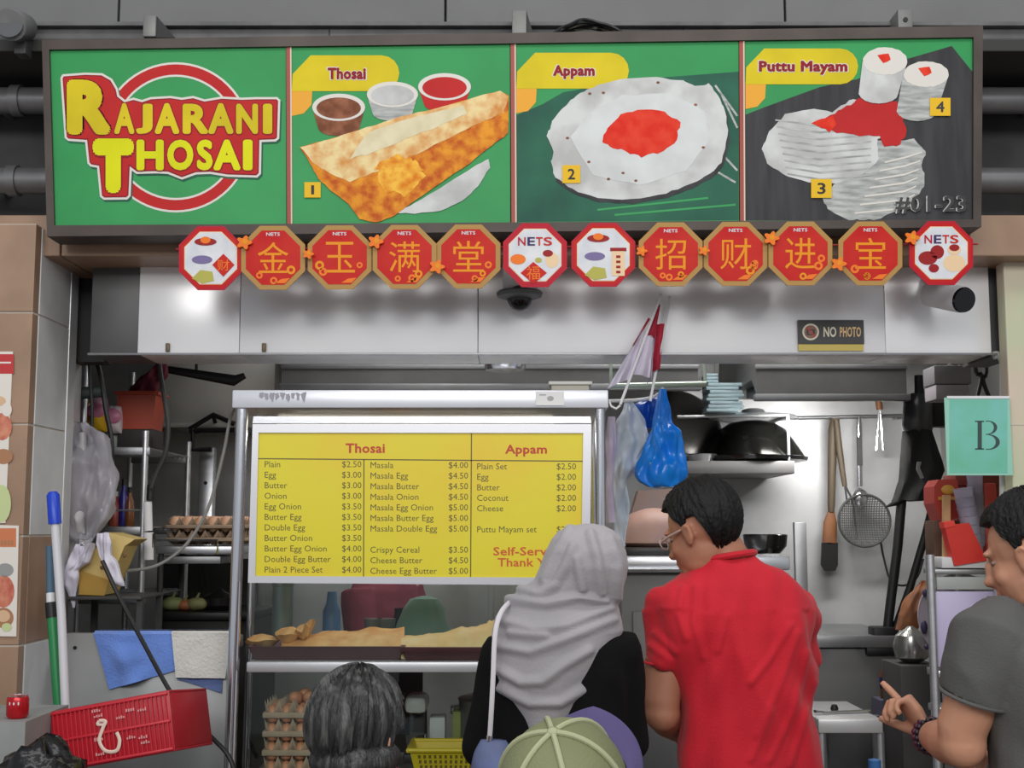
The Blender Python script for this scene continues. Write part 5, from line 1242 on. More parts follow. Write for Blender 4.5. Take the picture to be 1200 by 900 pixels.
packet(96, 470, 108, 508, 4.95, (mat('packet_amber', (200, 150, 40), 0.35), mat('packet_yellow', (226, 180, 40), 0.35), mat('packet_amber', (200, 150, 40), 0.35)), 'amber food packet at the post end of the rack', 3)
m = MB(); q = P(118, 520, 4.95); m.box((XX(108, 4.95, 700), 4.9, zS + 0.001), (XX(160, 4.95, 700), 5.1, P(0, 508, 4.95).z - 0.005), 0.006); solo('carton', m, mat('carton_pale_green', (170, 178, 168), 0.6), 'pale low carton under the food packets on the rack', 'carton')
# red basket with maroon bag
c = P(165, 509, 4.95); c.z = zS + 0.075
basket('plastic_basket', 'orange-red square plastic basket high on the rack', c, 0.155, 0.16, P(0, 468, 4.87).z - P(0, 510, 4.87).z, mat('basket_orange_red', (170, 70, 48), 0.45, var=0.08), holes=False)
m = MB(); m.box((c.x - 0.07, c.y - 0.07, zS + 0.001), (c.x + 0.07, c.y + 0.07, c.z - 0.001), 0.004); solo('carton', m, mat('carton_dark', (52, 48, 48), 0.7), 'dark low carton under the orange-red basket', 'carton')
bag('dark maroon cloth bag piled in the orange-red basket', [(425, 184, 195), (440, 168, 197), (452, 152, 190), (466, 146, 186), (472, 150, 182)], 4.97, 0.06, mat('maroon_cloth', (92, 22, 42), 0.85, var=0.15, bump=0.3, bscale=16), 'cloth_bag', seed=11)
# bottles and jar on the middle shelf
for k, (x, w, hgt, M_, Mc_, lab) in enumerate(((144, 10, 46, mat('bottle_purple', (48, 40, 130), 0.3), BLACKP, 'dark blue bottle behind the clear plastic bag'), (151, 9, 38, mat('bottle_amber', (130, 76, 36), 0.25), BLACKP, 'amber sauce bottle next to the dark blue bottle'), (134, 12, 34, mat('jar_red', (178, 84, 66), 0.35), WHITEP, 'red-brown sauce jar at the edge of the clear bag'))):
    t = thing('bottle', lab, 'bottle', P(x, 616, 4.9)); q = P(x, 616, 4.95); q.z = zS2 + 0.001; r = w * mpp(600, 4.95) / 2 * 1.2; h_ = hgt * mpp(600, 4.95) * 1.2
    m = MB(); m.lathe([(r * 0.9, 0), (r, 0.01), (r, h_ * 0.6), (r * 0.45, h_ * 0.78), (r * 0.42, h_ * 0.86)], q, 18); part('bottle_body', m, M_, t)
    m = MB(); m.lathe([(r * 0.5, h_ * 0.86), (r * 0.5, h_), (0.002, h_ + 0.001)], q, 14); part('cap', m, Mc_, t)
# big clear plastic bag with cups hanging at the jamb
FILM = glass_mat('clear_film', (250, 250, 252), 0.9, 0.12, 0.58, (232, 230, 238))
bag('big clear plastic bag hanging at the left jamb, knotted at its foot', [(494, 79, 104), (510, 77, 122), (530, 76, 132), (555, 76, 136), (580, 76, 135), (605, 77, 128), (625, 79, 116), (640, 88, 108), (652, 90, 106)], 4.56, 0.09, FILM, crump=0.035, seed=14)
bag('crumpled white paper inside the big clear bag', [(508, 80, 100), (530, 78, 104), (550, 80, 102), (600, 82, 100), (625, 86, 100)], 4.57, 0.04, mat('tissue_white', (206, 204, 206), 0.6, bump=0.3, bscale=15), 'paper_bundle', 'paper', crump=0.03, seed=15)
bag('milky white knotted end of a plastic bag, left of the yellow carton', [(638, 88, 112), (648, 82, 108), (660, 80, 105), (668, 76, 92), (685, 75, 92), (700, 80, 90), (712, 85, 88)], 4.44, 0.05, mat('milky_film', (226, 222, 238), 0.35, c2=(206, 206, 216), scale=8, bump=0.3, bscale=16), crump=0.03, seed=16)
bag('milky plastic bag tail over the yellow carton', [(624, 112, 128), (636, 110, 132), (650, 113, 132), (668, 122, 142), (682, 130, 146), (687, 138, 146)], 4.4, 0.04, mat('milky_film', (206, 202, 218), 0.35), crump=0.025, seed=17)
# yellow carton
t = thing('carton', 'tilted open yellow carton under the knotted plastic bags', 'carton', P(125, 697, 4.5))
YEL = mat('carton_yellow', (216, 190, 120), 0.6, var=0.06, scale=6)
m = MB(); m.prism([P(x, y, 4.47) for x, y in ((92, 697), (122, 697), (146, 640), (158, 632), (127, 624), (92, 668))], (0, 0.16, 0)); part('box_body', m, YEL, t, 0)
m = MB(); m.prism([P(x, y, 4.462) for x, y in ((92, 668), (128, 680), (122, 698), (93, 697))], (0, 0.004, 0)); part('front_flap', m, mat('carton_ochre', (186, 148, 66), 0.6), t, 0)
m = MB(); m.ell(P(146, 650, 4.466), (0.008, 0.003, 0.012), seg=10); m.ell(P(119, 665, 4.458), (0.006, 0.003, 0.006), seg=10); part('print_mark', m, mat('carton_print', (120, 90, 50), 0.6), t)
m = MB(); a_, b_ = P(84, 698, 4.47), P(170, 698, 4.47); m.box((a_.x, 4.42, a_.z - 0.012), (b_.x, 4.72, a_.z - 0.001), 0.003); m.box((a_.x, 4.44, zs_ - 0.02), (a_.x + 0.02, 4.46, a_.z - 0.01)); m.box((b_.x - 0.02, 4.44, zs_ - 0.02), (b_.x, 4.46, a_.z - 0.01)); m.box((a_.x, 4.68, 0), (a_.x + 0.02, 4.7, a_.z - 0.01)); m.box((b_.x - 0.02, 4.68, 0), (b_.x, 4.7, a_.z - 0.01))
solo('stand_shelf', m, DARK, 'dark grey shelf carrying the yellow carton behind the side counter', 'shelf')
# vertical white device with cable on the rack post
t = thing('lighter_holder', 'white tube-shaped holder with black plug fixed on the rack post', 'holder', P(173, 657, 4.74))
m = MB(); m.box(P(169, 640, 4.75), P(173, 630, 4.8)); m.tube([P(173, 588, 4.745), P(174, 622, 4.745)], 0.016, 12); m.tube([P(174, 624, 4.74), P(174, 656, 4.74)], 0.019, 12); part('tube', m, WHITEP, t)
m = MB(); m.tube([P(177, 568, 4.74), P(176, 586, 4.74)], 0.014, 10); m.box(P(178, 642, 4.73), P(182, 625, 4.76), 0.003); part('plug', m, BLACKP, t)
# hanging cables
for k, (pts, r, M_, lab) in enumerate((
        ([(104, 416), (105, 440), (108, 480), (107, 520)], 0.006, BLACKP, 'short black cable hanging beside the rack post'),
        ([(112, 420), (118, 440), (124, 480), (130, 510), (131, 540), (129, 590)], 0.009, BLACKP, 'thick black cable hanging past the food packets'),
        ([(186, 420), (190, 450), (194, 474), (197, 500), (194, 530), (183, 555), (177, 572)], 0.009, mat('cable_dark_grey', (56, 56, 56), 0.5), 'dark grey cable curving down past the orange-red basket'),
        ([(280, 470), (270, 490), (262, 530), (246, 590), (226, 628), (205, 650), (180, 664), (150, 669)], 0.006, mat('cable_light_grey', (150, 150, 148), 0.5), 'light grey cable looping below the egg shelf'))):
    m = MB(); Yk = (4.62, 4.64, 4.7, 4.62)[k]; m.tube(spline([P(x, y, Yk if not (k == 3 and y < 480) else 4.4) for x, y in pts], 6), r, 8); solo('cable', m, M_, lab, 'cable')

# grey wall cabinet, bracket and steel column at the back left
m = MB(); m.box((XX(188, 5.5, 460), 5.5, P(0, 497, 5.5).z), (XX(322, 5.5, 460), 6.18, P(0, 425, 5.5).z), 0.006); m.box((XX(188, 5.5, 460) - 0.004, 5.492, P(0, 498, 5.5).z - 0.012), (XX(322, 5.5, 460), 5.5, P(0, 496, 5.5).z), 0.002)
solo('wall_cabinet', m, mat('cabinet_grey', (196, 196, 192), 0.5, 0.1, var=0.1, scale=3), 'grey steel wall cabinet left of the case roof', 'cabinet')
m = MB(); m.tube([P(190, 432, 5.0), P(275, 446, 5.0), P(287, 440, 5.0)], [0.014, 0.022, 0.012], 10, flat=(0.6, (0, 1, 0))); q = P(230, 438, 5.0); m.cyl(q, (q.x, 5.0, 2.72), 0.006)
solo('ceiling_bar', m, BLACKM, 'black slanting bar under the shutter above the grey cabinet', 'bar')
m = MB()
for pts in (((226, 502), (226, 527), (248, 527)), ((222, 503), (250, 486), (275, 497)), ((222, 505), (275, 504))): m.tube([P(x, y, 5.46) for x, y in pts], 0.011, 8)
q = P(250, 488, 5.46); m.cyl(q, (q.x, 5.52, P(0, 499, 5.5).z), 0.008)
solo('hanging_bracket', m, BLACKM, 'black angled bracket hanging under the grey cabinet', 'bracket')
m = MB(); m.box((XX(229, 5.6, 700), 5.6, 0.0), (XX(246, 5.6, 700), 5.66, P(0, 524, 5.6).z), 0.004); q = P(241, 566, 5.6); m.mi = 1; m.cyl(q, q - Vector((0, 0.003, 0)), 0.008)
solo('steel_column', m, [STEEL, BLACKM], 'vertical steel column behind the egg shelf', 'column')
# egg shelf
ye = 5.0
t = thing('egg_shelf', 'steel rack shelf holding a tray of eggs behind the side counter', 'shelf', (XX(228, ye, 700), ye, 0))
zE = P(0, 640, ye).z; xa_, xb_ = XX(181, ye, 700), XX(282, ye, 700)
m = MB(); m.box((xa_, ye, zE - 0.03), (xb_, ye + 0.36, zE), 0.004); part('board', m, STEEL, t)
m = MB(); m.tube([(xa_, ye - 0.004, P(0, 633, ye).z), (xa_ + 0.24, ye - 0.004, P(0, 633, ye).z), (xa_ + 0.24, ye - 0.004, zE - 0.03)], 0.005, 6); part('guard_wire', m, STEEL_P, t)
m = MB(); m.box((xa_, ye + 0.02, P(0, 661, ye).z), (XX(256, ye, 700), ye + 0.34, P(0, 652, ye).z), 0.003); part('under_tray', m, STEEL_D, t)
for x in (xa_ + 0.015, xb_ - 0.015):
    for y in (ye + 0.02, ye + 0.34): m = MB(); m.cyl((x, y, P(0, 716, 5.2).z - (0.8 if y < 5.1 else 0)), (x, y, zE - 0.03), 0.011); part('post', m, DARK, t)
tm2 = egg_tray_mesh(6, 4, 0.05)
exx = (xa_ + 0.03 + xb_) / 2
for k in range(2):
    o = bpy.data.objects.new('egg_tray', tm2); COL.objects.link(o); o.location = (exx, ye + 0.13, zE + 0.006 + 0.05 * k); WORLD[o.name] = o.location.copy()
    tagp(o, ('empty-looking egg tray under the full one on the egg shelf', 'full egg tray on the egg shelf behind the side counter')[k], 'egg tray', 'egg trays on the egg shelf')
EG2 = mat('egg_pale', (226, 178, 146), 0.5, var=0.05, scale=20)
em2 = em.copy(); em2.materials.clear(); em2.materials.append(EG2)
for i in range(4):
    for j in range(6):
        o = bpy.data.objects.new('egg', em2); COL.objects.link(o); o.location = (exx + (j - 2.5) * 0.05, ye + 0.13 + (i - 1.5) * 0.05, zE + 0.052 + 0.036); o.rotation_euler = (0.1 * ((i + j) % 3 - 1), 0.1 * (j % 3 - 1), 0)
        tagp(o, 'pale brown egg in the full tray on the egg shelf', 'egg', 'eggs in the egg shelf tray')
# black cabinet standing in for the dark void below the egg shelf, with vegetables
t = thing('dark_cabinet', 'black open cabinet standing in for the dark void under the egg shelf', 'cabinet', (XX(228, 5.4, 700), 5.5, 0))
m = MB(); m.box((XX(183, 5.6, 700), 5.6, 0.0), (XX(300, 5.6, 700), 5.64, P(0, 655, 5.6).z), 0.004); part('back_panel', m, mat('void_black', (24, 24, 24), 0.7, var=0.3, scale=5), t)
zV = P(0, 716, 5.2).z
m = MB(); m.box((XX(194, 5.15, 700), 5.1, zV - 0.03), (XX(300, 5.15, 700), 5.6, zV), 0.004); part('shelf', m, BLACKM, t)
m = MB(); m.box((XX(194, 5.15, 700), 5.12, 0), (XX(300, 5.15, 700), 5.6, zV - 0.03), 0.004); part('cabinet_base', m, mat('void_black', (24, 24, 24), 0.7), t)
VG = [mat('veg_pale_green', (136, 146, 96), 0.6, var=0.15), mat('veg_orange', (160, 96, 60), 0.5, var=0.1), mat('veg_olive', (128, 128, 84), 0.6, var=0.15)]
for k, (x, y, r, mi, lab) in enumerate(((203, 700, 0.036, 0, 'pale green vegetable at the left end of the dark cabinet shelf'), (217, 699, 0.028, 1, 'orange vegetable between the two green ones in the dark cabinet'), (231, 698, 0.034, 2, 'olive vegetable at the right of the orange one in the dark cabinet'))):
    t = thing('vegetable', lab, 'vegetable', P(x, y, 5.2)); q = P(x, y, 5.2); q.z = zV + r * 0.8 + 0.001
    m = MB(); m.ell(q, (r * 1.25, r, r * 0.8), seg=18); me = tomesh(m, VG[mi], 60); displace(me, lambda p, n: 0.004 * nz(p, (30, 30, 30), k)); part('vegetable_body', me, None, t)
    m = MB(); m.tube([q + Vector((0, -0.005, r * 0.7)), q + Vector((0.01, -0.005, r * 0.7 + 0.02))], [0.006, 0.004], 8); part('stalk', m, VG[2], t)
m = MB(); q = P(257, 705, 5.25); q.z = zV + 0.001; m.lathe([(0.05, 0), (0.07, 0.02), (0.072, 0.05), (0.06, 0.062), (0.02, 0.075), (0.012, 0.085), (0.002, 0.086)], q, 22); solo('cooking_pot', m, mat('pot_dark', (56, 56, 56), 0.25, 0.7), 'dark lidded pot right of the vegetables in the black cabinet', 'pot')

# ================================================================== RIGHT SIDE
# green card with the letter B
YK = 4.2
t = thing('hanging_card', 'pale green card with a dark letter B hung by the right pillar', 'sign', P(1147, 557, YK))
mb = MB(); pr = Print(mb, YK); mb.mi = 0; mb.pbox(1110, 466, 1183, 557, YK, YK + 0.004)
pr.rect(1112.5, 468.5, 1180.5, 554.5, 1, 1)
pr.rect(1145.5, 494, 1150.5, 526, 2, 2); pr.rect(1142.5, 493, 1153, 494.6, 2, 2); pr.rect(1142.5, 525.4, 1153, 527, 2, 2)
def cres(cx, cy, R, ry, r_in, off, L):
    n = 18
    for k in range(n):
        a, b = -math.pi / 2 + math.pi * k / n, -math.pi / 2 + math.pi * (k + 1) / n
        pr.poly([(cx + R * math.cos(a), cy + ry * math.sin(a)), (cx + R * math.cos(b), cy + ry * math.sin(b)), (cx + r_in * math.cos(b), cy + (ry - 0.9) * math.sin(b)), (cx + r_in * math.cos(a), cy + (ry - 0.9) * math.sin(a))], L, 2)
cres(1158, 501, 10.5, 8, 6.5, 0, 2); cres(1158, 518, 13.5, 9, 8.8, 0, 3)
pr.rect(1155, 493, 1158, 494, 2, 2); pr.rect(1155, 526, 1158, 527, 2, 2); pr.rect(1155, 508.5, 1158, 509.5, 2, 2)
part('card_face', mb, [mat('card_edge', (150, 206, 186), 0.3), mat('card_green', (104, 186, 150), 0.3, c2=(126, 198, 190), scale=5), mat('card_ink', (48, 70, 66), 0.5)], t, 0)
m = MB(); m.mi = 0; m.pbox(1110, 464, 1183, 467, YK - 0.003, YK + 0.006); part('card_holder', m, WHITEP, t)
# white pipe, wiring box, cables at the upper right
m = MB(); m.tube(spline([P(1164, 417, 4.32), P(1169, 416, 4.32), P(1174, 420, 4.32), P(1176, 430, 4.32), P(1176, 470, 4.32), P(1176, 600, 4.32)], 5), 0.0135, 12)
solo('drain_pipe', m, mat('pipe_white', (206, 208, 204), 0.4), 'white pipe with a bend running down behind the green B card', 'pipe')
t = thing('wiring_box', 'grey wiring box with lighter lower half above the green B card', 'box', P(1115, 466, 5.0))
m = MB(); m.pbox(1095, 428, 1138, 450, 5.0, 5.14, 0.006); part('box_upper', m, mat('wiring_grey', (132, 130, 134), 0.5), t)
m = MB(); m.pbox(1097, 450.5, 1136, 468, 5.0, 5.14, 0.006); part('box_lower', m, mat('wiring_pale', (164, 158, 164), 0.5), t)
m = MB(); q = P(1116, 428, 5.07); m.cyl(q, (q.x, 5.07, 2.72), 0.02); part('conduit', m, MIDG, t)
for k, pts in enumerate((((1142, 424), (1150, 440), (1144, 470)), ((1156, 424), (1152, 445), (1162, 472)))):
    m = MB(); q = P(*pts[0], 4.8); m.tube(spline([Vector((q.x, 4.8, 2.72))] + [P(x, y, 4.8) for x, y in pts], 5), 0.008, 8)
    solo('cable', m, BLACKP, ('black cable beside the wiring box, nearer the box', 'black cable between the wiring box and the white pipe')[k], 'cable')

# stainless rack at the right
YT = 4.5
rk = thing('steel_rack', 'stainless steel rack with white panel beside the man in grey', 'rack', (XX(1135, YT, 740), 4.7, 0))
zA = P(0, 664, YT).z; xA, xB = XX(1093, YT, 740), XX(1171, YT, 740)
for x, y, zt_ in ((xA, YT, P(0, 650, YT).z), (xB, YT, P(0, 650, YT).z), (xA + 0.035, 4.6, zA), (xB + 0.02, 4.95, zA)):
    m = MB(); m.cyl((x, y, 0), (x, y, zt_), 0.0155, seg=14); part('post', m, STEEL, rk)
m = MB(); m.box((xA + 0.012, YT - 0.004, P(0, 673, YT).z), (xB - 0.012, 4.62, P(0, 667, YT).z), 0.003); m.box((1.63, 4.62, P(0, 673, YT).z), (xB - 0.012, 4.96, P(0, 667, YT).z), 0.003); part('shelf', m, STEEL_D, rk)
m = MB(); m.pbox(1098, 676, 1166, 691, YT, YT + 0.02, 0.003); part('label_strip', m, mat('strip_grey', (176, 180, 178), 0.5, var=0.06, scale=8), rk)
m = MB(); m.pbox(1098, 693, 1166, 782, YT + 0.004, YT + 0.02, 0.004); part('side_panel', m, mat('panel_lilac_white', (196, 188, 222), 0.4), rk)
for yy in (790, 833):
    m = MB(); z = P(0, yy, YT).z; m.box((xA + 0.012, YT - 0.004, z - 0.012), (xB - 0.012, 4.62, z + 0.012), 0.003); part('shelf', m, STEEL, rk)
m = MB(); q = P(1160, 862, YT); 
m = MB(); m.prism([P(x, y, YT + 0.02) for x, y in ((1142, 868), (1164, 838), (1176, 838), (1176, 862), (1146, 878))], (0, 0.05, 0)); z_ = P(0, 880, YT).z
solo('plastic_packet', m, mat('packet_mauve', (178, 120, 156), 0.4), 'mauve packet low on the rack behind the elbow of the man in grey', 'packet')
m = MB(); m.box((xA + 0.02, YT + 0.01, P(0, 884, YT).z - 0.01), (xB - 0.02, 4.62, P(0, 879, YT).z - 0.002), 0.003); part('shelf', m, STEEL_D, rk)
zSh = P(0, 667, YT).z
# white tray on the shelf with goods
m = MB(); m.pbox(1104, 653, 1168, 666, YT, YT + 0.14, 0.004); solo('white_box', m, mat('tray_white', (218, 218, 220), 0.5), 'flat white box on top of the steel rack shelf', 'box')
zT = P(0, 653, YT).z
def prism_px(name, pts, Y, d, M_, label, cat, group=None, bevel=0):
    m = MB(); m.prism([P(x, y, Y) for x, y in pts], (0, d, 0)); return solo(name, m, M_, label, cat, group, 0)
t = thing('paper_bag', 'bright red folded paper bag leaning on the white box', 'bag', P(1132, 663, YT - 0.03))
m = MB(); m.prism([P(x, y, YT - 0.012) for x, y in ((1107, 616), (1136, 613), (1157, 657), (1119, 663))], (0, 0.05, 0)); part('bag_body', m, mat('bag_red', (206, 36, 28), 0.5, c2=(216, 52, 34), scale=6), t, 0)
m = MB(); m.prism([P(x, y, YT - 0.016) for x, y in ((1106, 612), (1118, 610), (1120, 616), (1107, 619))], (0, 0.05, 0)); part('bag_fold', m, mat('bag_red_light', (226, 62, 50), 0.5), t, 0)
prism_px('wooden_stick', [(1106, 580), (1114, 580), (1114, 653), (1106, 653)], YT + 0.07, 0.02, mat('stick_tan', (190, 150, 106), 0.6, var=0.1), 'upright tan wooden stick behind the red paper bag', 'stick')
t = thing('snack_box', 'red and gold snack box above the tan stick', 'box', P(1110, 612, YT + 0.14))
m = MB(); m.prism([P(x, y, YT + 0.12) for x, y in ((1095, 570), (1100, 562), (1122, 562), (1126, 606), (1104, 612), (1095, 590))], (0, 0.12, 0)); part('box_body', m, mat('snack_red', (176, 60, 50), 0.45), t, 0)
m = MB(); m.ell(P(1111, 574, YT + 0.115), (0.025, 0.006, 0.018)); part('gold_patch', m, mat('snack_gold', (206, 150, 60), 0.45), t)
m = MB(); m.pbox(1100, 582, 1121, 586, YT + 0.113, YT + 0.12); part('gold_band', m, mat('snack_gold', (206, 150, 60), 0.45), t)
m = MB(); m.pbox(1095, 610, 1128, 653, YT + 0.14, YT + 0.24, 0.004); solo('carton', m, mat('carton_dark_brown', (92, 66, 52), 0.7), 'dark brown carton carrying the red and gold snack box', 'carton')
m = MB(); m.pbox(1120, 556, 1172, 569, YT + 0.26, YT + 0.4, 0.004); m.pbox(1124, 569, 1172, 652, YT + 0.27, YT + 0.4, 0.004); solo('carton', m, [mat('carton_wine', (138, 60, 52), 0.65)], 'wine red carton standing behind the clear cups', 'carton')
m = MB(); m.pbox(1156, 566, 1168, 653, YT + 0.1, YT + 0.16, 0.008); solo('red_bottle', m, mat('bottle_red', (196, 70, 62), 0.4), 'small red container behind the hair of the man in grey', 'bottle')
# leaning stacks of clear cups
CUP = glass_mat('clear_cup', (246, 246, 252), 0.9, 0.08, 0.5, (216, 214, 232))
for k, (tx, ty, bx, by, lab) in enumerate(((1128, 572, 1143, 648, 'leaning stack of clear plastic cups, in front of the other stack'), (1142, 556, 1147, 640, 'upright stack of clear lilac cups behind the leaning stack'))):
    t = thing('cup_stack', lab, 'cups', P(bx, by, YT + 0.05 * (k + 1)), 'stacks of clear cups on the rack')
    A, B = P(tx, ty, YT + 0.05 + 0.06 * k), P(bx, by, YT + 0.05 + 0.06 * k); n = 7
    for j in range(n):
        f0 = j / n; f1 = min(1, f0 + 0.42); m = MB(); a = A + (B - A) * f0; b = A + (B - A) * f1
        r = 0.034 if k == 0 else 0.028
        m.tube([a, a + (b - a) * 0.02, b], [r * 1.06, r, r * 0.74], 20); part('cup', m, CUP, t)
# round white tray behind the panel, kettle, brown bag, bottle
t = thing('round_tray', 'round white tray with dark spots showing left of the rack panel', 'tray', P(1122, 772, 4.9))
c = P(1124, 722, 4.98); r = 50 * mpp(722, 4.98)
Mx = Matrix.Rotation(math.pi / 2, 3, 'X')
m = MB(); m.lathe([(0.002, 0.0), (r * 0.93, 0.0), (r, 0.012), (r, 0.018), (r * 0.92, 0.008), (0.002, 0.008)], c, 48, M=Mx); part('tray_disc', m, mat('tray_disc_white', (214, 206, 222), 0.4), t)
for k, (x, y, w, h) in enumerate(((1084, 695, 3, 5), (1083, 735, 4, 8), (1086, 758, 3, 3), (1090, 680, 3, 3))):
    m = MB(); q = P(x, y, 4.94); m.ell(q + Vector((0, 0.0, 0)), (w * 0.0033, 0.012, h * 0.0033), seg=12); part('dark_spot', m, mat('spot_indigo', (56, 50, 84), 0.5), t)
m = MB(); q = P(1068, 752, 5.1); m.lathe([(0.03, 0.0), (0.062, 0.02), (0.072, 0.06), (0.06, 0.105), (0.03, 0.125), (0.012, 0.14), (0.002, 0.142)], q - Vector((0, 0, 0.08)), 26); kz = q.z - 0.08
solo('kettle', m, mat('kettle_steel', (170, 170, 166), 0.22, 0.8), 'small round steel kettle left of the round white tray', 'kettle')
m = MB(); m.box(Vector((P(1050, 900, 5.1).x, 5.0, 0)), Vector((XX(1092, 5.1, 740), 5.25, kz - 0.001)), 0.006); bx_ = solo('dark_cabinet', m, mat('cabinet_charcoal', (64, 62, 62), 0.6), 'charcoal low cabinet carrying the small kettle', 'cabinet')
bag('brown and orange cloth bag hanging behind the stand legs', [(680, 1078, 1090), (700, 1062, 1094), (720, 1052, 1088), (738, 1050, 1076)], 5.2, 0.05, mat('bag_brown', (126, 84, 60), 0.8, c2=(170, 102, 50), scale=10), 'cloth_bag', seed=21)
t = thing('bottle', 'small bottle with blue label and orange contents above the hand of the man in grey', 'bottle', P(1039, 816, 5.4)); q = P(1039, 818, 5.4)
m = MB(); m.lathe([(0.024, 0), (0.026, 0.01), (0.026, 0.1), (0.013, 0.125), (0.012, 0.135)], q, 18); part('bottle_body', m, mat('bottle_orange_brown', (112, 74, 52), 0.3), t)
m = MB(); m.lathe([(0.0264, 0.04), (0.0268, 0.041), (0.0268, 0.085), (0.0264, 0.086)], q, 18, cap=False); part('bottle_label', m, mat('label_navy', (38, 36, 84), 0.5), t)
m = MB(); m.lathe([(0.014, 0.13), (0.014, 0.155), (0.002, 0.156)], q, 14); part('cap', m, WHITEP, t)
m = MB(); m.box(Vector((q.x - 0.045, 5.34, 0)), Vector((q.x + 0.045, 5.46, q.z - 0.001)), 0.004); solo('carton', m, mat('carton_slate', (84, 80, 98), 0.7), 'slate carton under the small blue-labelled bottle', 'carton')
t = thing('bottle', 'blue-capped bottle top at the bottom edge beside the bench leg', 'bottle', P(1025, 905, 4.6)); q = P(1026, 930, 4.6)
m = MB(); m.lathe([(0.03, -0.1), (0.03, 0.05), (0.012, 0.08)], q, 16); part('bottle_body', m, WHITEP, t)
m = MB(); m.lathe([(0.022, 0.07), (0.022, 0.115), (0.002, 0.12)], q, 16); part('cap', m, mat('cap_blue', (58, 110, 170), 0.4), t)
m = MB(); m.box((q.x - 0.06, 4.54, 0), (q.x + 0.06, 4.66, q.z - 0.101), 0.006); solo('stool', m, mat('stool_dark', (50, 50, 52), 0.6), 'dark box stool under the blue-capped bottle', 'stool')

# ================================================================== PEOPLE
def head_mb(mb, M, s=1.0, ears=True):
    """skull, face, jaw, nose, lips, brow and ears; local +y is the way the face looks"""
    S = M @ Matrix.Scale(s, 4)
    e = lambda c, r, rot=None, seg=20: mb.ell(c, r, rot, seg, M=S)
    e((0, -0.014, 0.028), (0.076, 0.095, 0.086)); e((0, 0.016, -0.03), (0.063, 0.076, 0.08)); e((0, 0.05, -0.082), (0.036, 0.036, 0.03))
    e((0, 0.02, -0.07), (0.054, 0.052, 0.042))
    e((0, 0.092, -0.012), (0.011, 0.014, 0.026)); e((0, 0.1, -0.03), (0.016, 0.015, 0.012)); e((-0.011, 0.093, -0.032), (0.009, 0.01, 0.009)); e((0.011, 0.093, -0.032), (0.009, 0.01, 0.009))
    e((0, 0.084, -0.056), (0.022, 0.012, 0.006)); e((0, 0.083, -0.066), (0.019, 0.012, 0.007)); e((0, 0.078, 0.022), (0.05, 0.014, 0.01))
    for sx in (-1, 1):
        e((sx * 0.034, 0.05, -0.03), (0.026, 0.028, 0.024))
        if ears:
            e((sx * 0.075, -0.004, -0.012), (0.009, 0.017, 0.027), Matrix.Rotation(0.35 * sx, 3, 'Z'))
            mb.tube([S @ Vector(p) for p in ((sx * 0.073, 0.01, -0.004), (sx * 0.08, 0.006, 0.012), (sx * 0.085, -0.008, 0.015), (sx * 0.087, -0.019, 0.005), (sx * 0.083, -0.018, -0.014), (sx * 0.078, -0.008, -0.03), (sx * 0.075, 0.002, -0.035))], [x * s for x in (0.004, 0.0045, 0.005, 0.005, 0.005, 0.006, 0.0055)], 8)

def eyes(root, M, s=1.0):
    for sx in (-1, 1):
        m = MB(); m.mi = 0; S = M @ Matrix.Scale(s, 4); m.ell((sx * 0.03, 0.0695, 0.002), (0.012, 0.008, 0.006), seg=14, M=S); m.mi = 1; m.ell((sx * 0.03, 0.0755, 0.002), (0.005, 0.003, 0.005), seg=10, M=S)
        part('eye', m, [mat('eye_white', (140, 122, 110), 0.6), mat('eye_dark', (30, 22, 18), 0.2)], root)

def hair_cap(M, s, zline, mats, grow=(0.0, 0.0, 0.0), amp=0.004, fine=0.35, seed=1, c0=(0, -0.014, 0.03), r0=(0.086, 0.106, 0.095), comb=(1, 1, 0.25)):
    """hair as one shell over the skull; zline(phi) gives the hairline height, phi=0 at the face"""
    m = MB(); S = M @ Matrix.Scale(s, 4); n = 150; rows = 54; out = []
    for layer in (0, 1):
        for i in range(rows + 1):
            v = i / rows; v = v if layer == 0 else 1 - v
            ring = []
            for a in range(n):
                ph = 2 * math.pi * a / n
                zl = zline(ph); th1 = math.acos(max(-0.98, min(0.98, (zl - c0[2]) / r0[2]))); th = max(0.02, th1 * v)
                d = Vector((math.sin(th) * math.sin(ph), math.sin(th) * math.cos(ph), math.cos(th)))
                k = 1.0 + (grow[0] * max(0, d.z) + grow[1] * max(0, -d.y) + grow[2] * v * v)
                if layer: k *= 0.86
                p = Vector((c0[0] + r0[0] * d.x * k, c0[1] + r0[1] * d.y * k, c0[2] + r0[2] * d.z * k))
                if not layer:
                    w = fine * amp * (nz((ph * 34.0, v * 9.0, 2), (1, 1, 1), seed + 6) + nz((math.cos(ph) * 40 * v, math.sin(ph) * 40 * v, v * 16), (1, 1, 1), seed + 8)) + amp * (0.6 * nz((ph * 9.0, v * 2.2, 0), (1.6, 1, 1), seed) + 0.7 * nz((math.cos(ph) * 14, math.sin(ph) * 14, v * 2.5), (1, 1, 1), seed + 3))
                    p += d * w
                ring.append(S @ p)
            out.append(ring)
    m.rings(out, False)
    return tomesh(m, mats, 75)

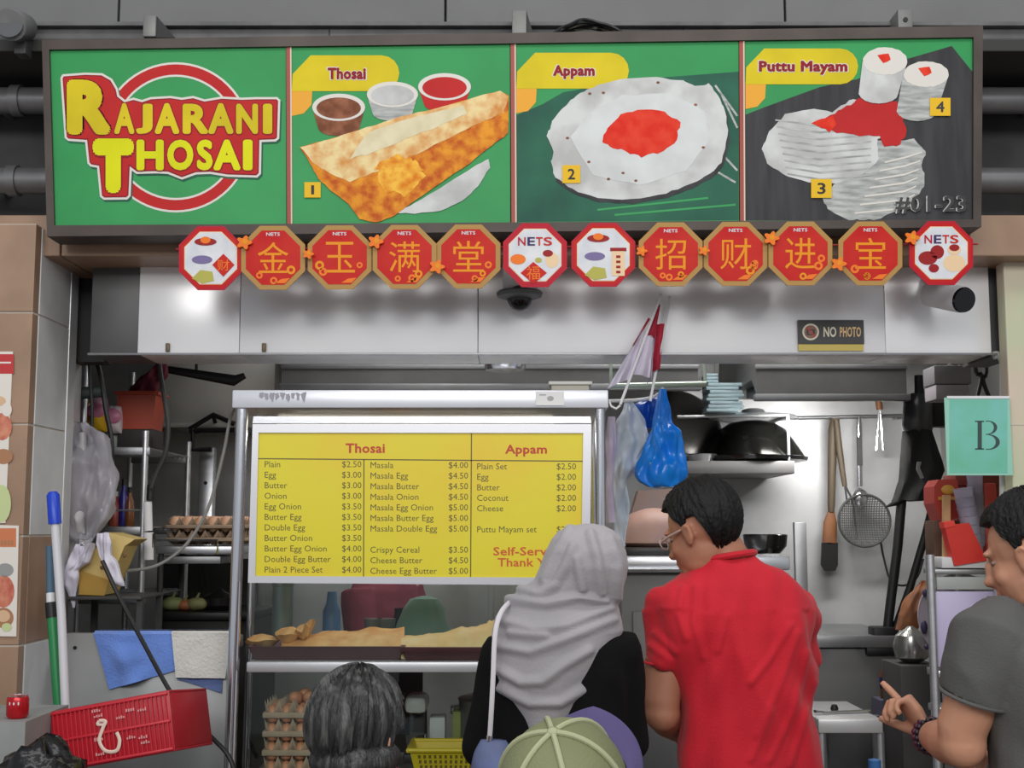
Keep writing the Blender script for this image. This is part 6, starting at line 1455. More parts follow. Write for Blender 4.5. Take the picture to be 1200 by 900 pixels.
def rings_px(mb, L, Y, yaw=0.0, n=40, p=2.3):
    """stack of super-elliptic rings: (px, py, half width px, half depth m[, dY])"""
    out = []; cy, sy = math.cos(yaw), math.sin(yaw)
    for it in L:
        px, py, hw, ry = it[:4]; dY = it[4] if len(it) > 4 else 0
        c = P(px, py, Y + dY); rx = hw * mpp(py, Y + dY)
        ring = []
        for a in range(n):
            t = 2 * math.pi * a / n; x = math.copysign(abs(math.cos(t)) ** (2 / p), math.cos(t)) * rx; y = math.copysign(abs(math.sin(t)) ** (2 / p), math.sin(t)) * ry
            ring.append(c + Vector((x * cy - y * sy, x * sy + y * cy, 0)))
        out.append(ring)
    mb.rings(out, True)

def hand_mb(mb, wrist, fwd, up, side, curl=0.5, s=1.0, spread=0.12, thumb_out=0.7, thumb_up=0.15):
    """palm with five jointed fingers; fwd = towards the fingers, up = back of the hand, side=+1 right hand"""
    f = Vector(fwd).normalized(); u = Vector(up); u = (u - f * u.dot(f)).normalized(); x = f.cross(u).normalized() * side   # x points away from the thumb... little finger side
    W = Vector(wrist); T = lambda a, b, c: W + (x * a + f * b + u * c) * s
    mb.tube([T(0, -0.01, 0), T(0, 0.012, 0), T(0, 0.05, 0.002), T(0, 0.088, 0.0)], [0.024 * s, 0.028 * s, 0.04 * s, 0.037 * s], 14, flat=(0.42, u))
    for k, (a, ln, r) in enumerate(((-0.028, 0.072, 0.0092), (-0.0095, 0.08, 0.0095), (0.0095, 0.074, 0.0092), (0.027, 0.058, 0.0082))):
        b = 0.08 if k < 3 else 0.074; pts = [T(a, b - 0.02, 0)]; ck = curl[k] if isinstance(curl, (list, tuple)) else curl; ang = 0.1 if ck > 0.15 else 0.0; pos = (a, b, 0.0); sp = spread * (a / 0.028)
        pts.append(T(*pos)); q = [pos[0], pos[1], pos[2]]
        for j, fr in enumerate((0.45, 0.31, 0.24)):
            ang += ck * (0.75, 0.95, 0.6)[j]
            q = [q[0] + math.sin(sp) * ln * fr * max(0.2, math.cos(ang)), q[1] + math.cos(ang) * ln * fr, q[2] - math.sin(ang) * ln * fr]; pts.append(T(*q))
        mb.tube(pts, [r * s, r * 1.02 * s, r * s, r * 0.92 * s, r * 0.78 * s], 10)
    # thumb from the side of the palm near its base
    t0 = (-0.022, 0.022, -0.004); d1 = Vector((-math.sin(thumb_out), math.cos(thumb_out), thumb_up)).normalized(); d2 = Vector((-math.sin(thumb_out * 0.6), math.cos(thumb_out * 0.6), thumb_up - 0.05)).normalized()
    p1 = Vector(t0) + d1 * 0.042; p2 = p1 + d2 * 0.03; p3 = p2 + d2 * 0.024
    mb.tube([T(*t0), T(*(Vector(t0) + d1 * 0.02)), T(*p1), T(*p2), T(*p3)], [0.015 * s, 0.0135 * s, 0.0108 * s, 0.0098 * s, 0.008 * s], 10)

def folds(amp, sc, seed, dirs=(1, 1, 1)):
    return lambda p, n: amp * (nz(p, (sc * dirs[0], sc * dirs[1], sc * dirs[2]), seed) + 0.5 * nz(p, (sc * 2.3 * dirs[0], sc * 2.3 * dirs[1], sc * 2.3 * dirs[2]), seed + 4) - 0.7 * abs(nz(p, (sc * 1.3 * dirs[0], sc * 1.3 * dirs[1], sc * 1.3 * dirs[2]), seed + 9)))

def lower_body(root, cx, cy, hip_z, w, M_, shoe, yaw=0.0, stance=0.1):
    """trousers and shoes down to the floor"""
    R = Matrix.Rotation(yaw, 3, 'Z'); o = Vector((cx, cy, 0)); L = lambda x, y, z: o + R @ Vector((x, y, 0)) + Vector((0, 0, z))
    m = MB(); k = hip_z / 0.92
    out = []
    for z, rx, ry in ((hip_z + 0.12, w * 0.9, 0.11), (hip_z, w, 0.125), (hip_z - 0.1 * k, w * 0.98, 0.125), (hip_z - 0.16 * k, w * 0.9, 0.11)): out.append([L(rx * math.cos(t), ry * math.sin(t), z) for t in [2 * math.pi * i / 30 for i in range(30)]])
    m.rings(out)
    for s in (-1, 1):
        m.tube([L(s * 0.085, 0, hip_z - 0.02), L(s * stance, 0.01, hip_z * 0.72), L(s * stance, 0.015, hip_z * 0.52), L(s * stance, -0.005, hip_z * 0.3), L(s * stance, 0, 0.07)], [0.098, 0.088, 0.066, 0.062, 0.05], 18)
    me = voxel(m, 0.011, 4); displace(me, folds(0.006, 9, 3)); paint(me, [M_]); part('trousers', me, None, root)
    for s in (-1, 1):
        m = MB(); a = L(s * stance, -0.06, 0.045)
        m.tube([L(s * stance, -0.075, 0.035), L(s * stance, -0.05, 0.046), L(s * stance, 0.05, 0.043), L(s * stance * 1.05, 0.13, 0.03), L(s * stance * 1.06, 0.17, 0.022)], [0.03, 0.042, 0.042, 0.036, 0.018], 16); m.cyl(L(s * stance, -0.02, 0.04), L(s * stance, -0.005, 0.1), 0.045, 0.042, 16)
        me = voxel(m, 0.006, 3)
        for v in me.vertices: v.co.z = max(v.co.z, 0.001)
        paint(me, [shoe]); part('shoe', me, None, root)

HAIRB = mat('hair_black', (17, 16, 16), 0.6, bump=0.5, bscale=150, stretch=(1, 1, 0.4), spec=0.3)
JEANS = mat('trousers_dark_blue', (40, 46, 64), 0.9, bump=0.2, bscale=200)
BLACKT = mat('cloth_black', (13, 13, 14), 0.95, bump=0.2, bscale=120, spec=0.2)
SHOE = mat('shoe_dark', (40, 36, 34), 0.6)

# ---------------------------------------------------------------- man in the red T-shirt
Y = 3.3
t = thing('person', 'man in a red T-shirt seen from behind, head turned down to the left', 'person', (P(865, 900, Y).x, Y, 0))
hc = P(822, 623, Y - 0.01)
Mh = Matrix.Translation(hc) @ Matrix.Rotation(R_(50), 4, 'Z') @ Matrix.Rotation(R_(-20), 4, 'X')
m = MB(); head_mb(m, Mh, 1.0)
m.tube([P(862, 700, Y + 0.0), P(852, 668, Y), P(844, 648, Y), P(832, 628, Y)], [0.085, 0.07, 0.066, 0.06], 20)
# left arm: upper arm, bent elbow, forearm reaching forward over the counter
sl = P(789, 715, Y); el = P(776, 836, Y - 0.02); wr = P(797, 858, Y + 0.23)
m.tube([sl, P(780, 775, Y - 0.01), el + Vector((0, 0, 0.03)), el], [0.056, 0.052, 0.046, 0.043], 18); m.tube([el, el + (wr - el) * 0.3, wr], [0.044, 0.046, 0.029], 16); m.ell(el, (0.046, 0.046, 0.046))
hand_mb(m, wr, (0.12, 0.95, 0.05), (-0.5, 0, 0.8), -1, 0.7)
sr = P(926, 708, Y + 0.03); er = P(933, 815, Y + 0.16); wr2 = P(900, 838, Y + 0.38)
m.tube([sr, er], [0.044, 0.045], 18); m.tube([er, er + (wr2 - er) * 0.3, wr2], [0.046, 0.046, 0.029], 16); m.ell(er, (0.046, 0.046, 0.046))
hand_mb(m, wr2, (-0.35, 0.9, 0.0), (0.3, 0, 0.9), 1, 0.7)
m.tube([P(864, 715, Y), P(875, 900, Y)], [0.1, 0.11], 20)
me = voxel(m, 0.0055, 4); paint(me, [SKIN]); part('body', me, None, t)
eyes(t, Mh)
def zl_short(ph):
    c = math.cos(ph); s_ = abs(math.sin(ph))
    if c > 0.55: return 0.078
    if c > 0.05: return 0.078 - (0.55 - c) / 0.5 * 0.085
    if c > -0.25: return 0.03
    return 0.03 - min(1, (-0.25 - c) / 0.35) * 0.1
me = hair_cap(Mh, 1.0, zl_short, [HAIRB], grow=(0.12, 0.03, 0), amp=0.007, seed=2); part('hair', me, None, t)
# glasses
m = MB(); G = lambda x, y, z: Mh @ Vector((x, y, z))
for sx in (-1, 1):
    m.tube([G(sx * 0.056, 0.086, 0.004), G(sx * 0.074, 0.05, 0.006), G(sx * 0.079, 0.0, 0.008), G(sx * 0.08, -0.018, -0.004)], 0.0032, 8)
    m.tube([G(sx * 0.033 + 0.021 * math.cos(a), 0.1 - 0.1 * (0.021 * math.cos(a) * sx + 0.033) * 2 * 0.4, 0.001 + 0.015 * math.sin(a)) for a in [2 * math.pi * k / 20 for k in range(20)]], 0.002, 6, closed=True)
m.tube([G(-0.013, 0.1, 0.004), G(0, 0.104, 0.007), G(0.013, 0.1, 0.004)], 0.002, 6)
part('glasses', m, mat('glasses_pale', (196, 180, 170), 0.3, 0.3), t)
REDS = mat('shirt_red', (198, 20, 40), 0.85, var=0.06, scale=5, bump=0.15, bscale=220, sheen=0.1)
m = MB()
rings_px(m, [(849, 648, 33, 0.074), (851, 654, 38, 0.08), (855, 660, 46, 0.086), (861, 667, 55, 0.092), (862, 676, 68, 0.1), (860, 686, 80, 0.11), (859, 698, 89, 0.118), (859, 714, 94, 0.128), (862, 736, 95, 0.134), (867, 762, 92, 0.136), (872, 800, 88, 0.132), (877, 850, 86, 0.126), (880, 900, 86, 0.122), (882, 960, 88, 0.126), (882, 1030, 90, 0.13), (882, 1060, 91, 0.13)], Y, 0.08)
for S_, H_, r0_, r1_ in ((P(790, 704, Y), P(779, 782, Y - 0.01), 0.07, 0.064), (P(926, 706, Y + 0.03), P(931, 776, Y + 0.12), 0.072, 0.068)):
    m.tube([S_ + (S_ - H_) * 0.12, S_, (S_ + H_) / 2, H_], [r0_ * 0.8, r0_, (r0_ + r1_) / 2, r1_], 22)
me = voxel(m, 0.0065, 7)
def redfold(p, n):
    # creases from the armpits and drag lines down the back
    u = (p.x - XX(865, Y, 880)) / 0.2
    f = 0.008 * math.sin(30 * (p.z * 0.8 + 0.9 * abs(u) * 0.35 + 0.15 * nz(p, (4, 4, 4), 2))) * max(0, min(1, abs(u) * 1.4 - 0.2)) * (1 if p.z < 1.42 else 0.3)
    return f + folds(0.017, 6.5, 5, (1.5, 1, 0.6))(p, n)
displace(me, redfold); displace(me, ridges([[(935, 742), (915, 800), (888, 862)], [(946, 765), (930, 832), (902, 892)], [(926, 733), (902, 772), (880, 800)], [(956, 800), (938, 860), (925, 898)], [(800, 690), (795, 720), (804, 748)], [(816, 688), (813, 730), (824, 770)], [(852, 722), (841, 762)], [(768, 742), (792, 764)], [(763, 757), (786, 774)], [(905, 830), (880, 890)]], 0.0055, 4.6)); paint(me, [REDS]); part('t_shirt', me, None, t)
m = MB(); cc = P(850, 653, Y); m.tube([cc + Vector((0.0735 * math.cos(a), 0.077 * math.sin(a), 0.012 * math.cos(a) - 0.006 * math.sin(a))) for a in [2 * math.pi * k / 36 for k in range(36)]], 0.0085, 8, closed=True); part('collar', m, REDS, t)
for S_, H_ in ((P(790, 704, Y), P(779, 782, Y - 0.01)), (P(926, 706, Y + 0.03), P(931, 776, Y + 0.12))):
    d = (H_ - S_).normalized(); a_ = d.orthogonal().normalized(); b_ = d.cross(a_)
    m = MB(); m.tube([H_ - d * 0.004 + (a_ * math.cos(k) + b_ * math.sin(k)) * 0.0635 for k in [2 * math.pi * i / 32 for i in range(32)]], 0.0032, 8, closed=True); part('sleeve_hem', m, REDS, t)
lower_body(t, XX(880, Y, 880), Y, 0.93, 0.19, JEANS, SHOE)

# ---------------------------------------------------------------- woman in the grey headscarf
Y = 3.05
t = thing('person', 'woman in a draped pale grey headscarf and black clothes, seen from behind', 'person', (P(660, 900, Y).x, Y, 0))
hc = P(688, 672, Y)
Mh = Matrix.Translation(hc) @ Matrix.Rotation(R_(-25), 4, 'Z') @ Matrix.Rotation(R_(-12), 4, 'X')
m = MB(); head_mb(m, Mh, 0.95, False); m.tube([P(672, 760, Y), P(682, 715, Y), P(687, 680, Y)], [0.08, 0.055, 0.055], 18)
m.tube([P(665, 780, Y), P(660, 900, Y)], [0.09, 0.1], 18)
for S_, E_, W_, sd in ((P(592, 770, Y), P(572, 872, Y + 0.02), P(600, 884, Y + 0.24), -1), (P(724, 768, Y), P(734, 868, Y + 0.05), P(705, 880, Y + 0.26), 1)):
    m.tube([S_, E_], [0.045, 0.04], 16); m.tube([E_, W_], [0.04, 0.026], 16); m.ell(E_, (0.04, 0.04, 0.04)); hand_mb(m, W_, W_ - E_, (0, 0, 1), sd, 0.7, 0.92)
me = voxel(m, 0.0055, 4); paint(me, [SKIN_B]); part('body', me, None, t); eyes(t, Mh, 0.95)
m = MB()
rings_px(m, [(668, 726, 36, 0.07), (664, 740, 62, 0.09), (660, 756, 76, 0.105), (657, 790, 80, 0.115), (655, 840, 82, 0.115), (655, 900, 84, 0.12), (655, 980, 88, 0.13), (655, 1060, 90, 0.135)], Y)
for S_, E_, W_ in ((P(594, 764, Y), P(569, 872, Y + 0.02), P(596, 886, Y + 0.2)), (P(722, 760, Y), P(734, 866, Y + 0.05), P(708, 880, Y + 0.22))):
    m.tube([S_ + (S_ - E_) * 0.15, S_, (S_ + E_) / 2, E_], [0.055, 0.066, 0.062, 0.058], 18); m.ell(E_, (0.058, 0.058, 0.058)); m.tube([E_, W_], [0.057, 0.045], 18)
me = voxel(m, 0.0075, 6); displace(me, folds(0.01, 7, 11, (1.3, 1, 0.7))); paint(me, [BLACKT]); part('top', me, None, t)
lower_body(t, XX(655, Y, 880), Y, 0.86, 0.175, BLACKT, SHOE)
# headscarf: one cloth over head and shoulders, gathered under the chin, hanging to a point at the back
SCARF = mat('scarf_grey', (168, 163, 166), 0.85, c2=(150, 147, 150), scale=4, bump=0.15, bscale=140, sheen=0.2)
EDGE = [(613.5, 686, 695), (616, 671, 708), (622, 655, 720), (632, 647, 729), (646, 640, 733), (664, 634, 735), (679, 627, 733), (691, 611, 730), (700, 599, 726), (710, 590, 724), (722, 582, 726), (738, 578, 729), (752, 576, 724), (769, 576, 717), (786, 578, 710), (801, 581, 704), (816, 587, 697), (832, 597, 684), (845, 607, 662), (852, 616, 640)]
DEP = [0.012, 0.04, 0.068, 0.09, 0.105, 0.11, 0.106, 0.102, 0.102, 0.106, 0.115, 0.126, 0.132, 0.137, 0.14, 0.138, 0.135, 0.13, 0.126, 0.122]
rows2 = []
for i in range(len(EDGE) - 1):
    for q in range(6):
        f = q / 6; A_, B_ = EDGE[i], EDGE[i + 1]; rows2.append((*[A_[k] + (B_[k] - A_[k]) * f for k in range(3)], DEP[i] + (DEP[i + 1] - DEP[i]) * f, i + f))
rows2.append((*EDGE[-1], DEP[-1], len(EDGE) - 1))
def scarf_row(r, inner):
    y_, l_, r_, dep, k = r; n = 150; c = P((l_ + r_) / 2, y_, Y); rx = (r_ - l_) / 2 * mpp(y_, Y); out = []
    for a in range(n):
        th = 2 * math.pi * a / n; x, y = math.cos(th), math.sin(th); s_ = 0.93 if inner else 1.0
        p = c + Vector((x * rx * s_, y * dep * s_, -0.004 if inner and k < 4 else 0))
        if k > 13: p.z += 0.3 * (k - 13) / 6 * max(0, y - 0.2)      # the front of the cloth ends higher
        if not inner: p += Vector((x, y, 0)) * 0.006 * min(1, k / 4) * nz(p, (9, 9, 12), 32)
        out.append(p)
    return out
m = MB(); m.rings([scarf_row(r, False) for r in rows2] + [scarf_row(r, True) for r in reversed(rows2)], False)
me = tomesh(m, SCARF, 0)
fold_lines = [[(611, 692), (632, 697), (650, 686), (664, 662), (672, 640)], [(597, 703), (640, 708), (677, 700), (708, 704)], [(588, 727), (627, 738), (665, 733), (714, 713)], [(584, 757), (622, 764), (665, 748), (718, 726)], [(584, 783), (612, 800), (636, 799), (658, 782), (690, 762)], [(588, 806), (622, 824), (655, 824), (682, 808)], [(692, 626), (700, 655), (704, 694)], [(714, 632), (724, 660), (722, 700)], [(668, 622), (652, 650), (638, 680)], [(676, 655), (682, 690)], [(640, 745), (600, 742)]]
rf = ridges(fold_lines, 0.0125, 6.2)
displace(me, rf); 
me.polygons.foreach_set('use_smooth', [True] * len(me.polygons))
part('headscarf', me, None, t)
# thin white strap over the left shoulder and its blue bag
bagt = thing('shoulder_bag', 'blue-grey shoulder bag on a thin white strap at the left side of the scarfed woman', 'bag', P(577, 905, Y - 0.1))
m = MB(); m.tube(spline([P(606, 702, Y + 0.02), P(596, 707, Y - 0.05), P(586, 720, Y - 0.09), P(580, 745, Y - 0.11), P(578, 790, Y - 0.12), P(576, 830, Y - 0.12), P(574, 862, Y - 0.11)], 5), 0.0055, 8, flat=(0.4, (0, 1, 0))); part('strap', m, mat('strap_white', (206, 202, 206), 0.6), bagt)
m = MB(); m.tube([P(574, 862, Y - 0.11), P(573, 868, Y - 0.11)], [0.008, 0.006], 10); m.tube([P(573, 870, Y - 0.11) + Vector((0.007 * math.cos(a), 0, 0.007 * math.sin(a))) for a in [2 * math.pi * k / 14 for k in range(14)]], 0.002, 6, closed=True); part('buckle', m, STEEL_P, bagt)
m = MB(); out = []
for k in range(17):
    v = k / 16; y = 867 + 78 * v; hw = 26 * math.sin(math.pi * (0.12 + 0.8 * v)) ** 0.6
    c = P(578 + 2 * v, y, Y - 0.1); out.append([c + Vector((hw * mpp(y, Y) * math.cos(a), 0.045 * math.sin(math.pi * (0.1 + 0.85 * v)) * math.sin(a), 0.004 * nz((math.cos(a), v * 4, 2), (3, 2, 1)))) for a in [2 * math.pi * i / 28 for i in range(28)]])
m.rings(out); part('pouch', m, mat('pouch_blue_grey', (88, 92, 116), 0.7, c2=(96, 112, 160), scale=4, bump=0.2), bagt, 60)

# ---------------------------------------------------------------- grey-haired person in the foreground
Y = 2.35
t = thing('person', 'short person with thick grey-streaked dark hair, seen from behind before the egg trays', 'person', (P(418, 900, Y).x, Y, 0))
hc = P(419, 864, Y)
Mh = Matrix.Translation(hc) @ Matrix.Rotation(R_(-28), 4, 'Z') @ Matrix.Rotation(R_(-8), 4, 'X')
m = MB(); head_mb(m, Mh, 0.92); m.tube([P(416, 975, Y), P(418, 925, Y), P(419, 885, Y)], [0.08, 0.056, 0.055], 18)
zsh = P(0, 985, Y).z
for sx in (-1, 1):
    S_ = Vector((XX(416, Y, 880) + sx * 0.17, Y, zsh - 0.02)); E_ = S_ + Vector((sx * 0.04, 0.02, -0.26)); W_ = E_ + Vector((-sx * 0.06, 0.2, 0.04))
    m.tube([S_, E_], [0.045, 0.038], 14); m.tube([E_, W_], [0.038, 0.025], 14); m.ell(E_, (0.038, 0.038, 0.038)); hand_mb(m, W_, W_ - E_, (0, 0, 1), sx, 0.5, 0.9)
m.tube([(XX(416, Y, 880), Y, zsh + 0.01), (XX(416, Y, 880), Y, 0.72)], [0.09, 0.1], 16)
me = voxel(m, 0.006, 4); paint(me, [SKIN_B]); part('body', me, None, t); eyes(t, Mh, 0.92)
GHAIR = mat('hair_grey_streaked', (34, 34, 34), 0.5, c2=(120, 120, 118), scale=15, stretch=(3.4, 3.4, 0.35), bump=0.5, bscale=70, lo=0.48, hi=0.86, detail=5)
def zl_bob(ph):
    c = math.cos(ph)
    if c > 0.5: return 0.07
    if c > 0.0: return 0.07 - (0.5 - c) / 0.5 * 0.1
    return -0.03 - min(1, -c / 0.5) * 0.045
me = hair_cap(Mh, 0.98, zl_bob, [GHAIR], grow=(0.0, 0.0, 0.04), amp=0.012, fine=0.0, seed=8, r0=(0.083, 0.1, 0.098)); part('hair', me, None, t)
# gathered roll of curls at the nape
m = MB(); rnd = random.Random(5)
for k in range(16):
    u = k / 15; a = P(376 + 78 * u, 897 + 6 * math.sin(u * 9), Y - 0.085 + 0.05 * (2 * u - 1) ** 2); m.tube(spline([a + Vector((-0.012, 0, 0.014)), a + Vector((0.006, -0.012, 0.004)), a + Vector((-0.004, -0.004, -0.012)), a + Vector((0.008, 0.004, -0.03))], 4), [0.011] * 13, 8)
m.tube([P(372, 890, Y - 0.03), P(395, 895, Y - 0.07), P(420, 897, Y - 0.078), P(445, 893, Y - 0.06), P(460, 884, Y - 0.03)], [0.02, 0.03, 0.034, 0.03, 0.02], 14)
part('hair_roll', m, GHAIR, t, 70)
m = MB(); rings_px(m, [(418, 925, 44, 0.07), (417, 945, 70, 0.085), (416, 965, 100, 0.1), (416, 990, 122, 0.11), (416, 1040, 128, 0.12), (416, 1120, 124, 0.125), (416, 1250, 128, 0.13), (416, 1330, 132, 0.135)], Y)
for sx in (-1, 1):
    S_ = Vector((XX(416, Y, 880) + sx * 0.17, Y, zsh - 0.02)); E_ = S_ + Vector((sx * 0.04, 0.02, -0.26)); m.tube([S_, S_ + (E_ - S_) * 0.7], [0.07, 0.062], 16)
me = voxel(m, 0.01, 5); displace(me, folds(0.008, 8, 21)); paint(me, [mat('blouse_magenta', (122, 44, 84), 0.85, var=0.1, bump=0.15, bscale=150)]); part('blouse', me, None, t)
m = MB(); cc = P(419, 918, Y); m.tube([cc + Vector((0.068 * math.cos(a), 0.07 * math.sin(a), 0.012 * math.cos(a))) for a in [2 * math.pi * k / 32 for k in range(32)]], 0.014, 8, closed=True); part('collar', m, MATS['blouse_magenta'], t)
lower_body(t, XX(416, Y, 880), Y, 0.7, 0.18, BLACKT, SHOE, stance=0.09)

# ---------------------------------------------------------------- person in the olive cap
Y = 1.95
t = thing('person', 'short person in an olive cap with purple-blue peak at the bottom edge', 'person', (P(668, 900, Y).x, Y, 0))
hc = P(662, 935, Y)
Mh = Matrix.Translation(hc) @ Matrix.Rotation(R_(-20), 4, 'Z') @ Matrix.Rotation(R_(27), 4, 'X')
m = MB(); head_mb(m, Mh, 0.9); m.tube([P(664, 1050, Y), P(666, 1005, Y), P(668, 960, Y)], [0.075, 0.052, 0.05], 18)
zsh = P(0, 1080, Y).z
for sx in (-1, 1):
    S_ = Vector((XX(664, Y, 880) + sx * 0.15, Y, zsh - 0.02)); E_ = S_ + Vector((sx * 0.03, 0.02, -0.24)); W_ = E_ + Vector((-sx * 0.05, 0.19, 0.03))
    m.tube([S_, E_], [0.04, 0.034], 14); m.tube([E_, W_], [0.034, 0.023], 14); m.ell(E_, (0.034, 0.034, 0.034)); hand_mb(m, W_, W_ - E_, (0, 0, 1), sx, 0.5, 0.85)
m.tube([(XX(664, Y, 880), Y, zsh + 0.01), (XX(664, Y, 880), Y, 0.7)], [0.085, 0.095], 16)
me = voxel(m, 0.006, 4); paint(me, [SKIN_B]); part('body', me, None, t); eyes(t, Mh, 0.9)
me = hair_cap(Mh, 0.9, zl_bob, [HAIRB], amp=0.005, seed=12, r0=(0.083, 0.101, 0.084)); part('hair', me, None, t)
OLIVE = mat('cap_olive', (116, 120, 84), 0.85, c2=(128, 132, 98), scale=5, bump=0.2, bscale=240); OLIVL = mat('cap_seam', (166, 170, 134), 0.85)
PURP = mat('cap_purple_blue', (78, 68, 112), 0.8, c2=(90, 80, 122), scale=4, bump=0.2, bscale=240)
cap = None
m = MB(); out = []
for k in range(22):
    v = k / 21; th = 0.03 + (math.pi / 2 + 0.12) * v; r = math.sin(th) ** 0.92; z = math.cos(th)
    out.append([Mh @ Vector((0.096 * r * math.sin(a) * (1 + 0.008 * math.sin(7 * a + v)), -0.004 + 0.112 * r * math.cos(a), 0.012 + 0.104 * z)) for a in [2 * math.pi * i / 60 for i in range(60)]])
inn = [[Mh @ (Mh.inverted() @ p * 0.97) for p in r] for r in reversed(out)]
m.rings(out + inn, False); cap = part('cap', m, OLIVE, t, 70)
for ang in (0, 60, 120, 180, 240, 300):
    m = MB(); a = R_(ang + 30)
    pts = []
    for k in range(14):
        v = k / 13; th = 0.06 + (math.pi / 2 + 0.02) * v; r = math.sin(th) ** 0.92; z = math.cos(th); pts.append(Mh @ Vector((0.0975 * r * math.sin(a), -0.004 + 0.1135 * r * math.cos(a), 0.0125 + 0.1055 * z)))
    m.tube(pts, 0.0042, 8); part('cap_seam', m, OLIVL, cap)
m = MB(); m.ell((0, -0.004, 0.118), (0.009, 0.009, 0.006), M=Mh, seg=12); part('cap_button', m, OLIVL, cap)
m = MB(); rows_ = []
for k in range(12):
    u = k / 11; row = []
    for j in range(31):
        a = -1.35 + 2.7 * j / 30; r0 = Vector((0.097 * math.sin(a), -0.004 + 0.113 * math.cos(a), 0.0)); ext = 0.078 * math.cos(a * 0.95) ** 0.6
        row.append(Mh @ Vector((r0.x * (1 + 0.12 * u), r0.y + ext * u, 0.026 - 0.05 * abs(math.sin(a)) * u ** 1.5 * 0.6 + 0.006 * u)))
    rows_.append(row)
m.grid(rows_, 0.004, (0, 0, 1)); part('cap_peak', m, PURP, cap, 60)
m = MB(); rings_px(m, [(667, 1000, 50, 0.065), (666, 1030, 78, 0.08), (665, 1060, 112, 0.095), (664, 1090, 136, 0.105), (664, 1150, 142, 0.11), (664, 1300, 142, 0.12), (664, 1480, 148, 0.125)], Y)
for sx in (-1, 1):
    S_ = Vector((XX(664, Y, 880) + sx * 0.15, Y, zsh - 0.02)); E_ = S_ + Vector((sx * 0.03, 0.02, -0.24)); m.tube([S_, S_ + (E_ - S_) * 0.75], [0.064, 0.056], 16)
me = voxel(m, 0.01, 5); displace(me, folds(0.008, 8, 25)); paint(me, [mat('shirt_slate', (84, 88, 110), 0.85, bump=0.15, bscale=150)]); part('t_shirt', me, None, t)
lower_body(t, XX(664, Y, 880), Y, 0.66, 0.16, JEANS, SHOE, stance=0.085)

# ---------------------------------------------------------------- man in the grey T-shirt at the right
Y = 2.6
t = thing('person', 'man in a grey T-shirt at the right edge, pointing with a braceleted left hand', 'person', (P(1240, 900, Y).x, Y, 0))
hc = P(1212, 650, Y - 0.03)
Mh = Matrix.Translation(hc) @ Matrix.Rotation(R_(49), 4, 'Z') @ Matrix.Rotation(R_(-16), 4, 'X')
m = MB(); head_mb(m, Mh, 1.0)
m.tube([P(1240, 745, Y), P(1226, 700, Y), P(1212, 665, Y - 0.02)], [0.085, 0.062, 0.058], 20)
S_ = P(1160, 752, Y - 0.1); E_ = P(1128, 872, Y - 0.06); W_ = P(1089, 862, Y + 0.16)
m.tube([S_, (S_ + E_) / 2, E_ + Vector((0, 0, 0.03)), E_], [0.055, 0.052, 0.048, 0.044], 18); m.ell(E_, (0.046, 0.046, 0.046)); m.tube([E_, E_ + (W_ - E_) * 0.35, W_], [0.045, 0.047, 0.028], 18)
hand_mb(m, W_, (-0.4, 0.4, 0.72), (0.85, 0.1, 0.4), -1, (0.08, 1.25, 1.35, 1.35), 1.0, thumb_out=0.7, thumb_up=-0.5)
S2 = P(1310, 770, Y + 0.12); E2 = S2 + Vector((0.03, 0.06, -0.27)); W2 = E2 + Vector((-0.14, 0.2, 0.02))
m.tube([S2, E2], [0.055, 0.045], 16); m.ell(E2, (0.046, 0.046, 0.046)); m.tube([E2, W2], [0.045, 0.028], 16); hand_mb(m, W2, W2 - E2, (0, 0, 1), 1, 0.8)
m.tube([P(1242, 740, Y), P(1245, 900, Y)], [0.1, 0.11], 20)
me = voxel(m, 0.005, 3); paint(me, [SKIN_B]); part('body', me, None, t); eyes(t, Mh)
me = hair_cap(Mh, 1.0, zl_short, [HAIRB], grow=(0.1, 0.05, 0), amp=0.006, seed=15); part('hair', me, None, t)
GREYS = mat('shirt_grey', (88, 88, 86), 0.9, var=0.06, scale=5, bump=0.15, bscale=220)
yaw = R_(48)
m = MB()
rings_px(m, [(1219, 700, 40, 0.074), (1221, 706, 47, 0.08), (1225, 714, 62, 0.088), (1229, 723, 82, 0.096), (1234, 737, 108, 0.106), (1238, 756, 126, 0.116), (1242, 800, 128, 0.13), (1246, 860, 120, 0.13), (1248, 920, 118, 0.13), (1250, 1050, 122, 0.132), (1250, 1130, 124, 0.132)], Y, yaw)
H_ = S_ + (E_ - S_) * 0.56
m.tube([S_ + Vector((0.05, 0.06, 0.03)), S_, (S_ + H_) / 2, H_], [0.07, 0.078, 0.073, 0.068], 22)
H2 = S2 + (E2 - S2) * 0.6; m.tube([S2 + Vector((-0.05, -0.04, 0.03)), S2, H2], [0.07, 0.076, 0.068], 20)
me = voxel(m, 0.0065, 6); displace(me, folds(0.009, 7, 41, (1.2, 1.2, 0.8))); paint(me, [GREYS]); part('t_shirt', me, None, t)
m = MB(); cc = P(1220, 704, Y); m.tube([cc + Vector((0.075 * math.cos(a), 0.075 * math.sin(a), 0.006 * math.cos(a))) for a in [2 * math.pi * k / 36 for k in range(36)]], 0.008, 8, closed=True); part('collar', m, GREYS, t)
d = (H_ - S_).normalized(); a_ = d.orthogonal().normalized(); b_ = d.cross(a_)
m = MB(); m.tube([H_ - d * 0.004 + (a_ * math.cos(k) + b_ * math.sin(k)) * 0.0675 for k in [2 * math.pi * i / 32 for i in range(32)]], 0.004, 8, closed=True); part('sleeve_hem', m, GREYS, t)
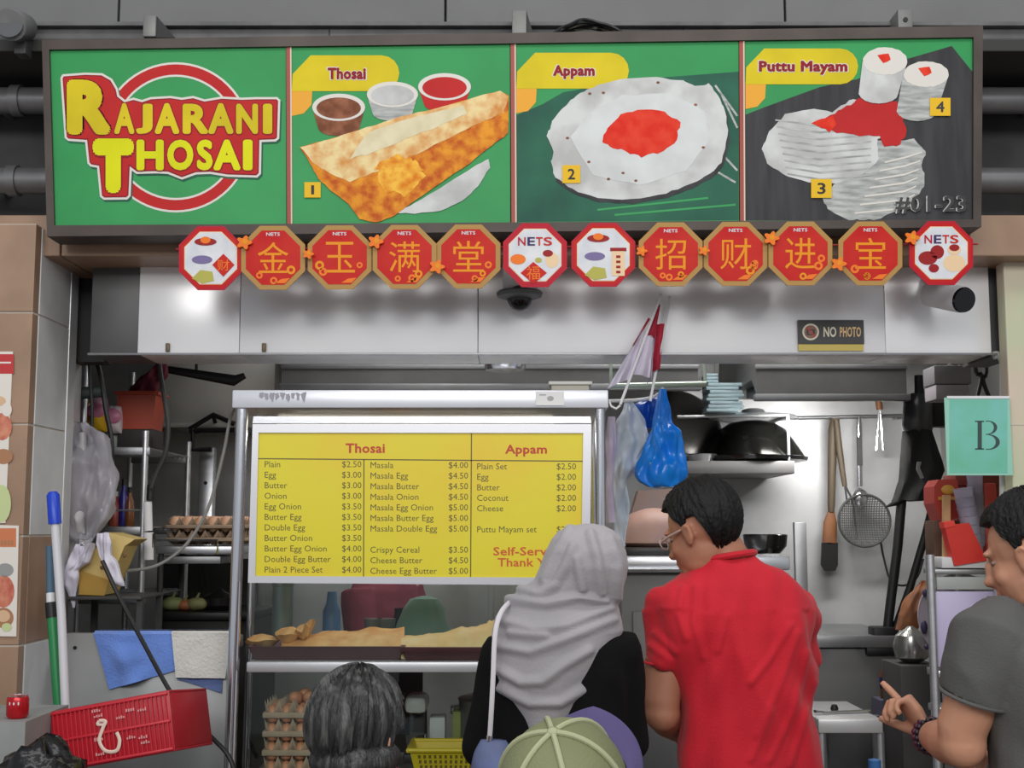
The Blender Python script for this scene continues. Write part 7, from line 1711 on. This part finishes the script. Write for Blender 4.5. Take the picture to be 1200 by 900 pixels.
# bead bracelets
d = (W_ - E_).normalized(); a_ = d.orthogonal().normalized(); b_ = d.cross(a_)
for off, col, rb in ((0.012, mat('bead_wine', (84, 30, 52), 0.3), 0.0075), (0.03, mat('bead_dark', (40, 32, 44), 0.3), 0.0065)):
    m = MB(); c = W_ - d * off
    for k in range(18):
        q = 2 * math.pi * k / 18; m.ell(c + (a_ * math.cos(q) + b_ * math.sin(q)) * 0.034, (rb, rb, rb), seg=10)
    part('bracelet', m, col, t)
lower_body(t, XX(1250, Y, 880), Y + 0.02, 0.92, 0.185, JEANS, SHOE, yaw=yaw)

# ---------------------------------------------------------------- stallholder behind the case
Y = 5.12
t = thing('person', 'stallholder in a maroon top and black apron behind the display case glass', 'person', (P(455, 900, Y).x, Y, 0))
hc = P(452, 600, Y)
Mh = Matrix.Translation(hc) @ Matrix.Rotation(R_(170), 4, 'Z')
m = MB(); head_mb(m, Mh, 0.95); cx_ = XX(452, Y, 880); zs0 = hc.z - 0.25
m.tube([(cx_, Y, zs0), (cx_, Y, hc.z - 0.03)], [0.07, 0.055], 16); m.tube([(cx_, Y, zs0 + 0.01), (cx_, Y, 0.9)], [0.09, 0.1], 16)
for sx in (-1, 1):
    A_ = Vector((cx_ + sx * 0.19, Y, zs0 - 0.05)); B_ = A_ + Vector((sx * 0.03, -0.05, -0.27)); C_ = B_ + Vector((-sx * 0.06, -0.2, 0.06))
    m.tube([A_, B_], [0.045, 0.038], 14); m.ell(B_, (0.038, 0.038, 0.038)); m.tube([B_, C_], [0.038, 0.026], 14); hand_mb(m, C_, C_ - B_, (0, 0, 1), -sx, 0.5, 0.92)
me = voxel(m, 0.0065, 4); paint(me, [SKIN]); part('body', me, None, t); eyes(t, Mh, 0.95)
me = hair_cap(Mh, 0.95, zl_bob, [HAIRB], amp=0.006, seed=22); part('hair', me, None, t)
m = MB(); out = []
for z, rx, ry in ((zs0 + 0.05, 0.07, 0.06), (zs0 + 0.01, 0.13, 0.085), (zs0 - 0.05, 0.19, 0.1), (zs0 - 0.15, 0.195, 0.115), (zs0 - 0.35, 0.175, 0.115), (zs0 - 0.55, 0.185, 0.12), (zs0 - 0.62, 0.19, 0.12)): out.append([Vector((cx_ + rx * math.cos(a), Y + ry * math.sin(a), z)) for a in [2 * math.pi * i / 36 for i in range(36)]])
m.rings(out)
for sx in (-1, 1):
    A_ = Vector((cx_ + sx * 0.18, Y, zs0 - 0.05)); m.tube([A_, A_ + Vector((sx * 0.03, -0.04, -0.2))], [0.068, 0.06], 16)
me = voxel(m, 0.008, 5); displace(me, folds(0.007, 8, 51)); paint(me, [mat('top_maroon', (122, 46, 66), 0.85, bump=0.15, bscale=150)]); part('top', me, None, t)
m = MB(); rows_ = []
for k in range(12):
    v = k / 11; z = zs0 - 0.12 - 0.6 * v; hw = 0.1 + 0.07 * min(1, v * 2.5)
    rows_.append([Vector((cx_ + hw * (2 * j / 14 - 1), Y - 0.128 + 0.05 * (2 * j / 14 - 1) ** 2 - 0.004 * math.sin(9 * j / 14), z)) for j in range(15)])
m.grid(rows_, 0.004, (0, -1, 0)); part('apron', m, BLACKT, t, 60)
lower_body(t, cx_, Y, 0.85, 0.175, BLACKT, SHOE, yaw=math.pi)
t.rotation_euler = (0, 0, R_(62)); t.location.x -= 0.02
